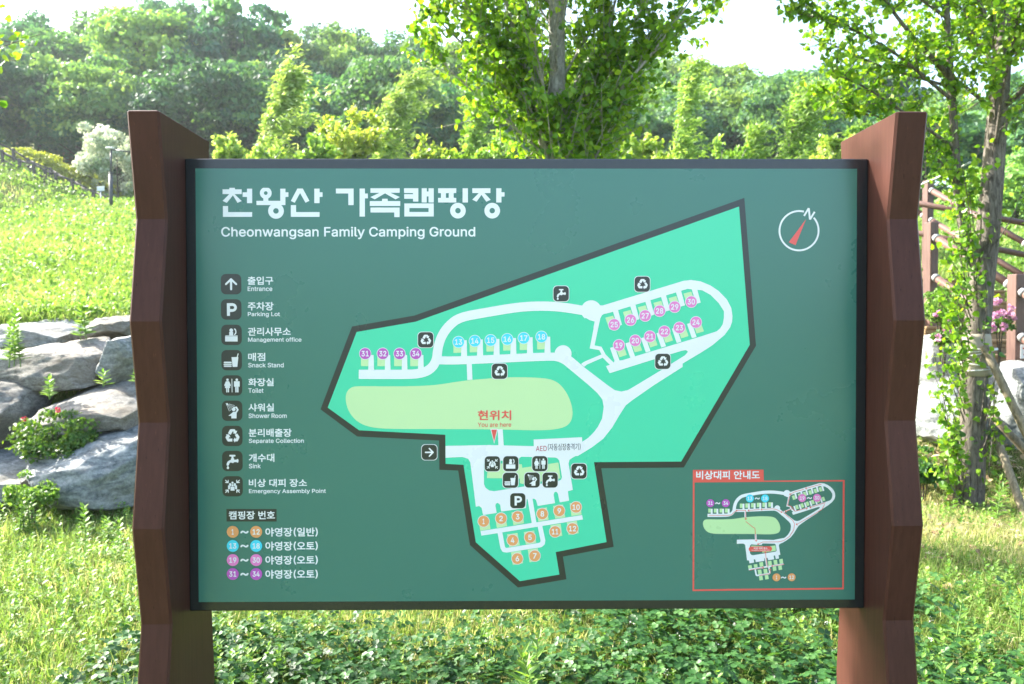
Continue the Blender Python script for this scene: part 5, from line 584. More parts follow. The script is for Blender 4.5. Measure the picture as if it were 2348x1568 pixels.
    '출': (870, '484,802,494,731,744,729,761,715,761,642,744,627,512,621,546,587,640,544,786,521,800,496,776,434,786,423,828,421,838,413,842,340,817,323,493,319,493,288,505,285,724,285,738,278,741,80,724,55,244,55,239,28,244,17,744,17,769,-4,769,-66,744,-83,130,-81,123,-66,123,132,130,148,609,153,623,163,619,180,609,184,140,184,119,205,119,267,130,283,369,285,373,319,46,323,29,340,31,413,46,423,88,423,92,434,71,486,78,518,255,554,317,586,354,621,119,627,106,642,109,717,130,729,369,729,380,800;435,538,338,472,216,434,224,423,640,423,651,434,505,484'),
    '치': (870, '749,803,766,779,766,-76,749,-93,666,-93,648,-76,648,779,666,803;374,783,384,657,551,654,575,643,572,556,395,549,381,539,381,518,392,435,442,320,520,235,599,185,603,154,557,91,530,88,437,149,391,195,322,289,274,206,228,151,166,99,103,70,49,133,46,164,155,245,211,320,253,424,265,539,259,549,72,554,67,643,82,654,259,657,266,779,280,786'),
    '캠': (870, '771,804,788,780,788,280,780,259,788,238,785,-75,771,-82,198,-81,184,-64,188,248,208,259,490,259,490,777,510,785,595,780,601,592,667,587,673,790,688,803;438,743,448,727,441,623,411,519,365,436,300,363,219,299,115,245,83,242,41,300,41,332,167,401,252,477,63,464,46,477,37,561,73,575,302,587,317,602,323,634,83,641,73,665,78,738,94,745;670,477,603,477,595,269,604,259,667,259,673,269;670,144,656,151,313,151,306,144,306,30,313,23,667,25'),
    '토': (870, '733,731,747,708,747,646,733,630,254,629,247,615,254,549,712,548,728,531,722,453,702,445,254,445,247,438,247,365,743,358,754,333,754,271,743,255,497,250,493,125,504,118,827,118,842,104,838,21,816,14,35,17,29,104,45,118,368,118,374,125,368,254,150,254,125,271,129,721,150,733'),
    '피': (870, '753,802,769,779,769,-76,753,-92,670,-93,649,-76,649,779,670,803;565,707,572,685,569,612,482,603,479,591,479,247,492,240,607,247,621,195,613,154,451,129,284,119,45,119,31,143,30,216,128,226,142,237,142,591,138,603,51,612,54,706;358,601,260,601,263,230,361,237'),
    '핑': (870, '747,801,768,780,768,260,747,235,664,233,648,260,648,780,664,800;539,728,563,718,564,635,549,621,487,621,482,614,482,426,487,420,581,430,601,422,612,364,601,331,320,301,60,301,46,333,44,395,60,405,143,405,148,416,148,614,143,621,81,621,66,635,70,722,91,728;365,614,351,621,265,614,268,411,365,416;476,260,633,240,685,220,737,181,762,145,773,93,768,41,739,-11,695,-46,622,-77,497,-91,383,-89,310,-77,237,-46,206,-23,168,30,159,83,171,145,202,187,247,218,310,242;570,145,487,155,372,148,299,118,285,103,283,72,320,36,383,17,466,10,581,25,633,48,651,83,647,103,633,119'),
    '현': (870, '755,802,770,777,765,115,744,107,661,110,651,131,647,287,515,293,505,391,501,350,463,289,421,252,349,225,276,219,203,232,140,266,109,300,83,350,78,391,85,464,99,492,140,541,171,562,265,589,36,596,29,610,36,694,224,699,230,704,231,787,239,797,338,802,351,787,352,704,536,698,549,683,550,610,526,593,317,589,390,571,447,537,476,506,496,464,505,402,515,392,640,396,651,402,651,464,514,475,511,568,647,579,652,787,671,803;334,475,255,479,213,453,193,402,201,370,224,344,265,325,296,324,365,350,385,381,385,422,369,452;286,207,301,193,307,30,776,29,791,16,787,-67,765,-74,192,-72,182,-57,184,193,203,207'),
    '호': (870, '483,785,493,764,493,691,504,677,795,672,800,587,785,572,87,571,63,587,63,660,77,676,368,677,379,780,400,788;452,556,587,538,650,510,705,462,725,431,733,379,725,316,699,275,660,239,618,218,504,191,493,181,493,118,504,111,827,111,842,98,838,14,816,7,35,10,29,98,45,111,368,111,368,191,264,211,202,242,166,275,136,337,137,410,168,473,233,519,327,548;525,441,420,452,316,435,272,410,259,389,259,358,275,333,337,303,431,292,525,302,577,323,611,368,602,400,587,415'),
    '화': (870, '712,802,728,779,728,445,848,439,862,414,862,351,848,333,733,331,728,320,724,-86,702,-93,613,-86,608,101,598,111,566,98,400,78,171,67,35,73,18,143,19,164,35,178,233,178,249,185,243,233,181,254,115,310,94,351,87,424,96,466,139,531,191,565,254,584,358,586,431,562,498,508,525,456,528,372,508,320,452,264,368,226,375,185,577,202,598,185,608,195,608,779,629,803;358,799,368,779,368,706,379,699,556,699,577,691,577,600,56,595,35,606,32,674,46,697,243,699,254,795,275,803;348,476,275,479,227,456,209,435,204,404,221,362,264,338,306,332,348,337,389,358,414,404,410,424,389,458'),
    '(': (382, '331,773,347,749,287,603,255,489,234,374,231,270,254,114,346,-136,331,-151,248,-152,234,-147,192,-74,131,93,110,208,109,374,152,583,222,749,248,774'),
    ')': (382, '144,770,209,645,250,510,272,385,272,197,240,51,156,-136,134,-152,50,-151,35,-126,95,10,136,145,148,218,151,322,147,385,117,531,35,760,50,773'),
    '0': (634, '388,740,482,689,546,603,579,509,589,447,589,259,549,114,482,24,398,-25,346,-36,284,-35,211,-15,159,18,125,51,86,114,52,218,41,301,51,489,94,614,128,661,180,709,263,743;344,614,294,615,238,582,196,499,180,395,187,249,209,176,244,124,284,100,315,96,346,99,376,114,414,155,443,228,456,332,454,416,432,520,395,582'),
    '1': (634, '386,738,405,727,413,706,413,113,418,102,564,96,574,71,569,-12,543,-26,105,-26,82,-2,82,81,95,97,261,102,272,113,272,571,261,572,136,481,116,479,101,488,95,509,100,613,261,733'),
    '2': (634, '337,748,421,729,508,665,550,592,560,498,540,425,497,352,277,113,285,106,546,106,571,81,571,-2,546,-26,87,-26,64,-2,69,81,360,394,410,467,421,529,415,561,390,593,337,616,285,615,244,597,220,571,203,498,192,484,87,482,75,488,67,509,75,581,104,644,171,709,244,741'),
    '3': (634, '518,739,538,730,544,718,544,634,373,437,486,384,551,312,575,239,573,155,560,114,530,62,497,28,424,-16,341,-36,268,-36,184,-15,111,28,65,82,35,166,36,187,49,205,153,211,175,197,182,166,216,121,268,99,309,96,351,101,403,128,429,166,433,218,413,270,372,305,330,317,216,319,192,343,194,426,344,603,91,608,73,634,78,728,101,739'),
    '4': (634, '429,738,454,727,459,706,451,686,198,259,366,255,372,456,397,470,481,470,503,456,507,259,595,246,606,227,606,154,601,134,585,121,512,120,507,113,506,-2,481,-26,397,-26,372,-12,366,117,54,120,30,144,30,227,39,248,311,706,345,738'),
    '5': (634, '509,739,530,733,540,707,540,634,530,612,238,606,222,478,280,491,363,491,446,462,513,405,552,343,575,249,571,187,555,124,500,41,425,-13,342,-36,280,-36,196,-15,144,16,92,72,70,114,57,166,65,197,92,207,175,205,197,187,217,138,248,110,280,99,342,100,384,120,409,145,428,187,429,259,399,322,342,357,259,356,175,318,92,327,72,343,68,364,108,718,134,739'),
    '6': (634, '441,739,468,728,472,699,318,468,431,448,483,418,525,374,550,332,570,259,570,187,559,134,529,72,491,30,441,-6,347,-36,243,-27,170,7,93,93,63,197,72,301,115,405,324,718,358,739;337,343,306,346,264,334,233,309,208,270,202,207,212,166,243,120,285,98,347,98,379,112,411,145,431,197,431,239,414,291,368,334'),
    '7': (634, '543,738,564,729,570,717,569,613,266,9,252,-14,231,-26,129,-23,111,-2,114,19,410,602,85,608,61,634,62,717,75,733,95,738'),
    '8': (634, '394,739,487,691,521,655,553,593,560,551,554,478,533,426,489,374,544,322,574,270,586,218,584,145,553,72,467,-3,373,-32,279,-36,196,-16,133,19,89,62,59,114,46,166,56,259,90,322,146,374,101,426,78,478,77,582,98,634,121,666,196,723,279,746;349,614,290,616,258,605,224,572,211,530,215,499,224,478,258,445,290,433,342,433,373,444,409,478,420,509,409,572,373,607;342,301,310,305,258,293,203,249,191,218,191,166,210,134,237,112,279,98,362,100,412,124,437,155,446,197,429,249,394,284'),
    '9': (634, '337,748,389,740,441,719,516,654,560,571,569,529,569,446,549,373,496,269,306,-10,285,-26,181,-26,163,-12,158,9,313,238,202,265,160,288,114,331,75,404,63,456,66,540,94,623,160,698,243,739;352,613,306,618,264,606,233,580,209,540,202,498,208,446,233,402,285,370,337,368,368,378,400,400,422,436,433,488,425,540,400,584'),
    'A': (672, '396,727,666,-2,646,-18,542,-13,469,177,209,180,131,-12,21,-17,6,-2,9,19,259,706,282,731;336,561,246,311,250,297,422,300'),
    'B': (639, '395,727,457,710,509,677,553,623,566,592,575,550,566,456,543,415,496,373,553,331,596,259,603,175,587,102,539,40,457,-5,384,-18,82,-17,67,9,67,717,93,731;343,613,193,613,197,418,364,421,429,456,452,519,438,571,395,605;384,300,192,300,197,97,374,99,426,111,457,134,477,175,470,238,433,279'),
    'C': (714, '409,739,492,721,584,666,650,582,680,489,659,471,565,472,537,530,502,574,471,596,419,615,336,617,263,587,207,530,178,468,166,416,166,301,198,197,232,151,273,119,315,100,388,93,461,110,502,139,527,166,565,242,669,242,680,218,642,114,586,47,544,16,430,-25,315,-25,242,-3,190,25,103,114,52,228,39,312,41,426,60,509,93,582,180,680,284,730'),
    'D': (703, '374,727,457,708,530,669,596,602,627,550,659,446,666,363,659,269,636,186,597,113,559,71,520,39,457,6,374,-16,82,-17,67,9,67,717,93,731;322,613,193,613,197,97,343,100,436,130,503,196,534,279,541,342,535,425,502,519,478,552,436,585,384,605'),
    'E': (586, '530,727,541,706,541,634,530,618,193,613,197,418,499,418,514,404,515,321,499,304,197,304,192,102,530,96,543,81,543,-2,520,-18,74,-12,67,9,67,717,93,731'),
    'F': (574, '520,730,535,706,535,634,520,617,193,613,197,408,489,407,503,394,504,311,489,294,197,293,191,-2,176,-17,82,-17,67,9,67,717,93,731'),
    'G': (728, '409,739,513,712,594,655,652,582,683,489,669,472,565,472,502,570,450,605,419,615,336,617,273,594,207,530,185,489,166,416,166,301,198,197,252,133,325,99,430,99,499,134,536,176,560,249,555,259,388,263,377,280,377,353,398,377,669,377,686,353,684,218,652,124,623,82,565,27,502,-6,440,-24,315,-25,200,18,125,82,96,124,61,197,41,280,41,426,63,520,92,582,169,672,232,712,284,731'),
    'I': (421, '385,727,396,706,391,623,281,616,274,602,274,102,385,95,396,71,395,-2,375,-18,42,-17,26,-2,31,90,146,102,146,602,135,616,31,622,27,717,52,731'),
    'L': (550, '176,730,192,706,192,102,509,97,525,71,525,-2,509,-17,82,-17,67,-2,67,717,82,730'),
    'M': (879, '801,729,815,706,815,9,807,-12,707,-18,690,-2,686,475,503,9,478,-18,395,-17,381,-2,197,465,190,446,189,-2,176,-17,74,-12,67,9,72,723,93,731,207,731,232,717,436,179,448,186,649,717,666,731'),
    'N': (733, '655,727,666,706,666,9,659,-12,529,-12,197,514,193,-2,176,-18,74,-12,67,9,67,717,93,731,186,731,211,717,530,210,541,217,543,717,561,731'),
    'P': (622, '384,727,478,697,520,667,555,623,576,581,589,519,587,436,576,394,534,321,457,264,374,243,197,243,191,-2,176,-17,82,-17,67,9,67,717,93,731;353,613,193,613,197,358,364,360,416,380,441,404,462,467,451,550,416,592'),
    'R': (629, '384,727,457,710,509,679,552,634,585,561,589,456,575,394,535,331,468,279,616,-2,603,-17,489,-17,332,257,197,259,191,-2,176,-17,82,-17,67,9,67,717,93,731;353,613,193,613,197,377,374,379,416,394,449,425,464,488,450,561,416,595'),
    'S': (625, '375,736,468,704,533,652,576,569,574,517,468,512,453,527,440,569,406,601,375,615,302,625,250,614,197,576,183,548,185,496,239,450,427,394,520,343,562,297,586,246,587,152,575,111,542,59,468,2,375,-28,250,-28,177,-7,135,14,93,50,48,121,36,173,41,202,62,210,156,206,175,152,208,116,250,96,322,86,385,98,439,131,463,173,460,225,406,270,218,327,114,386,80,423,61,465,58,569,92,642,166,704,270,739'),
    'T': (628, '584,731,602,706,595,619,382,613,379,-2,366,-17,261,-16,251,9,251,602,241,616,32,622,28,717,53,731'),
    'Y': (661, '636,731,652,717,650,696,393,279,392,-2,375,-18,282,-17,266,-2,265,290,29,665,6,717,32,731,125,731,146,718,334,417,521,724'),
    'a': (545, '343,549,426,509,457,475,482,424,487,-3,468,-19,384,-19,369,-3,364,20,312,-16,270,-28,187,-29,134,-15,82,15,36,80,25,174,39,226,85,278,134,303,353,342,366,351,366,382,353,412,322,437,259,445,197,424,153,372,124,368,51,391,41,413,48,434,103,503,176,543,249,556;367,226,353,232,249,217,176,197,152,174,152,122,176,96,207,85,259,83,312,99,354,142,366,174'),
    'b': (594, '166,731,179,716,183,507,238,542,280,554,363,554,405,543,447,522,499,474,532,424,552,372,565,299,565,226,545,132,488,41,447,5,405,-16,353,-29,270,-26,218,-3,186,24,176,18,166,-17,72,-18,56,-3,56,716,72,731;356,435,291,442,249,429,202,382,183,330,176,247,194,164,231,112,280,87,343,88,384,110,418,153,439,226,440,299,420,372,384,418'),
    'c': (554, '358,549,431,518,479,476,518,414,523,382,504,367,421,348,379,409,338,436,275,442,223,425,177,372,157,310,155,226,168,174,213,108,265,86,317,86,358,101,392,132,421,180,515,159,524,132,487,60,421,2,338,-27,244,-27,202,-17,140,17,72,91,32,205,32,320,72,435,140,511,233,553'),
    'd': (594, '525,731,539,705,538,-3,525,-18,431,-18,410,26,369,-8,317,-27,244,-29,192,-17,107,39,63,101,43,153,32,205,30,299,53,403,74,445,119,499,150,523,213,550,327,553,410,503,416,716,431,731;333,435,265,441,223,428,180,382,158,320,155,226,167,174,198,122,254,87,317,87,358,107,390,143,413,205,415,310,402,362,377,403'),
    'e': (565, '348,551,421,521,465,487,497,445,528,372,539,237,515,219,160,219,156,205,167,164,207,112,265,86,327,86,358,96,384,112,410,153,431,167,515,145,529,122,498,60,431,2,348,-27,244,-27,181,-7,140,17,72,91,32,205,32,320,66,424,84,455,140,511,233,553;336,435,265,442,223,428,176,382,158,330,407,330,394,382,369,416'),
    'f': (355, '299,759,341,750,356,738,342,665,320,639,257,644,236,637,221,613,216,561,226,550,330,545,337,456,320,441,216,436,214,-2,195,-18,111,-17,96,-2,96,436,-3,448,-7,540,18,550,91,550,100,654,130,706,154,727,205,753,257,762'),
    'g': (595, '525,551,541,527,541,-15,527,-98,473,-173,390,-217,348,-227,254,-228,160,-206,108,-173,75,-140,53,-98,67,-77,140,-39,233,-111,285,-119,338,-113,369,-100,404,-67,415,-36,416,37,410,42,379,14,327,-8,233,-10,160,14,98,62,63,110,33,204,32,329,52,402,108,490,160,529,213,551,338,550,410,504,421,506,431,548;339,433,296,444,244,437,202,410,169,360,154,277,167,183,202,131,244,107,306,103,358,121,390,152,412,204,417,298,404,360,380,402'),
    'h': (574, '166,729,179,706,179,519,186,511,270,552,374,551,405,542,455,509,504,436,516,373,516,9,509,-13,416,-18,399,-2,398,321,387,384,353,426,291,442,259,438,218,417,183,363,179,-2,155,-18,72,-17,56,-2,57,717,72,730'),
    'i': (233, '139,750,184,717,194,696,193,654,173,623,150,608,98,603,52,634,42,654,41,696,77,742,98,751;160,550,177,529,177,-2,160,-18,77,-18,63,-12,56,9,56,529,77,550'),
    'k': (533, '166,729,179,706,179,352,186,340,384,544,499,550,520,540,517,519,308,300,523,29,536,9,530,-13,405,-17,218,216,179,186,179,9,171,-12,72,-17,56,-2,57,717,72,730'),
    'l': (265, '166,728,179,703,181,109,186,95,250,89,273,5,259,-14,228,-21,155,-19,103,3,68,47,56,89,56,714,72,729'),
    'm': (854, '666,553,728,523,753,498,794,415,797,9,791,-13,697,-18,677,-2,676,363,655,419,624,438,593,443,530,430,494,384,488,9,478,-16,384,-18,367,-2,366,373,343,420,291,443,228,430,206,415,182,373,179,-2,155,-18,72,-17,61,-10,61,544,155,550,172,540,176,519,186,513,259,554,353,554,402,529,447,482,488,522,551,552'),
    'n': (574, '374,551,426,531,457,506,488,467,510,415,510,-12,416,-18,399,-2,398,321,387,384,353,426,291,442,259,438,218,417,183,363,179,-2,166,-17,72,-17,56,9,58,540,82,550,155,550,171,540,176,504,218,533,270,552'),
    'o': (581, '358,549,442,511,497,455,516,424,549,320,549,205,509,91,442,16,379,-17,338,-27,244,-27,202,-17,140,17,72,91,32,205,32,320,72,435,140,511,233,553;339,435,306,442,244,436,198,403,167,351,154,257,168,174,198,122,254,87,327,87,369,108,404,153,423,205,428,278,414,351,393,393'),
    'p': (594, '384,550,478,498,542,403,565,298,565,225,545,132,499,53,457,13,405,-16,363,-28,280,-28,228,-9,186,23,180,17,179,-202,166,-217,72,-217,56,-191,58,538,82,548,155,548,172,538,176,507,186,505,218,531,270,553;356,434,311,444,238,423,202,382,182,330,176,246,194,163,232,111,280,87,343,88,384,110,418,153,439,225,440,298,420,371,395,409'),
    'r': (363, '343,555,358,540,353,440,343,433,291,439,238,428,205,404,184,373,179,-2,166,-17,72,-17,56,9,58,540,82,550,155,550,171,540,176,512,259,554'),
    's': (511, '329,550,381,530,425,497,468,424,466,393,371,370,319,435,256,448,194,428,178,414,170,382,183,357,214,339,360,302,433,262,457,237,477,195,476,101,433,33,350,-17,287,-29,214,-29,162,-18,100,14,65,49,35,112,37,144,131,167,183,100,214,86,277,84,343,112,355,132,353,164,329,187,162,232,100,267,54,330,48,362,54,435,100,501,162,540,246,556'),
    't': (318, '184,675,195,659,195,555,288,549,304,534,299,447,205,440,195,430,195,128,216,92,288,92,299,82,316,3,309,-12,288,-21,184,-20,134,3,100,34,74,107,73,430,59,440,7,441,-8,461,-3,542,73,555,76,669,91,676'),
    'u': (574, '509,544,516,522,514,-9,499,-19,416,-18,402,-9,395,28,332,-13,280,-25,207,-22,134,9,79,74,59,137,61,541,72,548,155,548,179,533,183,158,207,116,228,100,291,90,353,112,387,158,398,220,399,533,416,548'),
    'w': (794, '759,550,780,529,773,498,613,-13,509,-17,496,-2,394,342,291,-12,180,-12,15,519,19,544,113,550,138,540,238,189,342,545,436,550,460,540,549,206,561,199,651,529,675,550'),
    'y': (545, '522,550,538,535,535,514,308,-80,276,-143,220,-198,168,-219,95,-221,54,-206,49,-184,69,-111,85,-101,147,-105,168,-93,192,-49,205,3,10,514,12,543,33,550,130,545,272,162,415,545'),
    '~': (634, '248,387,311,360,384,300,415,288,436,290,451,304,464,356,477,371,571,368,578,335,564,262,509,196,446,174,384,175,352,187,248,263,217,276,183,262,165,199,71,193,56,210,56,252,89,335,113,360,155,382,186,391'),
}
REGULAR = {
    '(': (382, '321,760,334,749,274,603,234,458,217,270,224,187,246,93,333,-126,321,-140,248,-140,192,-42,150,72,120,239,119,343,151,531,204,687,248,760'),
    ')': (382, '134,760,187,666,231,531,262,353,262,228,219,31,159,-105,134,-140,61,-140,50,-136,50,-126,105,-1,147,135,165,249,165,333,125,551,47,749,61,760'),
    'A': (672, '386,717,419,644,650,-2,549,-2,482,186,469,193,198,193,125,2,115,-5,21,-2,269,696,282,716;338,602,334,609,329,602,229,286,443,290'),
    'D': (703, '353,717,447,698,509,668,572,611,607,561,636,488,650,404,648,290,626,196,596,134,564,92,509,47,447,16,343,-5,82,-2,79,706,93,717;364,623,179,623,179,92,186,85,343,87,426,109,465,134,513,186,543,259,554,384,523,509,457,586'),
    'E': (586, '520,717,527,706,520,628,179,623,179,415,186,404,489,404,502,394,499,318,179,311,179,92,186,85,520,85,530,71,526,-2,82,-2,82,712'),
    'Y': (661, '625,717,641,706,629,686,381,290,378,-2,282,-2,274,300,19,706,32,717,136,710,334,388,532,716'),
    'a': (545, '322,539,384,521,416,501,448,465,471,413,472,-3,384,-3,374,51,322,4,270,-14,197,-17,145,-5,88,28,46,90,37,174,48,215,82,259,134,289,364,332,379,351,377,392,343,440,291,458,207,445,176,425,134,379,62,400,57,424,93,476,155,521,228,542;379,247,374,252,239,229,166,205,139,174,134,142,143,111,166,87,218,70,291,76,322,90,357,122,377,163'),
    'e': (565, '338,539,431,499,488,435,519,351,524,237,150,231,141,226,158,153,202,98,244,78,285,70,369,86,402,112,431,152,504,135,515,122,497,80,473,51,410,5,327,-17,265,-17,160,18,94,80,54,164,42,226,43,299,74,414,143,497,181,521,233,539;296,455,233,448,196,424,156,372,143,320,421,315,413,372,379,422,338,449'),
    'h': (574, '155,717,166,706,166,488,176,480,207,511,249,532,291,543,353,543,416,522,447,500,491,436,504,373,499,-5,413,-2,406,363,374,427,332,451,291,456,222,436,197,414,172,373,161,-2,72,-2,68,706,82,717'),
    'o': (581, '338,540,400,521,431,502,473,463,508,414,538,299,535,205,506,112,479,70,431,24,369,-7,317,-17,254,-15,181,5,140,33,94,80,54,164,42,226,42,299,74,414,108,463,150,502,181,521,244,541;348,445,306,455,233,446,181,403,147,330,140,247,158,164,190,112,244,76,285,70,338,76,379,99,414,143,434,195,442,278,424,362,390,416'),
    'r': (363, '343,540,343,451,280,451,228,438,186,401,171,373,161,-2,72,-2,68,529,155,536,166,472,186,500,238,534,270,543'),
    'u': (574, '499,535,504,1,488,-6,416,-3,405,63,363,18,280,-12,186,-3,145,18,88,85,69,158,72,533,161,533,166,178,172,147,218,91,280,77,322,81,352,95,377,116,400,158,410,220,413,533'),
    '격': (870, '746,786,757,770,755,270,668,270,663,379,445,385,445,447,454,452,663,452,663,558,465,555,393,447,319,381,184,307,87,280,59,347,215,412,295,468,354,530,384,583,400,645,392,655,111,655,97,666,100,724,486,728,500,718,496,635,663,635,668,780;746,239,757,228,757,-63,746,-77,670,-74,663,166,184,166,173,176,173,228,184,239'),
    '기': (870, '754,779,754,-65,743,-79,670,-78,665,779,681,786;493,695,500,664,486,539,465,456,410,345,337,250,275,193,223,151,98,82,55,143,56,154,160,213,241,279,310,351,370,456,393,518,410,612,400,619,98,619,98,694'),
    '동': (870, '722,748,729,738,722,675,233,675,229,529,733,523,736,467,722,453,483,453,478,373,483,366,816,366,827,352,827,300,816,293,56,293,42,300,42,352,56,366,379,366,389,373,389,446,379,453,144,456,139,738,150,748;504,238,597,221,650,201,691,170,718,134,729,81,718,29,691,-8,650,-38,597,-58,514,-75,347,-74,264,-57,212,-37,170,-6,146,29,134,81,146,134,170,169,212,199,264,220,358,238;493,165,379,168,285,147,229,102,229,61,254,33,285,15,379,-5,483,-5,587,17,631,50,641,81,630,113,577,148'),
    '심': (870, '750,784,754,300,740,290,677,290,663,300,663,780,677,786;344,753,353,748,360,613,383,550,450,467,510,423,563,400,564,384,521,329,479,347,393,405,331,477,313,512,264,436,198,369,94,312,50,373,52,384,167,452,233,540,263,644,264,748;750,248,750,-64,194,-64,191,238,198,252;663,175,281,179,278,9,656,5,667,19'),
    '자': (870, '708,779,712,445,844,441,849,372,712,362,708,-65,698,-79,625,-78,620,779,636,786;521,699,528,685,521,622,344,619,340,518,361,414,405,320,475,237,559,174,533,133,511,107,427,162,361,237,302,348,211,195,136,120,83,87,73,89,28,154,142,247,221,372,244,445,254,612,240,622,63,623,60,695'),
    '장': (870, '708,787,715,780,718,572,833,569,840,562,840,499,715,489,715,270,708,263,635,263,628,270,628,780,635,787;521,723,528,708,521,650,340,645,350,562,392,478,448,423,542,374,546,364,510,304,458,319,406,351,344,408,302,472,252,395,187,330,115,287,77,280,39,343,156,414,202,468,242,551,253,645,73,650,64,655,64,718;437,249,583,232,644,208,687,174,714,135,724,83,712,30,687,-4,646,-36,594,-57,510,-74,406,-77,281,-57,229,-36,185,-1,164,30,151,83,161,135,190,176,240,212,292,232;531,166,437,176,312,158,271,138,248,114,245,62,302,16,406,-4,500,-1,573,16,615,40,630,62,629,114,583,151'),
    '충': (870, '472,787,483,704,733,704,747,697,743,632,487,624,522,562,587,518,681,486,775,471,779,458,758,405,733,401,660,413,566,443,504,476,431,542,389,497,306,445,202,412,129,400,111,405,91,468,222,496,295,526,362,583,381,624,129,629,122,697,129,704,379,704,389,718,389,780,400,787;816,367,823,353,816,291,483,291,483,214,545,211,658,176,716,124,729,72,722,30,691,-15,608,-56,514,-74,400,-77,285,-63,202,-32,146,20,136,83,165,145,212,179,264,198,386,218,389,280,379,291,56,291,42,301,42,353,56,367;462,145,379,145,275,124,232,93,229,51,275,16,358,-4,493,-5,597,18,635,51,640,72,624,103,545,138'),
}
# pictogram tiles: kind, x, z, half size, edged, quarter turn
TILES = [
    ('arrow', -8684, 2992, 299, 0, 0),
    ('parking', -8687, 2253, 299, 0, 0),
    ('office', -8686, 1508, 299, 0, 0),
    ('snack', -8689, 766, 299, 0, 0),
    ('toilet', -8687, 24, 299, 0, 0),
    ('shower', -8690, -720, 299, 0, 0),
    ('recycle', -8693, -1461, 299, 0, 0),
    ('sink', -8696, -2201, 299, 0, 0),
    ('assembly', -8698, -2948, 299, 0, 0),
    ('assembly', -1053, -2302, 224, 1, 0),
    ('office', -509, -2300, 224, 1, 0),
    ('toilet', 346, -2300, 224, 1, 0),
    ('snack', -519, -2790, 224, 1, 0),
    ('shower', 119, -2786, 224, 1, 0),
    ('sink', 651, -2788, 224, 1, 0),
    ('recycle', 1501, -2525, 224, 1, 0),
    ('parking', -305, -3397, 224, 1, 0),
    ('arrow', -2906, -1957, 224, 1, 1),
    ('recycle', -3002, 1355, 224, 1, 0),
    ('recycle', -836, 428, 224, 1, 0),
    ('sink', 974, 2702, 224, 1, 0),
    ('recycle', 3358, 2981, 224, 1, 0),
    ('recycle', 3968, 711, 224, 1, 0),
]
# numbered discs: number, x, z, radius, colour, edged
DISCS = [
    (1, -1314, -4004, 179, 'orange', 1), (2, -798, -3921, 179, 'orange', 1), (3, -309, -3870, 179, 'orange', 1), (4, -459, -4568, 179, 'orange', 1),
    (5, 55, -4485, 179, 'orange', 1), (6, -320, -5117, 179, 'orange', 1), (7, 195, -5035, 179, 'orange', 1), (8, 420, -3788, 179, 'orange', 1),
    (9, 919, -3699, 179, 'orange', 1), (10, 1417, -3594, 179, 'orange', 1), (11, 797, -4318, 179, 'orange', 1), (12, 1312, -4229, 179, 'orange', 1),
    (19, 2674, 1188, 179, 'pink', 1), (20, 3155, 1325, 179, 'pink', 1), (21, 3585, 1444, 179, 'pink', 1), (22, 4012, 1590, 179, 'pink', 1),
    (23, 4454, 1702, 179, 'pink', 1), (24, 4942, 1860, 179, 'pink', 1), (25, 2534, 1796, 179, 'pink', 1), (26, 3014, 1929, 179, 'pink', 1),
    (27, 3446, 2054, 179, 'pink', 1), (28, 3869, 2195, 179, 'pink', 1), (29, 4313, 2314, 179, 'pink', 1), (30, 4800, 2462, 179, 'pink', 1),
    (31, -4777, 952, 179, 'purple', 1), (32, -4261, 951, 179, 'purple', 1), (33, -3771, 950, 179, 'purple', 1), (34, -3293, 950, 179, 'purple', 1),
    (13, -2038, 1289, 179, 'cyan', 1), (14, -1560, 1319, 179, 'cyan', 1), (15, -1095, 1339, 179, 'cyan', 1), (16, -608, 1368, 179, 'cyan', 1),
    (17, -125, 1402, 179, 'cyan', 1), (18, 397, 1440, 179, 'cyan', 1), (1, -8698, -4291, 176, 'orange', 0), (12, -8011, -4293, 176, 'orange', 0),
    (13, -8702, -4709, 176, 'cyan', 0), (18, -8014, -4711, 176, 'cyan', 0), (19, -8706, -5127, 176, 'pink', 0), (30, -8018, -5130, 176, 'pink', 0),
    (31, -8710, -5542, 176, 'purple', 0), (34, -8022, -5545, 176, 'purple', 0), (31, 5388, -3487, 118, 'purple', 0), (34, 5845, -3488, 118, 'purple', 0),
    (13, 6561, -3352, 118, 'cyan', 0), (18, 7011, -3351, 118, 'cyan', 0), (19, 8112, -3344, 118, 'pink', 0), (30, 8552, -3338, 118, 'pink', 0),
    (1, 7365, -5704, 118, 'orange', 0), (12, 7816, -5703, 118, 'orange', 0),
]
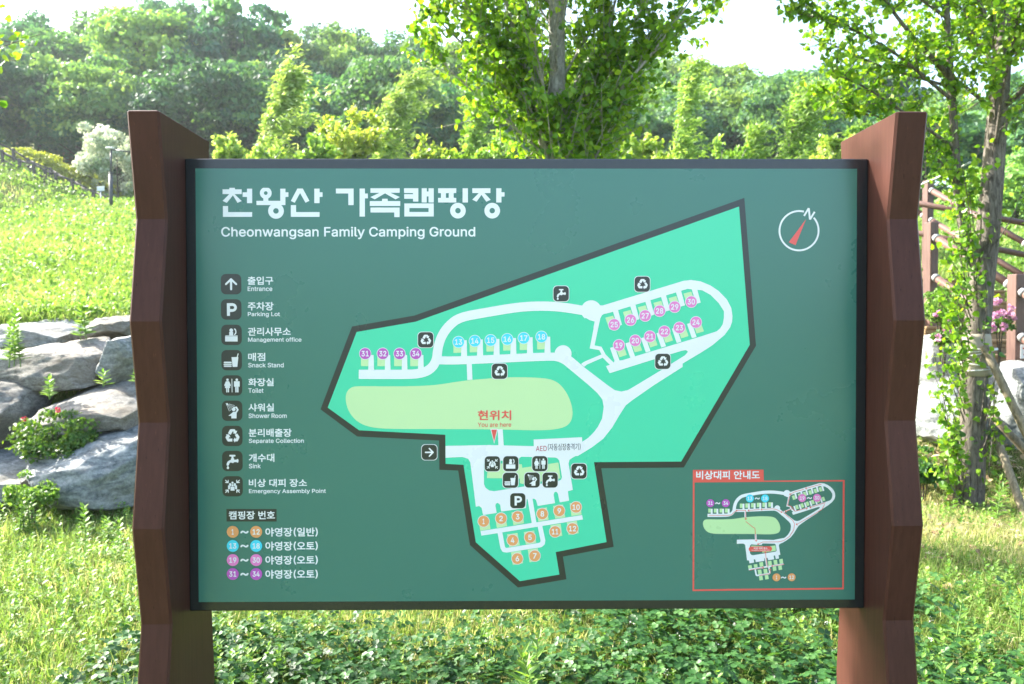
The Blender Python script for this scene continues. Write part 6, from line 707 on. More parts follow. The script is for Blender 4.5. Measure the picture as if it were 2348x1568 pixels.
# lines of text: part, words, left, bottom, right, top (ink box), colour, weight
TEXTS = [
    ('subtitle_lettering', 'Cheonwangsan Family Camping Ground', -8959, 4302, -1540, 4666, 'white', 'b'),
    ('legend_lettering', '출입구', -8205, 2970, -7452, 3216, 'white', 'b'),
    ('legend_lettering', 'Entrance', -8203, 2788, -7480, 2923, 'white', 'b'),
    ('legend_lettering', '주차장', -8207, 2222, -7450, 2473, 'white', 'b'),
    ('legend_lettering', 'Parking Lot', -8204, 2022, -7266, 2179, 'white', 'b'),
    ('legend_lettering', '관리사무소', -8208, 1478, -6955, 1727, 'white', 'b'),
    ('legend_lettering', 'Management office', -8205, 1273, -6642, 1433, 'white', 'b'),
    ('legend_lettering', '매점', -8209, 740, -7705, 982, 'white', 'b'),
    ('legend_lettering', 'Snack Stand', -8206, 552, -7167, 687, 'white', 'b'),
    ('legend_lettering', '화장실', -8210, 1, -7464, 239, 'white', 'b'),
    ('legend_lettering', 'Toilet', -8208, -195, -7765, -55, 'white', 'b'),
    ('legend_lettering', '샤워실', -8211, -743, -7462, -505, 'white', 'b'),
    ('legend_lettering', 'Shower Room', -8209, -939, -7090, -801, 'white', 'b'),
    ('legend_lettering', '분리배출장', -8212, -1492, -6952, -1246, 'white', 'b'),
    ('legend_lettering', 'Separate Collection', -8210, -1702, -6596, -1543, 'white', 'b'),
    ('legend_lettering', '개수대', -8214, -2233, -7462, -1986, 'white', 'b'),
    ('legend_lettering', 'Sink', -8212, -2421, -7865, -2281, 'white', 'b'),
    ('legend_lettering', '비상 대피 장소', -8221, -2971, -6511, -2731, 'white', 'b'),
    ('legend_lettering', 'Emergency Assembly Point', -8218, -3186, -5958, -3030, 'white', 'b'),
    ('heading_lettering', '캠핑장 번호', -8814, -3929, -7458, -3679, 'white', 'b'),
    ('range_lettering', '야영장(일반)', -7747, -4441, -6205, -4175, 'white', 'b'),
    ('range_lettering', '~', -8481, -4348, -8241, -4262, 'white', 'b'),
    ('range_lettering', '야영장(오토)', -7750, -4855, -6208, -4589, 'white', 'b'),
    ('range_lettering', '~', -8485, -4761, -8245, -4676, 'white', 'b'),
    ('range_lettering', '야영장(오토)', -7754, -5273, -6211, -5007, 'white', 'b'),
    ('range_lettering', '~', -8489, -5180, -8249, -5095, 'white', 'b'),
    ('range_lettering', '야영장(오토)', -7758, -5693, -6214, -5426, 'white', 'b'),
    ('range_lettering', '~', -8493, -5599, -8252, -5513, 'white', 'b'),
    ('location_lettering', '현위치', -1480, -1015, -495, -721, 'red', 'b'),
    ('location_lettering', 'You are here', -1480, -1212, -495, -1082, 'red', 'r'),
    ('aed_lettering', 'AED', 232, -1900, 550, -1750, 'crimson', 'r'),
    ('aed_lettering', '(자동심장충격기)', 584, -1888, 1549, -1688, 'ink', 'r'),
    ('inset_lettering', '비상대피 안내도', 4966, -2782, 6855, -2528, 'white', 'b'),
    ('inset_lettering', '~', 5537, -3522, 5687, -3463, 'white', 'b'),
    ('inset_lettering', '~', 6710, -3384, 6858, -3325, 'white', 'b'),
    ('inset_lettering', '~', 8256, -3377, 8404, -3318, 'white', 'b'),
    ('inset_lettering', '~', 7504, -5744, 7660, -5685, 'white', 'b'),
    ('inset_lettering', '비상 대피 장소', 6689, -4866, 7097, -4807, 'white', 'b'),
    ('inset_lettering', 'Emergency Assembly Point', 6627, -4915, 7159, -4877, 'white', 'b'),
]

# ------------------------------------------------------------------ the information board
PANEL_Z = 1.40
HALF_W, HALF_H = 1.0, .665


def film(name, col):
    """Printed film under a satin laminate with a slightly uneven sheen."""
    m, nt, b = new_mat(name)
    tc = N(nt, 'ShaderNodeTexCoord')
    n1 = N(nt, 'ShaderNodeTexNoise', Scale=3.5, Detail=5., Roughness=.6)
    nt.links.new(tc.outputs['Object'], n1.inputs['Vector'])
    b.inputs['Base Color'].default_value = (*col, 1)
    rr = N(nt, 'ShaderNodeMapRange')
    rr.inputs['To Min'].default_value = .25
    rr.inputs['To Max'].default_value = .31
    nt.links.new(n1.outputs[0], rr.inputs[0])
    nt.links.new(rr.outputs[0], b.inputs['Roughness'])
    b.inputs['Specular IOR Level'].default_value = .68
    return m


print_mats = {k: film('print_' + k, c) for k, c in dict(
    white=(.80, .81, .84), teal=(.040, .172, .138), dark=(.018, .026, .028), mint=(.055, .64, .38), field=(.55, .77, .41), patch=(.50, .74, .38),
    orange=(.80, .34, .13), pink=(.80, .20, .55), purple=(.52, .085, .50), cyan=(.05, .66, .85), red=(.78, .095, .085), crimson=(.45, .03, .08), ink=(.03, .03, .07)).items()}


def loops_of(s, q):
    out = []
    for part in s.split(';'):
        a = np.array(part.split(','), float).reshape(-1, 2) * q
        out.append(a)
    return out


def fill(loops):
    """Flat triangles of outlines with holes -> (points, triangles)."""
    pts = [[Vector((x, y, 0)) for x, y in L] for L in loops]
    tri = tessellate_polygon(pts)
    return np.vstack(loops), np.array([t for t in tri if len(set(t)) == 3])


def grouped(loops):
    """Split a set of outlines into islands, each with its own holes, so that filling stays clean."""
    def ar(p):
        return .5 * np.sum(p[:, 0] * np.roll(p[:, 1], -1) - p[:, 1] * np.roll(p[:, 0], -1))
    if len(loops) == 1:
        return [loops]
    A = [ar(p) for p in loops]
    big = A[int(np.argmax(np.abs(A)))]
    outer = [i for i in range(len(loops)) if A[i] * big > 0]
    res = {i: [loops[i]] for i in outer}

    def inside(p, q):
        c = False
        x, y = p
        for (x1, y1), (x2, y2) in zip(q, np.roll(q, -1, 0)):
            if (y1 > y) != (y2 > y) and x < (x2 - x1) * (y - y1) / (y2 - y1) + x1:
                c = not c
        return c
    for i in range(len(loops)):
        if A[i] * big < 0:
            own = [o for o in outer if inside(loops[i][0], loops[o])]
            if own:
                res[min(own, key=lambda o: abs(A[o]))].append(loops[i])
    return list(res.values())


class Sheet:
    """Thin printed film on the panel; x, z in metres from the panel's middle, 'lift' in millimetres off its front."""
    def __init__(s):
        s.V, s.F, s.M, s.n, s.mats = [], [], [], 0, []

    def add(s, loops, mat, lift):
        if mat not in s.mats:
            s.mats.append(mat)
        for g in grouped(loops):
            p, t = fill(g)
            if not len(t):
                continue
            a, b, c = p[t[:, 0]], p[t[:, 1]], p[t[:, 2]]
            cr = (b[:, 0] - a[:, 0]) * (c[:, 1] - a[:, 1]) - (b[:, 1] - a[:, 1]) * (c[:, 0] - a[:, 0])
            t = t[np.abs(cr) > 1e-10]
            cr = cr[np.abs(cr) > 1e-10]
            t = np.where((cr > 0)[:, None], t, t[:, ::-1])        # face -Y, towards the reader
            s.V.append(np.stack([p[:, 0], np.full(len(p), -lift * .001), p[:, 1] + PANEL_Z], 1))
            s.F.append(t + s.n)
            s.M += [s.mats.index(mat)] * len(t)
            s.n += len(p)
        return s

    def build(s, name, parent):
        return add_mesh(name, np.vstack(s.V), np.vstack(s.F), [print_mats[m] for m in s.mats], parent, mat_index=s.M)


def ring(x, z, r, n=36):
    a = np.arange(n) * 2 * math.pi / n
    return np.stack([x + r * np.cos(a), z + r * np.sin(a)], 1)


def round_tile(x, z, h, r, n=7):
    P = []
    for k, (sx, sz) in enumerate(((1, 1), (-1, 1), (-1, -1), (1, -1))):
        for a in np.linspace(k * math.pi / 2, (k + 1) * math.pi / 2, n):
            P.append((x + sx * (h - r) + r * math.cos(a), z + sz * (h - r) + r * math.sin(a)))
    return np.array(P)


def text_loops(words, weight, x0, z0, x1, z1):
    table = REGULAR if weight == 'r' else BOLD
    hangul = any(ord(c) > 0x3000 for c in words)
    pen, out, brackets = 0, [], []
    for ch in words:
        if ch == ' ':
            pen += 250 if hangul else 270
            continue
        adv, s = table.get(ch) or BOLD[ch]
        for L in loops_of(s, 1):
            (brackets if hangul and ch in '()' else out).append(L + (pen, 0))
        pen += adv
    if brackets:                                            # brackets as tall as the syllables beside them
        h = np.vstack(out)
        a, b = h[:, 1].min() - 10, h[:, 1].max() + 10
        for L in brackets:
            out.append(np.stack([L[:, 0], a + (L[:, 1] + 160) / 945 * (b - a)], 1))
    allp = np.vstack(out)
    lo, hi = allp.min(0), allp.max(0)
    k = np.array([(x1 - x0) / (hi[0] - lo[0]), (z1 - z0) / (hi[1] - lo[1])])
    return [(L - lo) * k + (x0, z0) for L in out]


def build_board():
    root = empty('information_board', (0, .02, 0), 'green campground map board in a black frame between two brown zigzag wooden posts', 'sign board')
    wood = stain_wood('brown_stain_wood', (.052, .0195, .0135), (.074, .0285, .0205), .42, bump=.07, spec=.16)
    # posts: front and back edges zigzag every 28 cm; the section is a plank with softened edges
    ZK = [0, .18, .46, .743, 1.023, 1.309, 1.590, 1.873, 2.157]
    for side in (-1, 1):
        prof = []
        for k, z in enumerate(ZK):
            thick = k % 2 == 0
            fr, bk = (-.171, .207) if thick else (-.125, .182)
            if k == 0:
                fr, bk = -.15, .20
            if side > 0:
                fr += .006
            prof.append((z, fr, bk))
        xi, xo = side * 1.0005, side * 1.0885
        c = .006
        V = []
        for z, fr, bk in prof:
            for x, y in ((xi, fr + c), (xi + side * c, fr), (xo - side * c, fr), (xo, fr + c), (xo, bk - c * 2), (xo - side * c * 2, bk), (xi + side * c * 2, bk), (xi, bk - c * 2)):
                V.append((x, y, z))
        zt, fr, bk = prof[-1]
        # softened top edge and its rounded rear corner
        for x, y in ((xi + side * c, fr + c), (xi + side * c, fr + c), (xo - side * c, fr + c), (xo - side * c, fr + c), (xo - side * c, bk - .025), (xo - side * c, bk - .025), (xi + side * c, bk - .025), (xi + side * c, bk - .025)):
            V.append((x, y, zt + .004))
        n = len(ZK) + 1
        F = []
        for k in range(n - 1):
            for j in range(8):
                q = [k * 8 + j, k * 8 + (j + 1) % 8, (k + 1) * 8 + (j + 1) % 8, (k + 1) * 8 + j]
                F.append(q if side < 0 else q[::-1])
        top = [(n - 1) * 8 + j for j in (0, 2, 4, 6)]
        F.append(top if side < 0 else top[::-1])
        F = [f[::-1] for f in F]
        add_mesh('post', V, np.array(F), wood, root)
    frame = plain('slate_frame', (.012, .016, .019), .26, .7)
    panel = MB().box((-HALF_W, 0, PANEL_Z - HALF_H), (HALF_W, .05, PANEL_Z + HALF_H), bev=.0025).build('panel', frame, root)
    q = 1e-4
    sh = lambda k: loops_of(SHAPES[k], q)
    Sheet().add(sh('face'), 'teal', .5).build('printed_face', panel)
    Sheet().add(sh('outline'), 'dark', .9).build('map_border', panel)
    Sheet().add(sh('ground'), 'mint', 1.3).build('map_ground', panel)
    Sheet().add(sh('patch'), 'field', 1.7).build('map_field', panel)
    Sheet().add(sh('road'), 'white', 2.1).build('map_road', panel)
    words = sh('title')
    for right in (False, True):
        Sheet().add([L for L in words if (L[:, 0].mean() > -.53) == right], 'white', .9).build('title_word', panel)
    Sheet().add(sh('compass_ring'), 'white', .9).add(sh('compass_needle'), 'red', 1.1).build('compass', panel)
    Sheet().add(sh('pointer_edge'), 'white', 2.5).add(sh('pointer'), 'red', 2.8).build('location_pointer', panel)
    aed = Sheet().add(sh('aed_label'), 'white', 2.5)
    heading = Sheet().add(sh('heading_box'), 'dark', .9)
    inset = Sheet().add(sh('inset_frame'), 'red', .9)
    Sheet().add(sh('inset_patch'), 'patch', .9).add(sh('inset_road'), 'white', 1.1).add(sh('inset_route'), 'red', 1.3).add(sh('inset_pill'), 'red', 1.5).build('inset_map', panel)
    letters = {}
    for part, words, x0, z0, x1, z1, col, wt in TEXTS:
        L = text_loops(words, wt, x0 * q, z0 * q, x1 * q, z1 * q)
        if part == 'aed_lettering':
            aed.add([p + np.array([0, .014 * (p[:, 0].mean() - .235)]) for p in L], col, 2.8)
        elif part == 'heading_lettering':
            heading.add(L, col, 1.2)
        elif part == 'inset_lettering':
            inset.add(L, col, 1.8)
        else:
            row = round((-4175 - z1) / 417 - .1) if part == 'range_lettering' else round((3216 - z1) / 743 - .15) if part == 'legend_lettering' else 0
            letters.setdefault((part, row, words == '~'), Sheet()).add(L, col, 2.5 if part == 'location_lettering' else .9)
    for (part, _, dash), s in letters.items():
        s.build('range_dash' if dash else part, panel)
    aed.build('defibrillator_label', panel)
    heading.build('heading_label', panel)
    inset.build('inset_frame', panel)
    for kind, x, z, h, edged, turn in TILES:
        x, z, h = x * q, z * q, h * q
        lift = 2.5 if edged else .9
        s = Sheet()
        if edged:
            s.add([round_tile(x, z, h + .0016, h * .52)], 'white', lift)
            lift += .3
        s.add([round_tile(x, z, h, h * .5)], 'dark', lift)
        L = loops_of(ICONS[kind], 1e-3 * h)
        if turn:
            L = [np.stack([p[:, 1], -p[:, 0]], 1) for p in L]
        s.add([p + (x, z) for p in L], 'white', lift + .3)
        s.build('map_pictogram' if edged else 'legend_pictogram', panel)
    for num, x, z, r, col, edged in DISCS:
        x, z, r = x * q, z * q, r * q
        s = Sheet()
        lift = 2.5
        if edged:
            s.add([ring(x, z, r)], 'white', lift)
        s.add([ring(x, z, r - (.0016 if edged else 0))], col, lift + .3)
        w = r * (1.06 if num == 11 else 1.2 if num > 9 else .36 if num == 1 else .6)
        s.add(text_loops(str(num), 'b', x - w / 2, z - r * .46, x + w / 2, z + r * .46), 'white', lift + .6)
        s.build('site_number' if edged else 'range_number', panel)


build_board()

# ------------------------------------------------------------------ boulders
from mathutils import noise as mnoise

granite = stone('granite', (.075, .088, .088), (.34, .35, .34), 6.5)
granite_warm = stone('warm_granite', (.07, .066, .056), (.31, .295, .265), 9., .7)
granite_vein = stone('veined_granite', (.05, .065, .07), (.33, .345, .335), 5., .3)


def cube_sphere(n=20):
    g = np.linspace(-1, 1, n + 1)
    A, B = np.meshgrid(g, g)
    V, F = [], []
    for ax in range(3):
        for s in (-1, 1):
            P = np.zeros((n + 1, n + 1, 3))
            P[..., ax] = s
            P[..., (ax + 1) % 3] = A * s
            P[..., (ax + 2) % 3] = B
            i = (np.arange(n)[:, None] * (n + 1) + np.arange(n)[None]).reshape(-1) + len(V) * (n + 1) ** 2
            F.append(np.stack([i, i + 1, i + n + 2, i + n + 1], 1))
            V.append(P.reshape(-1, 3))
    V, F = np.vstack(V), np.vstack(F)
    key = {}
    idx = np.zeros(len(V), int)
    out = []
    for k, p in enumerate(np.round(V, 5)):
        t = tuple(p)
        if t not in key:
            key[t] = len(out)
            out.append(V[k])
        idx[k] = key[t]
    return np.array(out), idx[F]


CS_V, CS_F = cube_sphere(28)


def boulder(label, u0, u1, v0, v1, depth, thick, seed, mat, roll=0., top=0., boxy=.85):
    """A boulder filling (u0..u1, v0..v1) at its depth; 'roll' leans it sideways, 'top' tips its upper face to the front."""
    rng = np.random.default_rng(seed)
    c = spot((u0 + u1) / 2, (v0 + v1) / 2, depth + thick * .5)
    hx, hz, hy = (u1 - u0) / 2 / 1826 * depth, (v1 - v0) / 2 / 1826 * depth, thick
    d = unit(CS_V)
    m = np.max(np.abs(d), axis=1, keepdims=True)
    P = d * ((1 - boxy) + boxy / m)
    P /= np.abs(P).max(0)
    for _ in range(16):                                   # split faces
        nrm = unit(rng.normal(size=3) * (1, .8, 1))
        h = rng.uniform(.86, 1.14)
        e = np.clip(P @ nrm - h, 0, None)
        P = P - e[:, None] * nrm * .97
    P = P / np.abs(P).max(0)
    off = Vector(rng.uniform(-50, 50, 3))
    s = np.array([hx, hy, hz])
    W = P * s
    dn = np.array([mnoise.fractal(Vector(w * 2.6) + off, .9, 2.1, 5) for w in W])
    dn2 = np.array([mnoise.fractal(Vector(w * (9, 9, 14)) - off, 1., 2., 3) for w in W])
    W = W + unit(P / s) * (dn * .034 + dn2 * .014)[:, None]
    W[:, 2] += np.clip(W[:, 2] / hz * .5 + .5, 0, 1) * top * .42 * (W[:, 1] - hy)      # the upper face slopes down to the front
    cr, sr = math.cos(roll), math.sin(roll)
    W = np.stack([W[:, 0] * cr - W[:, 2] * sr, W[:, 1], W[:, 0] * sr + W[:, 2] * cr], 1)
    base = Vector((c[0], c[1], c[2] - hz))
    o = add_mesh('boulder', W + (0, 0, hz), CS_F, mat, smooth=True)
    o.location = base
    tag(o, label, 'rock', 'boulders of the stacked rock walls')
    try:
        o.data.set_sharp_from_angle(angle=R(38))
    except Exception:
        pass
    return o


LEFT_WALL = [
    ('flat pale boulder at the top of the left rock wall under the grass slope', 20, 198, 726, 800, 8.5, .55, 1, granite, -.02, .30),
    ('small dark brown boulder on top of the wall right beside the left post', 224, 325, 717, 780, 8.6, .45, 2, granite_warm, .03, .15),
    ('long grey boulder with a sunlit sloping top in the middle of the left wall', 42, 262, 768, 896, 7.7, .50, 3, granite_warm, .12, .42),
    ('upright pale boulder wedged against the left post below the small dark one', 254, 340, 758, 876, 7.8, .45, 4, granite, .05, .15),
    ('little bright white boulder at the photo edge half hidden by leaves', -45, 38, 797, 855, 7.9, .4, 5, granite, .0, .3),
    ('rounded brown grey boulder cut by the left edge of the photo', -85, 86, 850, 1040, 7.2, .55, 6, granite_warm, -.10, .30, .5),
    ('broad boulder with a shaded blue top below the long grey one', 92, 350, 866, 1004, 7.15, .60, 7, granite_warm, .04, .50),
    ('low grey boulder in the bottom left corner of the wall behind weeds', -70, 128, 1024, 1150, 6.75, .5, 8, granite, -.04, .35),
    ('large veined boulder at the foot of the wall with a white sunlit crown', 94, 372, 968, 1175, 6.55, .58, 9, granite_vein, .16, .50, .6),
]
RIGHT_WALL = [
    ('bright veined boulder behind the leafy trunk, low beside the right post', 2085, 2206, 868, 1040, 7.7, .5, 11, granite_vein, -.08, .2),
    ('bluish grey boulder stacked above the bright one beside the right post', 2090, 2190, 762, 885, 8.2, .5, 12, granite, .05, .1),
    ('tall pale boulder standing behind the leaning wooden stakes', 2268, 2392, 818, 1050, 7.6, .5, 13, granite_vein, -.05, .1, .45),
]
for t in LEFT_WALL + RIGHT_WALL:
    boulder(*t)

# ------------------------------------------------------------------ stairs and their railings on the right
rail_brown = stain_wood('faded_brown_paint', (.085, .045, .036), (.15, .085, .066), .5, (18, 18, 1.5), .1)
plank_tan = stain_wood('tan_planks', (.17, .10, .040), (.30, .19, .085), .6, (1.6, 22, 22), .2)
grey_band = plain('weathered_clamp', (.26, .26, .26), .6)


def stairs():
    c0 = spot(2330, 900, 8.1)
    d = np.array([-.28, .96])
    d /= np.linalg.norm(d)
    rot = math.atan2(-d[0], d[1])
    root = empty('wooden_stairs', (c0[0], c0[1], 0), 'tan plank stairs climbing the bank behind the right railing', 'stairs')
    z, n = .62, 10
    for k in range(n):
        o = np.array([c0[0], c0[1]]) + d * (.255 * k - .35)
        mb = MB()
        x0, x1 = -.25, 1.75
        h = .152
        def put(a, b, lo, hi):
            mb.box((o[0] + x0, o[1] + a, lo), (o[0] + x1, o[1] + b, hi), rot, (o[0], o[1], 0), .006)
        put(0, .04, z + k * h - .9, z + k * h + .075)
        put(0, .04, z + k * h + .079, z + k * h + h - .022)
        put(-.02, .30, z + k * h + h - .02, z + k * h + h + .012)
        mb.build('step', plank_tan, root)
    return d


def railing(root, posts, h=1.1, pw=.115, rails=(.12, .55)):
    """posts: ground points in order; square posts with round rails between."""
    tops = []
    for p in posts:
        mb = MB().box((p[0] - pw / 2, p[1] - pw / 2, p[2] - .5), (p[0] + pw / 2, p[1] + pw / 2, p[2] + h), .29, (p[0], p[1], 0), .008)
        mb.build('post', rail_brown, root)
        tops.append(np.array(p) + (0, 0, h))
    for a, b in zip(tops[:-1], tops[1:]):
        for dz in rails:
            mb = MB().tube(np.array([a - (0, 0, dz), b - (0, 0, dz)]), .042, 12)
            o = mb.build('rail', rail_brown, root, smooth=True)
            for p, q in ((a, b), (b, a)):
                e = p - (0, 0, dz) + unit(q - p) * .07
                MB().tube(np.array([e, e + unit(q - p) * .05]), .047, 12).build('clamp', grey_band, o, smooth=True)


sd = stairs()
pb, pc = spot(2135, 510, 9.1), spot(2330, 629, 8.05)
step = pc - pb
r1 = empty('stair_railing', (pb[0], pb[1], pb[2] - 1.1), 'near brown railing of round rails and square posts beside the plank stairs', 'railing', 'stair railings on the right')
railing(r1, [pb - (0, 0, 1.1), pc - (0, 0, 1.1), pc + step - (0, 0, 1.1)], rails=(.14, .59))
pa = spot(2128, 414, 12.2)
r2 = empty('stair_railing', (pa[0], pa[1], pa[2] - 1.1), 'far brown railing rising highest beyond the plank stairs and the leafy tree', 'railing', 'stair railings on the right')
railing(r2, [pa - (0, 0, 1.1) - step * 1.5, pa - (0, 0, 1.1), pa + step * 1.6 - (0, 0, 1.1)], rails=(.12, .57))
pf = spot(2420, 505, 11.2)
r3 = empty('stair_railing', (pf[0], pf[1], pf[2] - 1.1), 'pale uppermost rail seen through leaves at the right edge of the photo', 'railing', 'stair railings on the right')
railing(r3, [pf - (0, 0, 1.1), pf + (-2.2, 1.4, .75) - (0, 0, 1.1)], rails=(.12, .57))

# small white notice at the photo's right edge, hung on the near railing
ns = spot(2362, 806, 7.95)
nr = empty('notice_plate', (ns[0], ns[1], ns[2] - .1), 'small white notice with red lettering hung low on the near railing post', 'notice')
MB().box((ns[0] - .10, ns[1] - .004, ns[2] - .07), (ns[0] + .10, ns[1], ns[2] + .07), bev=.002).build('plate', plain('white_plate', (.78, .78, .78), .5), nr)
red_ink = plain('red_ink', (.55, .03, .03), .5)
MB().box((ns[0] - .078, ns[1] - .006, ns[2] + .026), (ns[0] - .035, ns[1] - .0045, ns[2] + .038)).raw(
    [(ns[0] - .047, ns[1] - .006, ns[2] + .026), (ns[0] - .035, ns[1] - .006, ns[2] + .026), (ns[0] - .058, ns[1] - .006, ns[2] - .040), (ns[0] - .070, ns[1] - .006, ns[2] - .034)],
    [[0, 3, 2, 1]]).build('lettering', red_ink, nr)

# ------------------------------------------------------------------ far stair railings, lamp and little sign on the left slope
dark_rail = stain_wood('dark_weathered_rail', (.055, .045, .045), (.10, .082, .078), .7, (18, 18, 2), .1)


def far_fence(us, vs, depth, label, hs=1.15):
    P = [spot(u, v, depth) for u, v in zip(us, vs)]
    root = empty('rail_fence', P[0] - (0, 0, hs), label, 'fence', 'rail fences down the left slope')
    for p in P:
        g = min(float(ground_z(p[0], p[1])) - .3, p[2] - .9)
        MB().box((p[0] - .065, p[1] - .065, g), (p[0] + .065, p[1] + .065, p[2]), bev=.01).build('post', dark_rail, root)
    for a, b in zip(P[:-1], P[1:]):
        for dz in (.10, .50):
            MB().tube(np.array([a - (0, 0, dz), b - (0, 0, dz)]), .045, 8).build('rail', dark_rail, root, smooth=True)


far_fence([-60, 5, 44.5, 77, 103.5, 128, 165, 214, 262, 330], [310, 343, 364, 371, 386, 395, 409, 435, 452, 462], 40.0, 'dark brown rail fence stepping down the grassy slope at the left', 1.1)
far_fence([-50, 31, 64, 116, 178, 228, 300], [302, 340, 362, 384, 421, 447, 456], 41.6, 'second rail fence just behind the first one, in front of the yellow green hedge', 1.1)

dark_metal = plain('dark_metal', (.06, .065, .07), .5, .4, .3)
lp = spot(255, 468, 35.5)
lt = spot(255, 341, 35.5)
lr = empty('street_lamp', (lp[0], lp[1], lp[2] - .5), 'slim dark lamp post with a horizontal arm before the white blossoming tree', 'lamp post')
MB().tube(np.array([lp - (0, 0, .6), lp + (0, 0, (lt[2] - lp[2]) * .56)]), .085, 12).build('pole', dark_metal, lr, smooth=True)
MB().tube(np.array([lp + (0, 0, (lt[2] - lp[2]) * .56), lt]), .045, 10).build('upper_pole', dark_metal, lr, smooth=True)
MB().tube(np.array([lp + (0, 0, (lt[2] - lp[2]) * .54), lp + (0, 0, (lt[2] - lp[2]) * .57)]), .10, 12).build('collar', dark_metal, lr, smooth=True)
MB().tube(np.array([lt - (0, 0, .04), lt + (1.25, 0, -.17)]), .03, 8).build('arm', dark_metal, lr, smooth=True)
MB().box(lt + (-.22, -.12, -.02), lt + (.12, .12, .07), bev=.03).build('lamp_head', plain('pale_metal', (.6, .6, .62), .35, .5), lr)
sg = spot(231, 433, 39)
sr_ = empty('small_sign', sg - (0, 0, .9), 'tiny white sign plate on a thin post beside the slope fence', 'sign')
MB().box(sg + (-.20, -.015, -.10), sg + (.20, .015, .12), -.15, sg, .01).build('plate', plain('sign_white', (.7, .72, .75), .5), sr_)
MB().tube(np.array([sg - (0, 0, 1.3), sg - (0, 0, .08)]), .025, 8).build('stick', plain('sign_stick', (.45, .46, .46), .5), sr_, smooth=True)

# amber cap low in the grass at the right edge
am = spot(2352, 1357, 4.55)
ar = empty('amber_marker', (am[0], am[1], 0), 'rounded amber yellow cap standing in the grass at the right photo edge', 'marker')
MB().tube(np.array([(am[0], am[1], -.05), (am[0], am[1], am[2] - .02)]), .012, 8).build('stake', plain('marker_stake', (.1, .1, .08), .6), ar, smooth=True)
mb = MB()
prof = [(.030, -.024), (.036, -.02), (.038, 0), (.036, .016), (.028, .024), (.004, .026)]
V = [(am[0] + r * math.cos(a), am[1] + r * math.sin(a), am[2] + z) for r, z in prof for a in np.arange(18) * math.pi / 9]
mb.raw(V, [np.array([[k * 18 + j, k * 18 + (j + 1) % 18, (k + 1) * 18 + (j + 1) % 18, (k + 1) * 18 + j] for k in range(5) for j in range(18)])])
mb.build('cap', plain('amber_plastic', (.42, .30, .03), .25, .5), ar, smooth=True)

# ------------------------------------------------------------------ trees
poplar_bark = bark('poplar_bark', (.045, .036, .028), (.21, .185, .155), (9, 9, 2.0))
pale_bark = bark('pale_bark', (.16, .145, .12), (.42, .40, .35), (10, 10, 3), .35)
dark_bark = bark('dark_bark', (.035, .028, .02), (.10, .085, .065), (6, 6, 1.5))
leaf_poplar = foliage('poplar_leaf', [(0, (.04, .12, .014)), (.3, (.09, .22, .02)), (.65, (.17, .33, .026)), (1, (.28, .42, .05))], .52, (1.7, 1.5, .5), .38, .45)
FOREST = [(0, (.045, .115, .065)), (.35, (.075, .185, .080)), (.7, (.14, .28, .085)), (1, (.24, .38, .11))]
leaf_forest = foliage('woodland_leaf', FOREST, .38, (1.4, 1.35, .6), .55, .25, object_tint=True)
leaf_sapling = foliage('sapling_leaf', [(0, (.09, .17, .035)), (.35, (.17, .29, .06)), (.7, (.28, .39, .12)), (1, (.46, .55, .30))], .42, (1.5, 1.4, .6), .42, .4, object_tint=True)
leaf_white = foliage('white_blossom', [(0, (.10, .20, .07)), (.35, (.30, .38, .22)), (.6, (.58, .62, .48)), (1, (.76, .77, .68))], .3, (1.1, 1.1, .9), .6, .2)


class Wood:
    def __init__(s):
        s.V, s.F, s.n = [], [], 0

    def limb(s, P, r0, r1, k=7, n=8, power=1.0):
        P = resample(P, n)
        r = r0 + (r1 - r0) * np.linspace(0, 1, n) ** power
        V, F = tube(P, r, k)
        s.V.append(V)
        s.F.append(F + s.n)
        s.n += len(V)
        return P

    def build(s, name, mat, parent):
        return add_mesh(name, np.vstack(s.V), np.vstack(s.F), mat, parent, smooth=True)


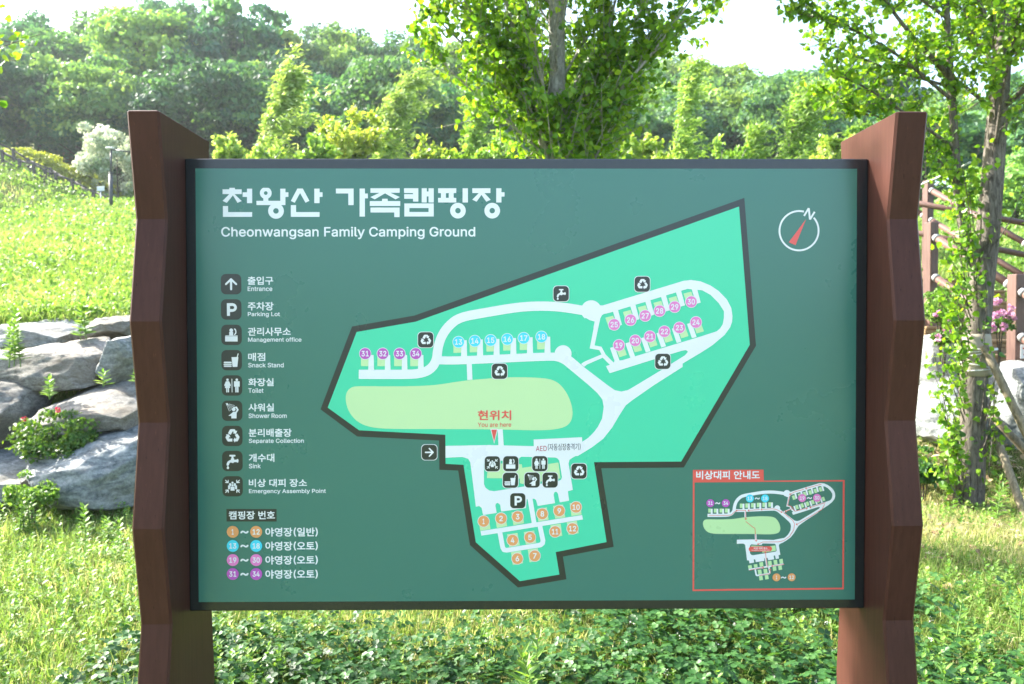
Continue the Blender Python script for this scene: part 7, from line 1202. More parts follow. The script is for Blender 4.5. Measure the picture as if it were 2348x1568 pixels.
def leafy_tree(name, label, cat, base, trunk, r_trunk, limbs, rng, leaf=.054, group=None, per_twig=23, twig_len=(.22, .6), twig_gap=.062, shoots=(), extra_limbs=(), up=.55, clear=None, bare=None):
    """trunk: list of points; limbs: (trunk fraction, azimuth, tilt from vertical, length, radius)."""
    root = empty(name, base, label, cat, group)
    w = Wood()
    T = w.limb(trunk, *r_trunk, k=14, n=40)
    LP, LD = [], []
    carriers = []
    for f, az, tilt, L, r in limbs:
        p0 = T[min(len(T) - 1, int(f * (len(T) - 1)))]
        d = np.array([math.sin(tilt) * math.cos(az), math.sin(tilt) * math.sin(az), math.cos(tilt)])
        pts = [p0]
        q = d.copy()
        for k in range(6):
            q = unit(q + np.array([0, 0, .05]) + rng.normal(0, .07, 3))
            pts.append(pts[-1] + q * L / 6)
        carriers.append((w.limb(pts, r, .004, 6, 10), L))
    for P, r0, r1 in extra_limbs:
        P = w.limb(P, r0, r1, 8, 14)
        carriers.append((P, np.linalg.norm(np.diff(P, axis=0), axis=1).sum()))
    def dress(P, dens, spread):
        n = max(2, int(np.linalg.norm(np.diff(P, axis=0), axis=1).sum() * dens))
        t = rng.uniform(.1, 1, n) * (len(P) - 1)
        i = np.minimum(t.astype(int), len(P) - 2)
        fr = (t - i)[:, None]
        p = P[i] * (1 - fr) + P[i + 1] * fr
        LP.append(p + rng.normal(0, spread, (n, 3)))
        LD.append(unit(rng.normal(0, 1, (n, 3)) + np.array([0, 0, -.25])))
    for P, L in carriers:
        m = int(L / twig_gap)
        for k in range(m):
            t = rng.uniform(.12, 1) * (len(P) - 1)
            i = min(int(t), len(P) - 2)
            p = P[i] + (P[i + 1] - P[i]) * (t - i)
            ax = unit(P[i + 1] - P[i])
            d = unit(ax * up + rng.normal(0, .55, 3) + np.array([0, 0, .12]))
            tl = rng.uniform(*twig_len) * (1.15 - .45 * t / len(P))
            Q = w.limb([p, p + d * tl * .5, p + d * tl + np.array([0, 0, .05 * tl])], .005, .0015, 4, 4)
            dress(Q, per_twig / tl, .028)
        dress(P, 14, .05)
    for P, dens in shoots:
        Q = w.limb(P, .007, .002, 5, 10)
        dress(Q, dens, .045)
    w.build('trunk', pale_bark if clear else poplar_bark, root)
    P, D = np.vstack(LP), np.vstack(LD)
    if clear:                                              # the stem stays bare above this height
        hide = (np.abs(P[:, 0] - T[0][0] + .02) < .17) & (P[:, 1] < T[0][1]) & (P[:, 2] > clear) & (rng.random(len(P)) < .92)
        rad = np.hypot(P[:, 0] - T[0][0], P[:, 1] - T[0][1])
        hide |= rad > .36 + .95 * np.clip(P[:, 2] - 2.65, 0, 3) + rng.normal(0, .10, len(P))      # the vase shape of the crown
        P, D = P[~hide], D[~hide]
    if bare:                                               # few leaves right before the stem below this height
        cx = np.interp(P[:, 2], T[:, 2], T[:, 0])
        cy = np.interp(P[:, 2], T[:, 2], T[:, 1])
        hide = (np.abs(P[:, 0] - cx + .06) < .13) & (P[:, 1] < cy) & (P[:, 2] < bare) & (rng.random(len(P)) < .5)
        P, D = P[~hide], D[~hide]
    n = len(P)
    Nn = unit(rng.normal(0, 1, (n, 3)) + np.array([-.25, -.1, .45]))
    size = leaf * rng.uniform(.6, 1.25, n)
    V, F = leaves(P, D, Nn, size, LEAF_BROAD)
    tint = np.clip(rng.normal(.5, .24, n), 0, 1)
    add_mesh('crown', V, F, leaf_poplar, root, np.repeat(tint, 2))
    return root


rng = np.random.default_rng(7)
# the poplar right behind the board
bx, by = spot(1275, 300, 6.5)[:2]
trunk = [(bx, by, -.1), (bx - .01, by, 1.5), (bx, by, 2.6), (bx + .01, by, 3.6), (bx - .01, by + .02, 5), (bx + .02, by, 6.8), (bx, by, 8.2)]
limbs = []
for k in range(40):
    f = rng.uniform(.27, .82)
    limbs.append((f, k * 2.4 + rng.uniform(-.4, .4), R(rng.uniform(22, 44)), rng.uniform(1.4, 2.3) * (1.15 - .5 * f), rng.uniform(.010, .019)))
ex = [([spot(1262, 420, 6.5), spot(1228, 200, 6.42), spot(1170, 60, 6.35), spot(1150, -60, 6.3), spot(1130, -200, 6.3)], .034, .010),
      ([spot(1268, 460, 6.5), spot(1212, 190, 6.6), spot(1205, 20, 6.6), spot(1208, -200, 6.6)], .026, .010),
      ([spot(1285, 420, 6.5), spot(1335, 250, 6.5), spot(1390, 90, 6.45), spot(1430, -80, 6.4)], .024, .008),
      ([spot(1283, 390, 6.5), spot(1372, 260, 6.3), spot(1500, 120, 6.2), spot(1590, -10, 6.1)], .02, .006),
      ([spot(1270, 380, 6.5), spot(1170, 280, 6.4), spot(1060, 190, 6.3), spot(985, 110, 6.2)], .016, .004),
      ([spot(1266, 330, 6.5), spot(1120, 160, 6.6), spot(1010, 50, 6.7), spot(930, -20, 6.8)], .016, .004),
      ([spot(1283, 330, 6.5), spot(1430, 150, 6.6), spot(1560, 50, 6.7), spot(1670, -10, 6.8)], .016, .004)]
skirt = []
for k in range(70):                                        # leafy shoots all round the lower trunk
    z = 1.25 + 2.0 * (k / 70) ** .8
    a, L, q = k * 2.4, rng.uniform(.3, .7), rng.uniform(.5, 1.1)
    p = np.array([bx, by, z])
    skirt.append(([p, p + (math.cos(a) * L * .45, math.sin(a) * L * .45, L * q * .5), p + (math.cos(a) * L * .8, math.sin(a) * L * .8, L * q * 1.1)], 70))
leafy_tree('poplar_tree', 'slender poplar with a vase of bright green leaves rising right behind the board', 'tree', (bx, by, 0), trunk, (.088, .045), limbs, rng, extra_limbs=ex, shoots=skirt, clear=3.4, per_twig=25, group='young poplars near the board')

# the ivy-like shooting poplar on the right, tied to stakes
d0 = 6.9
tr = [spot(u, v, d0) for u, v in ((2220, 1165), (2224, 1060), (2228, 950), (2234, 850), (2242, 740), (2250, 640), (2266, 540), (2276, 400), (2288, 250), (2300, 100), (2308, -60), (2312, -400), (2316, -800))]
limbs = []
for k in range(38):
    f = rng.uniform(.42, .95)
    limbs.append((f, k * 2.4 + rng.uniform(-.4, .4), R(rng.uniform(30, 60)), rng.uniform(1.0, 1.9), rng.uniform(.012, .024)))
ex = [([spot(2240, 610, 6.9), spot(2200, 520, 6.85), spot(2190, 340, 6.8), spot(2180, 170, 6.75), spot(2170, 20, 6.7), spot(2160, -200, 6.7)], .045, .016),
      ([spot(2181, 180, 6.75), spot(2150, 145, 6.7), spot(2105, 100, 6.6), spot(2042, 20, 6.5), spot(1990, -70, 6.4)], .024, .008),
      ([spot(2190, 340, 6.8), spot(2080, 262, 6.7), spot(1970, 190, 6.6), spot(1905, 168, 6.5)], .016, .005),
      ([spot(2190, 400, 6.8), spot(2070, 300, 6.9), spot(1950, 232, 6.9), spot(1880, 210, 6.9)], .014, .004),
      ([spot(2184, 230, 6.75), spot(2040, 110, 6.6), spot(1920, 50, 6.5), spot(1800, 25, 6.4)], .016, .004),
      ([spot(2182, 200, 6.75), spot(2010, 150, 6.9), spot(1930, 110, 7.0), spot(1860, 85, 7.0)], .014, .004),
      ([spot(2170, 40, 6.7), spot(2060, -40, 6.6), spot(1930, -60, 6.5), spot(1850, -40, 6.4)], .016, .004)]
shoots = []
more = []
for k in range(34):                                        # shoots sprouting all along the stem
    v = 1150 - 620 * (k / 34)
    uc = np.interp(v, [540, 640, 740, 850, 950, 1165], [2266, 2250, 2242, 2234, 2228, 2220])
    sd_ = rng.choice([-1, -1, -1, 1])
    more.append((uc + sd_ * 16, v, uc + sd_ * rng.uniform(30, 85), v - rng.uniform(60, 170), 46 if sd_ < 0 else 24))
for u0, v0, u1, v1, dn in ((2205, 1150, 2150, 900, 60), (2200, 1100, 2140, 800, 60), (2212, 1160, 2185, 960, 70), (2205, 1130, 2165, 1000, 70), (2215, 1150, 2120, 1040, 45), (2222, 640, 2190, 430, 40), (2220, 720, 2188, 540, 50),
                            (2245, 820, 2262, 640, 25), (2236, 860, 2258, 730, 60), (2210, 900, 2195, 700, 55), (2245, 1010, 2280, 870, 60), (2246, 1060, 2268, 940, 50), (2238, 980, 2290, 890, 60), (2240, 700, 2215, 590, 50),
                            (2262, 600, 2300, 420, 25), (2280, 900, 2265, 1100, 40), (2215, 1180, 2160, 1080, 60), (2228, 560, 2206, 380, 60), (2206, 620, 2178, 450, 60)) + tuple(more):
    a, b = spot(u0, v0, d0 - .08), spot(u1, v1, d0 - .2)
    shoots.append(([a, (a + b) / 2 + (rng.normal(0, .03), -.04, 0), b], dn))
right_tree = leafy_tree('poplar_tree', 'leaning poplar with leafy shoots up its scarred trunk, tied to stakes on the right', 'tree', (tr[1][0], tr[1][1], 0), tr, (.125, .03), limbs, rng, extra_limbs=ex, shoots=shoots, bare=3.4, group='young poplars near the board')
# burlap wrap round its trunk and the string that holds the stakes
burlap = plain('burlap', (.34, .30, .24), .9, .1)
mb = MB()
wr = [spot(2236, v, d0) for v in (862, 845, 830, 800, 775, 766)]
mb.tube(np.array(wr), [.118, .127, .122, .13, .122, .116], 20)
mb.build('burlap_wrap', burlap, right_tree, smooth=True)
string = plain('white_string', (.62, .64, .66), .7)
sk_root = empty('tree_string', spot(2236, 800, d0), 'white string wound round the burlap and the stake tops on the leaning poplar', 'string')
for kk, (v0, dv, du) in enumerate(((803, -5, 62), (800, 2, 62), (808, -10, 62), (838, 8, 34), (846, -4, 30))):
    c = spot(2236, v0, d0)
    a = np.arange(25) * 2 * math.pi / 24
    P = np.stack([c[0] + .135 * np.cos(a) + (du - 30) * .0015 * np.clip(np.cos(a), 0, 1) ** 3, c[1] + .135 * np.sin(a), c[2] + .02 * np.cos(a) * (-dv / 6.)], 1)
    MB().tube(P, .0045, 5, cap=False).build('loop', string, sk_root, smooth=True)
stake_mat = bark('stake_wood', (.09, .075, .05), (.30, .25, .17), (8, 8, 2), .4)
STAKES = [((2254, 790, 6.72), (2420, 1130, 6.35), 'longest wooden stake leaning from the string down to the right photo edge'),
          ((2290, 1000, 6.9), (2440, 1180, 6.9), 'short wooden stake crossing low behind the leaning ones'),
          ((2288, 1020, 6.75), (2372, 1320, 6.0), 'steep wooden stake standing nearest, bottom just past the right edge')]
STAKES = [((2256, 792, 6.75), (2380, 1050, 6.55), 'uppermost wooden stake leaning from the white string towards the right photo edge'),
          ((2278, 955, 7.05), (2400, 1085, 7.0), 'middle wooden stake slanting flattest in front of the tall pale boulder'),
          ((2286, 1005, 6.8), (2392, 1300, 6.2), 'lowest wooden stake, the steepest of the three leaning by the poplar')]
for a, b, label in STAKES:
    a, b = spot(*a), spot(*b)
    e = b + (b - a) * max(0, (b[2] + .05) / max(.05, a[2] - b[2]))
    rt = empty('tree_stake', (e[0], e[1], 0), label, 'stake', 'wooden stakes holding the leaning poplar')
    MB().tube(resample([a, (a + b) / 2, b, e], 8), .034, 10).build('pole', stake_mat, rt, smooth=True)
ca, cb = spot(2112, 422, 7.6), spot(2225, 372, 6.8)
MB().tube(resample([ca - (.9, 0, .42), ca, (ca + cb) / 2 - (0, 0, .01), cb], 10), .008, 6).build('cord', plain('pale_cord', (.5, .58, .5), .6), tag(empty('stay_cord', ca, 'pale taut cord running from the right post up to the leaning poplar', 'cord')), smooth=True)

# the tree just outside the left edge, whose twigs hang into the corner
lt0 = np.array([-6.1, 2.75, 0])
trunk = [lt0 - (0, 0, .1), lt0 + (.02, 0, 1.5), lt0 + (.08, .02, 3.2), lt0 + (.05, 0, 5), lt0 + (.05, 0, 8.2)]
limbs = []
for k in range(44):
    f = rng.uniform(.42, .97)
    limbs.append((f, k * 2.4 + rng.uniform(-.4, .4), R(rng.uniform(30, 60)), rng.uniform(.9, 1.5), rng.uniform(.014, .024)))
corner = [([lt0 + (.05, 0, 3.0), spot(-160, 170, 5.2), spot(-40, 120, 5.0), spot(92, 78, 4.8)], 26),
          ([lt0 + (.05, 0, 3.4), spot(-120, 40, 5.2), spot(-20, 30, 5.0), spot(48, 8, 4.9)], 30),
          ([lt0 + (.05, 0, 2.6), spot(-160, 250, 5.3), spot(12, 222, 5.0)], 20),
          ([lt0 + (.05, 0, 2.9), spot(-120, 140, 5.1), spot(42, 138, 4.9)], 24),
          ([lt0 + (.05, 0, 3.2), spot(-120, 90, 5.1), spot(20, 60, 4.9), spot(70, 105, 4.85)], 26)]
leafy_tree('poplar_tree', 'poplar whose sunlit twigs hang into the top left corner of the photo', 'tree', lt0, trunk, (.09, .02), limbs, rng, shoots=corner, group='young poplars near the board', twig_len=(.15, .38), per_twig=34)


# ------------------------------------------------------------------ woodland on the hill
def crown_leaves(rng, rx, ry, rz, clumps, per, size, cr=.30, skirt=.25, lean=0.):
    """Leaf clumps spread over an uneven crown; centre at height rz, standing on z = 0."""
    P, D, Nn, CT = [], [], [], []
    for _ in range(clumps):
        d = unit(rng.normal(size=3))
        d[2] = abs(d[2]) - skirt if rng.random() < .8 else d[2]
        d = unit(d)
        k = rng.uniform(.45, 1.0) ** .6
        c = d * np.array([rx, ry, rz]) * k * rng.uniform(.85, 1.1)
        r = cr * rng.uniform(.6, 1.25) * min(rx, rz)
        m = int(per * rng.uniform(.7, 1.3))
        u = unit(rng.normal(size=(m, 3)))
        u[:, 2] = np.where(rng.random(m) < .7, np.abs(u[:, 2]), u[:, 2])
        q = c + u * r * np.array([1.15, 1.15, .75]) * rng.uniform(.7, 1.08, (m, 1))
        q[:, 0] += lean * (q[:, 2] / rz) * rx
        P.append(q)
        Nn.append(unit(u + rng.normal(0, .55, (m, 3))))
        CT.append(np.full(m, rng.normal(0, .16)))
        D.append(unit(np.cross(Nn[-1], rng.normal(size=(m, 3))) + np.array([0, 0, -.2])))
    P, D, Nn = np.vstack(P), np.vstack(D), np.vstack(Nn)
    P[:, 2] += rz
    return leaves(P, D, Nn, size * rng.uniform(.6, 1.3, len(P)), LEAF_OVAL), np.concatenate(CT)


def proto_tree(seed, rx, rz, clumps, per, size, h0, mat, bmat, r_tr=.18, **kw):
    rng = np.random.default_rng(seed)
    (V, F), ct = crown_leaves(rng, rx, rx, rz, clumps, per, size, **kw)
    V[:, 2] += h0
    t = np.clip(ct + rng.normal(.5, .10, len(ct)), 0, 1)
    w = Wood()
    top = h0 + rz * 1.6
    w.limb([(0, 0, -.6), (.05, 0, h0 * .6), (-.05, .05, h0 + rz * .6), (0, 0, top)], r_tr, r_tr * .2, 7, 10)
    for k in range(7):
        a = k * 2.4
        z = h0 + rz * rng.uniform(.1, .9)
        w.limb([(0, 0, z), (math.cos(a) * rx * .4, math.sin(a) * rx * .4, z + rz * .35), (math.cos(a) * rx * .75, math.sin(a) * rx * .75, z + rz * .6)], r_tr * .4, .02, 5, 6)
    return V, F, np.repeat(t, 2), np.vstack(w.V), np.vstack(w.F), mat, bmat


PROTOS = [proto_tree(31, 3.3, 3.3, 60, 130, .34, 2.2, leaf_forest, dark_bark), proto_tree(32, 2.7, 3.9, 60, 130, .32, 2.0, leaf_forest, dark_bark),
          proto_tree(33, 3.8, 3.0, 66, 130, .36, 2.0, leaf_forest, dark_bark, cr=.24), proto_tree(34, 2.5, 3.2, 52, 120, .30, 1.6, leaf_forest, dark_bark, cr=.36)]
first = {}


def plant(pi, name, label, u, v_top, depth, scale, tint, group=None, rot=0.):
    """Set prototype pi so that its top shows at (u, v_top); it stands on the terrain at its depth."""
    top = spot(u, v_top, depth)
    V, F, t, WV, WF, mat, bm = PROTOS[pi]
    h = V[:, 2].max() * scale
    gz = float(ground_z(top[0], top[1]))
    base = np.array([top[0], top[1], min(gz, top[2] - h * .8)])
    s_z = (top[2] - base[2]) / V[:, 2].max()
    root = empty(name, (0, 0, 0), label, 'tree', group)
    if pi not in first:
        first[pi] = (add_mesh('trunk', WV, WF, bm, root, smooth=True).data, add_mesh('crown', V, F, mat, root, t).data)
    else:
        for n, me in zip(('trunk', 'crown'), first[pi]):
            o = bpy.data.objects.new(n, me)
            COL.objects.link(o)
            o.parent = root
    root.location = base
    root.scale = (scale, scale, s_z)
    root.rotation_euler = (0, 0, rot)
    for c in root.children:
        c.color = (*tint, 1)
    return root


DK, MD, YL, OL = (.66, .90, 1.15), (1., 1.05, 1.0), (1.75, 1.5, 1.0), (1.55, 1.25, .95)
HILL = [
    (1, 'tall yellow green broadleaf tree bulging in the middle of the left hillside', 330, 20, 62, 1.35, YL),
    (2, 'large dark green round tree rising left of the poplar gap on the hill crest', 560, 8, 64, 1.35, DK),
    (0, 'dark crest tree poking highest over the yellow green one', 395, -8, 78, 1.1, DK),
    (3, 'dark pine-like tree on the crest near the top left corner', 60, 20, 72, 1.2, DK),
    (1, 'mid green tree below the crest at the far left', 150, 75, 66, 1.2, MD),
    (2, 'dark shaded tree low on the left slope above the fence', 90, 190, 56, 1.1, DK),
    (0, 'blue green tree at the foot of the dark hillside left of the left post', 215, 215, 52, 1.0, DK),
    (0, 'broad blue green tree standing just left above the left post', 470, 170, 54, 1.2, DK),
    (2, 'pale olive tree on the crest right of the big dark round tree', 735, 75, 66, 1.15, OL),
    (1, 'mid green tree in the dip of the skyline', 860, 90, 70, 1.0, MD),
    (0, 'crest tree showing beside the left edge of the behind-board poplar', 960, 80, 70, 1.15, MD),
    (2, 'olive brown flowering tree left of the behind-board poplar', 1050, 110, 60, 1.0, OL),
    (0, 'deep green tree between the two windblown saplings', 780, 170, 52, 1.0, DK),
    (2, 'deep green tree behind the second windblown sapling', 960, 190, 54, 1.0, DK),
    (2, 'olive tinted tree on the right hill crest beside the bright gap', 1690, 150, 66, 1.2, OL),
    (0, 'rounded mid green tree at the top of the right hill', 1810, 155, 64, 1.15, MD),
    (2, 'olive tree low on the right hillside above the board edge', 1640, 215, 54, 1.1, OL),
    (1, 'dark green tree in the shade left of the right post', 1900, 235, 52, 1.0, DK),
    (0, 'dark tree low behind the top of the right post', 1985, 262, 46, .9, DK),
    (0, 'green tree on the crest seen under the right poplar branches', 1930, 150, 66, 1.1, MD),
    (2, 'pale green tree seen between the poplar and the saplings at the right', 1530, 190, 58, 1.0, YL),
    (3, 'sunlit green tree on the far right slope behind the railing', 2330, 330, 26, .72, YL),
    (1, 'green tree filling the gap right of the leaning poplar trunk', 2400, 160, 40, 1.1, MD),
    (2, 'green tree glimpsed between the right post and the leaning poplar', 2120, 250, 36, .9, MD),
]
for k, (pi, label, u, v, dep, sc, tint) in enumerate(HILL):
    plant(pi, 'hill_tree', label, u, v, dep, sc, tint, 'trees on the wooded hill', k * 1.7)

# the rest of the wood: one mass behind and between them
rng = np.random.default_rng(21)
BV, BF, BT, n0 = [], [], [], 0
for k in range(190):
    D = rng.uniform(48, 96)
    u = rng.uniform(-260, 2620)
    x = (u - 1174) / 1826 * D
    y = D - 2.34
    z = float(ground_z(x, y))
    if x > -30 and D < 52 and 1150 > u > 400 and rng.random() < .4:
        continue
    V, F, t = PROTOS[rng.integers(4)][:3]
    s = rng.uniform(.75, 1.15)
    a = rng.uniform(0, 6.28)
    c, sn = math.cos(a) * s, math.sin(a) * s
    keep = np.repeat(rng.random(len(F) // 2) < (.75 if D < 75 else .6), 2)
    Vn = np.stack([V[:, 0] * c - V[:, 1] * sn + x, V[:, 0] * sn + V[:, 1] * c + y, V[:, 2] * s * .95 + z - .5], 1)
    Fk = F[keep]
    BV.append(Vn)
    BF.append(Fk + n0)
    BT.append(np.clip(t[keep] + rng.normal(0, .26), 0, 1))
    n0 += len(Vn)
wood = add_mesh('woodland', np.vstack(BV), np.vstack(BF), leaf_forest, None, np.concatenate(BT))
tag(wood, 'green broadleaf wood covering the hill behind the camping ground', 'woodland', kind='stuff')


# ------------------------------------------------------------------ windblown saplings and bushes above the top edge of the board
def windblown(label, u, v_top, depth, width, seed, tint, lean=.35, wind=.9, group='windblown saplings behind the board', trunk_mat=None, n_leaf=3200, leaf=.10):
    rng = np.random.default_rng(seed)
    top = spot(u, v_top, depth)
    gz = float(ground_z(top[0], top[1]))
    H = top[2] - gz
    b = np.array([top[0] - lean * H * .35, top[1], gz])
    root = empty('young_tree', b, label, 'tree', group)
    w = Wood()
    T = w.limb([b - (0, 0, .1), b + (.02, 0, H * .35), b + (lean * H * .14, 0, H * .7), top], .045, .008, 8, 20)
    LP, LD = [], []
    nb = 84
    for k in range(nb):
        t = rng.uniform(.22, 1.0)
        p = T[int(t * 19)]
        a = rng.normal(0, 1.25)                            # most twigs stream to the lee side
        L = width * 1.15 * rng.uniform(.15, 1.0) ** 1.3 * (1.5 - 1.0 * t) * (.55 + .9 * math.sin(t * 17 + seed) ** 2)
        d = np.array([math.cos(a) * .8, math.sin(a) * .8, .8])
        pts = [p]
        for q in range(5):
            d = unit(d + np.array([wind * .42, 0, -.03]))
            pts.append(pts[-1] + d * L / 5)
        P = w.limb(pts, .009, .002, 4, 8)
        m = n_leaf // nb
        tt = rng.uniform(.1, 1, m) * 7
        i = np.minimum(tt.astype(int), 6)
        q = P[i] + (P[i + 1] - P[i]) * (tt - i)[:, None]
        LP.append(q + rng.normal(0, .06 * width + .03, (m, 3)) * (1, 1, .8))
        LD.append(unit(rng.normal(0, .55, (m, 3)) + np.array([wind * .9, 0, .1])))
    w.build('trunk', trunk_mat or pale_bark, root)
    P, D = np.vstack(LP), np.vstack(LD)
    n = len(P)
    V, F = leaves(P, D, unit(rng.normal(0, 1, (n, 3)) + (0, -.2, .4)), leaf * 1.25 * rng.uniform(.6, 1.3, n), LEAF_LANCE)
    c = add_mesh('crown', V, F, leaf_sapling, root, np.repeat(np.clip(rng.normal(.55, .25, n), 0, 1), 2))
    c.color = (*tint, 1)
    return root


windblown('tallest windblown sapling swept to the right beside the left post', 665, 160, 20, 1.35, 41, (1.15, 1.15, 1.25), .62, 1.0, n_leaf=6500, leaf=.13)
windblown('slim windblown sapling leaning right between the dark hill trees', 930, 165, 21, 1.2, 42, (1.0, 1.05, 1.05), .60, 1.0, n_leaf=5000, leaf=.12)
windblown('low sapling with drooping streamers right of the tallest windblown one', 745, 285, 19, 1.1, 47, (1.0, 1.15, .85), .32, 1.2, n_leaf=3400, leaf=.11)
windblown('feathery yellow green sapling left of the behind-board poplar', 1085, 225, 17, .8, 43, (.9, 1.05, .8), .15, .5, n_leaf=3200)
windblown('tall thin sapling with a white stem right of the behind-board poplar', 1580, 140, 18, .75, 44, (1.05, 1.15, .9), .25, 1.0, n_leaf=5200)
windblown('bushy windblown sapling nearest the right post', 1835, 205, 17, 1.35, 45, (.85, 1.0, .75), .30, .8, n_leaf=7000)
windblown('small leafy sapling left of the bushy one above the board', 1728, 285, 16, .6, 46, (1.0, 1.1, .9), .2, .5, n_leaf=2800)

BUSHP = [proto_tree(51, .95, .80, 46, 70, .13, .15, leaf_sapling, pale_bark, .05, cr=.34), proto_tree(52, .75, 1.0, 40, 70, .12, .15, leaf_sapling, pale_bark, .05, cr=.36)]
PROTOS += BUSHP
BUSHES = [
    ('pale yellow bush rising above the board between the two windblown saplings', 795, 262, 18, 1.15, (1.45, 1.25, .85)),
    ('low silvery bush in the corner by the left post above the board', 515, 298, 17, .8, (1.25, 1.2, 1.25)),
    ('low green bush right below the tallest windblown sapling', 715, 318, 16, .7, (.8, .95, .75)),
    ('rounded yellow green bush above the board left of the poplar', 975, 308, 17, .8, (1.15, 1.1, .8)),
    ('yellow green bush directly under the feathery sapling', 1045, 334, 16, .7, (.85, .95, .65)),
    ('feathery bush low at the left skirt of the poplar crown', 1120, 300, 16, .7, (.95, 1.1, .8)),
    ('bright bush above the board just right of the poplar crown', 1452, 292, 17, .9, (1.1, 1.1, .8)),
    ('light green bush between the white-stemmed sapling and the poplar', 1505, 330, 16, .7, (1.2, 1.15, .8)),
    ('bush at the foot of the white-stemmed sapling', 1655, 322, 16, .8, (.9, 1.05, .8)),
    ('pale bush touching the right post above the board', 1900, 310, 16, .8, (1.35, 1.25, 1.1)),
    ('bush against the inner face of the right post', 1965, 285, 18, .9, (.75, .9, .75)),
    ('dim green bush above the board in the gap left of the pale yellow one', 600, 328, 15.5, .8, (1.05, 1.1, .95)),
]
def stem_bush(label, u, v_top, depth, width, tint, seed):
    """Several stems fanning out of one foot, each with leafy side twigs."""
    rng = np.random.default_rng(seed)
    top = spot(u, v_top, depth)
    H = 1.9
    b = top - (0, 0, H)
    root = empty('bush', b, label, 'bush', 'bushes showing above the board')
    w = Wood()
    w.limb([(b[0], b[1], min(float(ground_z(b[0], b[1])), b[2]) - .1), b], .04, .03, 6, 4)
    LP, LD, LT = [], [], []
    for k in range(15):
        a, out = k * 2.4, width * rng.uniform(.1, 1.0) ** .7
        h = H * rng.uniform(.55, 1.0) * (1.05 - .30 * out / width)
        P = w.limb([b, b + (math.cos(a) * out * .3, math.sin(a) * out * .3, h * .55), b + (math.cos(a) * out + .12, math.sin(a) * out, h)], .013, .004, 5, 10)
        for q in range(11):
            t = rng.uniform(.3, 1)
            p = P[int(t * 9)]
            d = unit(rng.normal(0, .7, 3) + (.35, 0, .55))
            L = rng.uniform(.18, .5) * width * (1.25 - .6 * t)
            m = 26
            f = rng.uniform(.05, 1, m)[:, None]
            LP.append(p + d * L * f + rng.normal(0, .035, (m, 3)))
            LD.append(unit(d + rng.normal(0, .7, (m, 3))))
            LT.append(np.full(m, rng.normal(.5, .16)))
    w.build('stem', pale_bark, root)
    P, D, t = np.vstack(LP), np.vstack(LD), np.concatenate(LT)
    n = len(P)
    V, F = leaves(P, D, unit(rng.normal(0, .8, (n, 3)) + (0, -.2, .6)), rng.uniform(.06, .14, n), LEAF_OVAL)
    c = add_mesh('foliage', V, F, leaf_sapling, root, np.repeat(np.clip(t + rng.normal(0, .14, n), 0, 1), 2))
    c.color = (*tint, 1)


for k, (label, u, v, dep, sc, tint) in enumerate(BUSHES):
    stem_bush(label, u, v - 26, dep, .85 * sc, tint, 500 + k)

# white blossoming tree by the lamp
PROTOS.append(proto_tree(61, 2.3, 1.9, 90, 120, .16, .3, leaf_white, dark_bark, .07, cr=.20, skirt=.5))
plant(6, 'blossom_tree', 'small tree covered in white blossom beside the left post behind the lamp', 268, 280, 43, 1.0, (1, 1, 1))
# hedge along the slope railing
rng = np.random.default_rng(71)
HV, HF, HT, n0 = [], [], [], 0
for k in range(17):
    u = 50 + k * 12.5 + rng.uniform(-4, 4)
    c = spot(u, 375 + (u - 50) * .42 + rng.uniform(-6, 6), 43.5)
    V, F, t = PROTOS[4 + k % 2][:3]
    s = rng.uniform(.8, 1.15)
    HV.append(V * s + c - (0, 0, 1.0 * s))
    HF.append(F + n0)
    HT.append(np.clip(t * .4 + .45, 0, 1))
    n0 += len(V)
hg = add_mesh('hedge', np.vstack(HV), np.vstack(HF), leaf_sapling, None, np.concatenate(HT))
hg.color = (1.25, 1.05, .35, 1)
tag(hg, 'yellow green hedge climbing the slope along the far rail fence', 'hedge')

# ------------------------------------------------------------------ ground cover
leaf_grass = foliage('grass_blade', [(0, (.07, .145, .025)), (.35, (.15, .255, .05)), (.65, (.24, .345, .09)), (.85, (.38, .41, .17)), (1, (.52, .45, .28))], .45, (1.3, 1.25, .8), .55, .25)
leaf_weed = foliage('weed_leaf', [(0, (.06, .15, .025)), (.4, (.12, .245, .04)), (.75, (.20, .335, .07)), (1, (.32, .43, .14))], .42, (1.35, 1.28, .7), .48, .3)
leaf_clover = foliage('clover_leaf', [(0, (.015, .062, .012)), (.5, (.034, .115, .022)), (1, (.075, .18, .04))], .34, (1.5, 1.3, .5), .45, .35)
leaf_dry = foliage('dry_leaf', [(0, (.16, .10, .05)), (.4, (.34, .25, .14)), (.8, (.52, .42, .28)), (1, (.62, .54, .42))], .15, (1.1, 1, .8), .7, .2)
leaf_azalea = foliage('azalea_leaf', [(0, (.03, .09, .015)), (.5, (.07, .16, .025)), (1, (.16, .26, .05))], .35, None, .45, .35)
petal_pink = foliage('pink_petal', [(0, (.42, .16, .30)), (.5, (.56, .29, .44)), (1, (.68, .48, .58))], .3, (1.1, 1, 1.05), .6, .2)
petal_white = foliage('white_petal', [(0, (.6, .6, .52)), (1, (.82, .82, .78))], .3, (1, 1, 1), .6, .2)
petal_red = foliage('red_bud', [(0, (.45, .03, .07)), (1, (.62, .10, .14))], .3, (1, 1, 1), .6, .2)


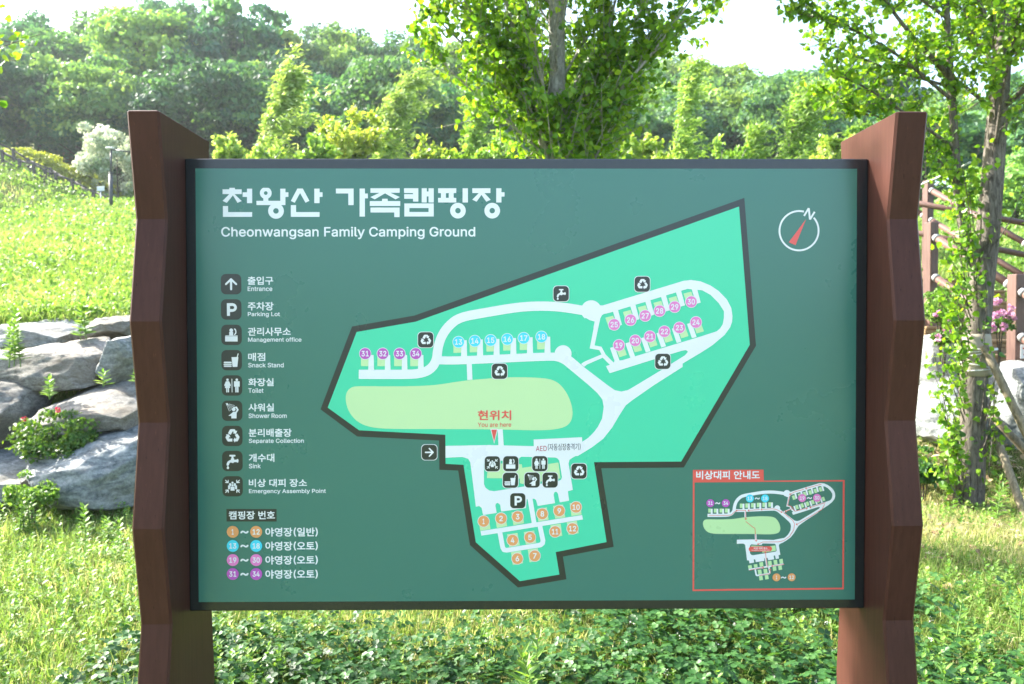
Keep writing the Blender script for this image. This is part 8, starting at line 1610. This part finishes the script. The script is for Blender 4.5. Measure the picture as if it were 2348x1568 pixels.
def scatter(rng, n, d0, d1, power=1.0, spread=.80, xlim=None, keep=None):
    """Ground points, denser near; keep(x, D) gives a chance."""
    D = d0 + (d1 - d0) * rng.random(n) ** power
    x = rng.uniform(-spread, spread, n) * D
    if xlim:
        x = rng.uniform(xlim[0], xlim[1], n)
    y = D - 2.34
    ok = np.ones(n, bool)
    if keep is not None:
        ok = rng.random(n) < keep(x, D)
    x, y = x[ok], y[ok]
    return np.stack([x, y, ground_z(x, y)], 1)


def patchy(x, y, s, f, a, b):
    return sstep(a, b, fbm(x * f + 31, y * f - 7, s))


rng = np.random.default_rng(101)
hd = lambda n: unit(np.stack([rng.normal(.2, 1, n), rng.normal(0, 1, n), np.zeros(n)], 1))

# short lawn grass near the board (green and straw-coloured blades)
P = scatter(rng, 210000, 1.6, 8.8, .85, keep=lambda x, D: np.where((np.abs(x) < 1.9) & (D < 3.7), .35, .95) * np.where(D > 7, .6, 1))
n = len(P)
dry = patchy(P[:, 0], P[:, 1], 5, .8, .42, .62) * (.25 + .6 * sstep(.9, 2.2, P[:, 0])) + .12
L = rng.uniform(.03, .11, n) * (1 + .5 * (rng.random(n) < .08))
V, F = blades(P, hd(n), L, rng.uniform(.0035, .0075, n), rng.uniform(.15, .95, n), rng)
t = np.where(rng.random(n) < dry, rng.uniform(.78, 1, n), np.clip(rng.normal(.42, .2, n), 0, .8))
tag(add_mesh('grass', V, F, leaf_grass, None, np.repeat(t, 2)), 'short green and straw coloured grass around the board', 'grass', kind='stuff')

# tall tufts here and there
P0 = scatter(rng, 90, 2.6, 7.6, .9, keep=lambda x, D: np.where(np.abs(x) < 1.3, .4, .8))
P = np.repeat(P0, 26, 0) + rng.normal(0, .035, (len(P0) * 26, 3)) * (1, 1, 0)
n = len(P)
V, F = blades(P, hd(n), rng.uniform(.10, .25, n), rng.uniform(.004, .007, n), rng.uniform(.1, .8, n), rng)
tag(add_mesh('grass_tufts', V, F, leaf_grass, None, np.repeat(np.clip(rng.normal(.55, .18, n), 0, 1), 2)), 'taller grass tufts standing out of the short lawn', 'grass', kind='stuff')

# clover carpet below the board
P = scatter(rng, 19000, 2.2, 4.7, .9, xlim=(-1.9, 3.3), keep=lambda x, D: np.clip(.95 - .9 * sstep(1.9, 2.6, np.abs(x)), .12, 1) * np.clip(.25 + patchy(x, D, 9, 1.3, .36, .5) * .9 + .6 * (1 - sstep(3.4, 4.0, D)), 0, 1) * (1 - .88 * sstep(3.45, 3.85, D + .25 * x) * (1 - sstep(.0, .7, x))))
n = len(P)
hgt = rng.uniform(.03, .14, n)
a0 = rng.uniform(0, 6.28, n)
tiltv = rng.normal(0, .32, (n, 2))
LP, LD, LN = [], [], []
for k in range(3):
    a = a0 + k * 2.094
    LP.append(P + np.stack([np.zeros(n), np.zeros(n), hgt], 1))
    LD.append(np.stack([np.cos(a), np.sin(a), -.12 + .0 * a], 1) + np.stack([0 * a, 0 * a, tiltv[:, 0] * np.cos(a) + tiltv[:, 1] * np.sin(a)], 1))
    LN.append(unit(np.stack([-tiltv[:, 0], -tiltv[:, 1], np.ones(n)], 1)))
LP, LD, LN = np.vstack(LP), np.vstack(LD), np.vstack(LN)
sz = np.tile(rng.uniform(.016, .035, n), 3)
V, F = leaves(LP, LD, LN, sz, LEAF_ROUND)
t = np.tile(np.clip(rng.normal(.5, .25, n), 0, 1), 3)
tag(add_mesh('clover', V, F, leaf_clover, None, np.repeat(t, 2)), 'dense dark green clover carpet below the board', 'clover', kind='stuff')
# clover blossoms
P = scatter(rng, 70, 2.7, 4.4, 1, xlim=(-1.6, 2.2))
P = np.repeat(P, 7, 0) + rng.normal(0, .006, (len(P) * 7, 3)) + (0, 0, .09)
n = len(P)
V, F = leaves(P, unit(rng.normal(size=(n, 3)) + (0, 0, .5)), unit(rng.normal(size=(n, 3))), .010, LEAF_OVAL)
tag(add_mesh('tiny_flowers', V, F, petal_white, None, np.repeat(rng.random(n), 2)), 'tiny white flowers dotted through the clover', 'flowers', kind='stuff')

# low leafy weeds (mugwort and the like) left and right of the board
P0 = scatter(rng, 9000, 2.4, 8.2, .85, keep=lambda x, D: np.where(x < -1.0, .35 + .6 * patchy(x, D, 14, .9, .40, .55), np.where(x > 1.3, .06 + .45 * patchy(x, D, 15, 1.1, .5, .6), .08)))
m = 13
P = np.repeat(P0, m, 0)
n = len(P)
hp = np.repeat(rng.uniform(.05, .19, len(P0)), m)
f = np.tile(np.arange(m) / m, len(P0))
a = np.tile(np.arange(m) * 2.4, len(P0)) + np.repeat(rng.uniform(0, 6.28, len(P0)), m)
lean = np.repeat(rng.normal(0, .18, (len(P0), 2)), m, 0)
P = P + np.stack([lean[:, 0] * hp * f, lean[:, 1] * hp * f, hp * (.15 + .85 * f)], 1)
D = np.stack([np.cos(a), np.sin(a), .35 + .9 * f * f], 1) + rng.normal(0, .2, (n, 3))
V, F = leaves(P, D, unit(np.stack([-.4 * np.cos(a), -.4 * np.sin(a), np.ones(n)], 1)), rng.uniform(.022, .046, n) * (1.15 - .5 * f), LEAF_OVAL)
t = np.repeat(np.clip(rng.normal(.55, .2, len(P0)), 0, 1), m) + rng.normal(0, .08, n)
tag(add_mesh('weeds', V, F, leaf_weed, None, np.repeat(np.clip(t, 0, 1), 2)), 'bright green low weeds filling the lawn beside the posts', 'weeds', kind='stuff')

# the sunny slope: grass and weeds, coarser with distance
P = scatter(rng, 190000, 9.0, 50, 1.7, .85, keep=lambda x, D: np.where((np.abs(x) < .36 * D) & (D < 30), .3, 1.))
n = len(P)
D = P[:, 1] + 2.34
V, F = blades(P, hd(n), rng.uniform(.10, .34, n), .005 + .0010 * D * rng.uniform(.6, 1.3, n), rng.uniform(.15, .9, n), rng)
t = np.clip(rng.normal(.55, .17, n) + (fbm(P[:, 0] * .5, P[:, 1] * .5, 40) - .5) * 1.1, 0, .9)
tag(add_mesh('meadow_grass', V, F, leaf_grass, None, np.repeat(t, 2)), 'sunlit yellow green meadow grass on the slope behind the rocks', 'grass', kind='stuff')
P0 = scatter(rng, 46000, 9.1, 50, 1.5, .85, keep=lambda x, D: np.where((np.abs(x) < .36 * D) & (D < 30), .25, 1.) * (.25 + .75 * patchy(x, D, 50, .45, .40, .58)))
m = 6
P = np.repeat(P0, m, 0)
n = len(P)
D = P[:, 1] + 2.34
P = P + np.stack([rng.normal(0, .05, n) * D / 10, rng.normal(0, .05, n) * D / 10, rng.uniform(.03, .26, n)], 1)
V, F = leaves(P, unit(rng.normal(0, 1, (n, 3)) + (0, 0, .7)), unit(rng.normal(0, .5, (n, 3)) + (0, -.2, 1)), (.03 + .0034 * D) * rng.uniform(.6, 1.3, n), LEAF_OVAL)
t = np.repeat(np.clip(rng.normal(.6, .22, len(P0)), 0, 1), m)
tag(add_mesh('meadow_weeds', V, F, leaf_weed, None, np.repeat(t, 2)), 'leafy weeds growing through the meadow grass on the slope', 'weeds', kind='stuff')

# dry leaves under the leaning poplar
P = scatter(rng, 3600, 4.6, 8.0, 1, xlim=(2.4, 6.2), keep=lambda x, D: .25 + .75 * sstep(5.3, 6.6, D))
n = len(P)
V, F = leaves(P + (0, 0, .025), unit(rng.normal(0, 1, (n, 3)) * (1, 1, .25)), unit(rng.normal(0, .35, (n, 3)) + (0, 0, 1)), rng.uniform(.03, .085, n), LEAF_OVAL)
tag(add_mesh('leaf_litter', V, F, leaf_dry, None, np.repeat(rng.random(n), 2)), 'pale dry fallen leaves on the ground under the leaning poplar', 'fallen leaves', kind='stuff')


# ------------------------------------------------------------------ single plants one can point to
def weed(label, u, v, depth, height, seed, n_leaf=26, size=.085, group='tall weeds in front of and beside the board', shape=LEAF_LANCE, mat=None, on_ground=True, stems=1, name='weed_plant', cat='weed'):
    rng = np.random.default_rng(seed)
    b = spot(u, v, depth)
    if on_ground:
        b[2] = float(ground_z(b[0], b[1]))
    root = empty(name, b, label, cat, group)
    w = Wood()
    LP, LD = [], []
    for s in range(stems):
        o = b + np.append(rng.normal(0, .05 * (stems > 1), 2), 0)
        h = height * rng.uniform(.7, 1.0) if s else height
        tip = o + np.array([rng.normal(0, .10) * h, rng.normal(0, .10) * h, h])
        P = w.limb([o - (0, 0, .04), (o + tip) / 2 + rng.normal(0, .03 * h, 3), tip], .005, .002, 6, 10)
        k = np.arange(n_leaf)
        f = .12 + .88 * k / n_leaf
        i = np.minimum((f * 9).astype(int), 8)
        q = P[i] + (P[i + 1] - P[i]) * (f * 9 - i)[:, None]
        a = k * 2.4 + rng.uniform(0, 6)
        LP.append(q)
        LD.append(np.stack([np.cos(a), np.sin(a), .25 + 1.1 * f ** 3], 1) * (1, 1, 1))
    w.build('stem', stem_green, root)
    P, D = np.vstack(LP), np.vstack(LD)
    n = len(P)
    f = np.tile(np.arange(n_leaf) / n_leaf, stems)
    Nn = unit(np.stack([-.5 * D[:, 0], -.5 * D[:, 1], np.ones(n)], 1))
    V, F = leaves(P, D, Nn, size * (1.1 - .55 * f) * rng.uniform(.8, 1.15, n), shape)
    add_mesh('foliage', V, F, mat or leaf_weed, root, np.repeat(np.clip(rng.normal(.5, .18, n), 0, 1), 2))
    return root


stem_green = plain('stem_green', (.12, .20, .05), .6)
weed('tallest leafy weed in the clover below the middle of the board', 1180, 1560, 3.05, .34, 201, 34, .11, stems=2)
weed('weed with broad pale leaves left of the tallest one below the board', 905, 1580, 3.0, .17, 202, 18, .10)
weed('upright weed in the clover right behind the tallest one', 1225, 1500, 3.35, .26, 203, 26, .09)
weed('low weed just right of the tallest one at the bottom of the photo', 1290, 1590, 2.95, .20, 204, 18, .09)
weed('pointed pale weed standing alone in dry grass right of the right post', 2182, 1470, 3.75, .32, 205, 20, .10)
weed('small weed at the bottom beside the right post', 2158, 1555, 3.3, .16, 206, 12, .10)
weed('weed leaning at the right edge just below the amber cap', 2338, 1440, 4.0, .30, 207, 16, .10)
weed('bright weed sprouting in front of the big veined boulder', 199, 1180, 5.9, .24, 208, 26, .08, shape=LEAF_OVAL)
weed('weed with small leaves before the boulder left of the left post', 262, 1190, 5.8, .20, 209, 24, .07, shape=LEAF_OVAL, stems=3)
weed('tall thin weeds rising before the low corner boulder', 62, 1175, 5.9, .36, 210, 22, .06, shape=LEAF_OVAL, stems=4)
weed('bright young plant growing out between the two topmost boulders', 212, 772, 8.15, .36, 211, 20, .13, shape=LEAF_OVAL, on_ground=False, stems=2)
weed('leafy sprout at the photo edge in front of the topmost pale boulder', 36, 832, 7.35, .52, 212, 46, .085, shape=LEAF_OVAL, on_ground=False, stems=4)
weed('small yellow fern in the joint under the long grey boulder', 237, 876, 6.95, .09, 213, 16, .10, on_ground=False)
weed('green tuft squeezed between boulder and left post', 302, 872, 7.1, .12, 214, 24, .07, shape=LEAF_OVAL, on_ground=False, stems=3)
weed('two dark green leaves in front of the long grey boulder', 112, 905, 6.9, .16, 215, 14, .085, shape=LEAF_OVAL, on_ground=False, stems=2)
weed('upright weed in the leaf litter right of the leaning poplar base', 2300, 1130, 6.2, .38, 216, 22, .11, stems=2)


def shrub(name, label, u, v, depth, rx, rz, seed, mat, size, clumps=26, per=60, flowers=None):
    rng = np.random.default_rng(seed)
    c = spot(u, v, depth)
    b = c - (0, 0, rz)
    root = empty(name, b, label, 'shrub')
    (V, F), ct = crown_leaves(rng, rx, rx * .8, rz, clumps, per, size, cr=.36, skirt=.95)
    n = len(ct)
    add_mesh('foliage', V + b, F, mat, root, np.repeat(np.clip(rng.normal(.5, .22, n), 0, 1), 2))
    w = Wood()
    for k in range(6):
        a = k * 1.05
        w.limb([b - (0, 0, .3), b + (math.cos(a) * rx * .25, math.sin(a) * rx * .2, rz * .7), b + (math.cos(a) * rx * .5, math.sin(a) * rx * .35, rz * 1.4)], .006, .002, 5, 6)
    w.build('stem', dark_bark, root)
    if flowers:
        pm, pts, r = flowers
        for p in pts:
            q = spot(*p)
            m = 22
            A = unit(rng.normal(size=(m, 3)))
            V, F = leaves(np.tile(q, (m, 1)) + A * r * .35, A, unit(rng.normal(size=(m, 3))), r * rng.uniform(.7, 1.1, m), LEAF_ROUND)
            add_mesh('blossom', V, F, pm, root, np.repeat(rng.random(m), 2))
    return root


shrub('clipped_shrub', 'bright yellow green round shrub between the right post and the leaning poplar', 2157, 706, 7.75, .17, .22, 301, leaf_weed, .035, 40, 70,
      (petal_pink, [(2149, 719, 7.55), (2180, 731, 7.55)], .032))
shrub('azalea', 'azalea with pink flowers beside the near stair railing post', 2292, 742, 7.5, .12, .12, 302, leaf_azalea, .035, 14, 30,
      (petal_pink, [(2286, 691, 7.4), (2284, 722, 7.38), (2296, 718, 7.38), (2308, 724, 7.4), (2318, 706, 7.45), (2322, 726, 7.4), (2272, 740, 7.36), (2300, 748, 7.36), (2276, 752, 7.36)], .034))
shrub('azalea', 'low azalea with a few pink flowers at the foot of the bluish boulder', 2165, 770, 7.6, .12, .10, 303, leaf_azalea, .04, 18, 34,
      (petal_pink, [(2172, 757, 7.45), (2150, 775, 7.45)], .032))
shrub('red_tipped_shrub', 'dark green shrub with reddish tips growing out of the left rock wall', 126, 1000, 6.72, .33, .24, 304, leaf_azalea, .036, 60, 80,
      (petal_red, [(132, 940, 6.5), (56, 960, 6.6)], .022))
shrub('creeping_shrub', 'green leaves filling the gap below the low corner boulders', 72, 1120, 6.15, .17, .15, 305, leaf_weed, .032, 46, 50)
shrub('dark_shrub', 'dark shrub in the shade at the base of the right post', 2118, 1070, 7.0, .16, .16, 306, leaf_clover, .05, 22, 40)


# ------------------------------------------------------------------ the air: thin summer haze over the valley
def build_haze():
    m = bpy.data.materials.new('haze')
    m.use_nodes = True
    nt = m.node_tree
    nt.nodes.remove(nt.nodes['Principled BSDF'])
    v = N(nt, 'ShaderNodeVolumePrincipled')
    v.inputs['Color'].default_value = (.86, .97, 1, 1)
    v.inputs['Density'].default_value = .0005
    v.inputs['Anisotropy'].default_value = .3
    nt.links.new(v.outputs[0], nt.nodes['Material Output'].inputs['Volume'])
    o = MB().box((-300, -80, -3), (300, 540, 60)).build('haze', m)
    tag(o, 'thin bright summer haze in front of the wooded hill', 'haze', kind='stuff')


build_haze()
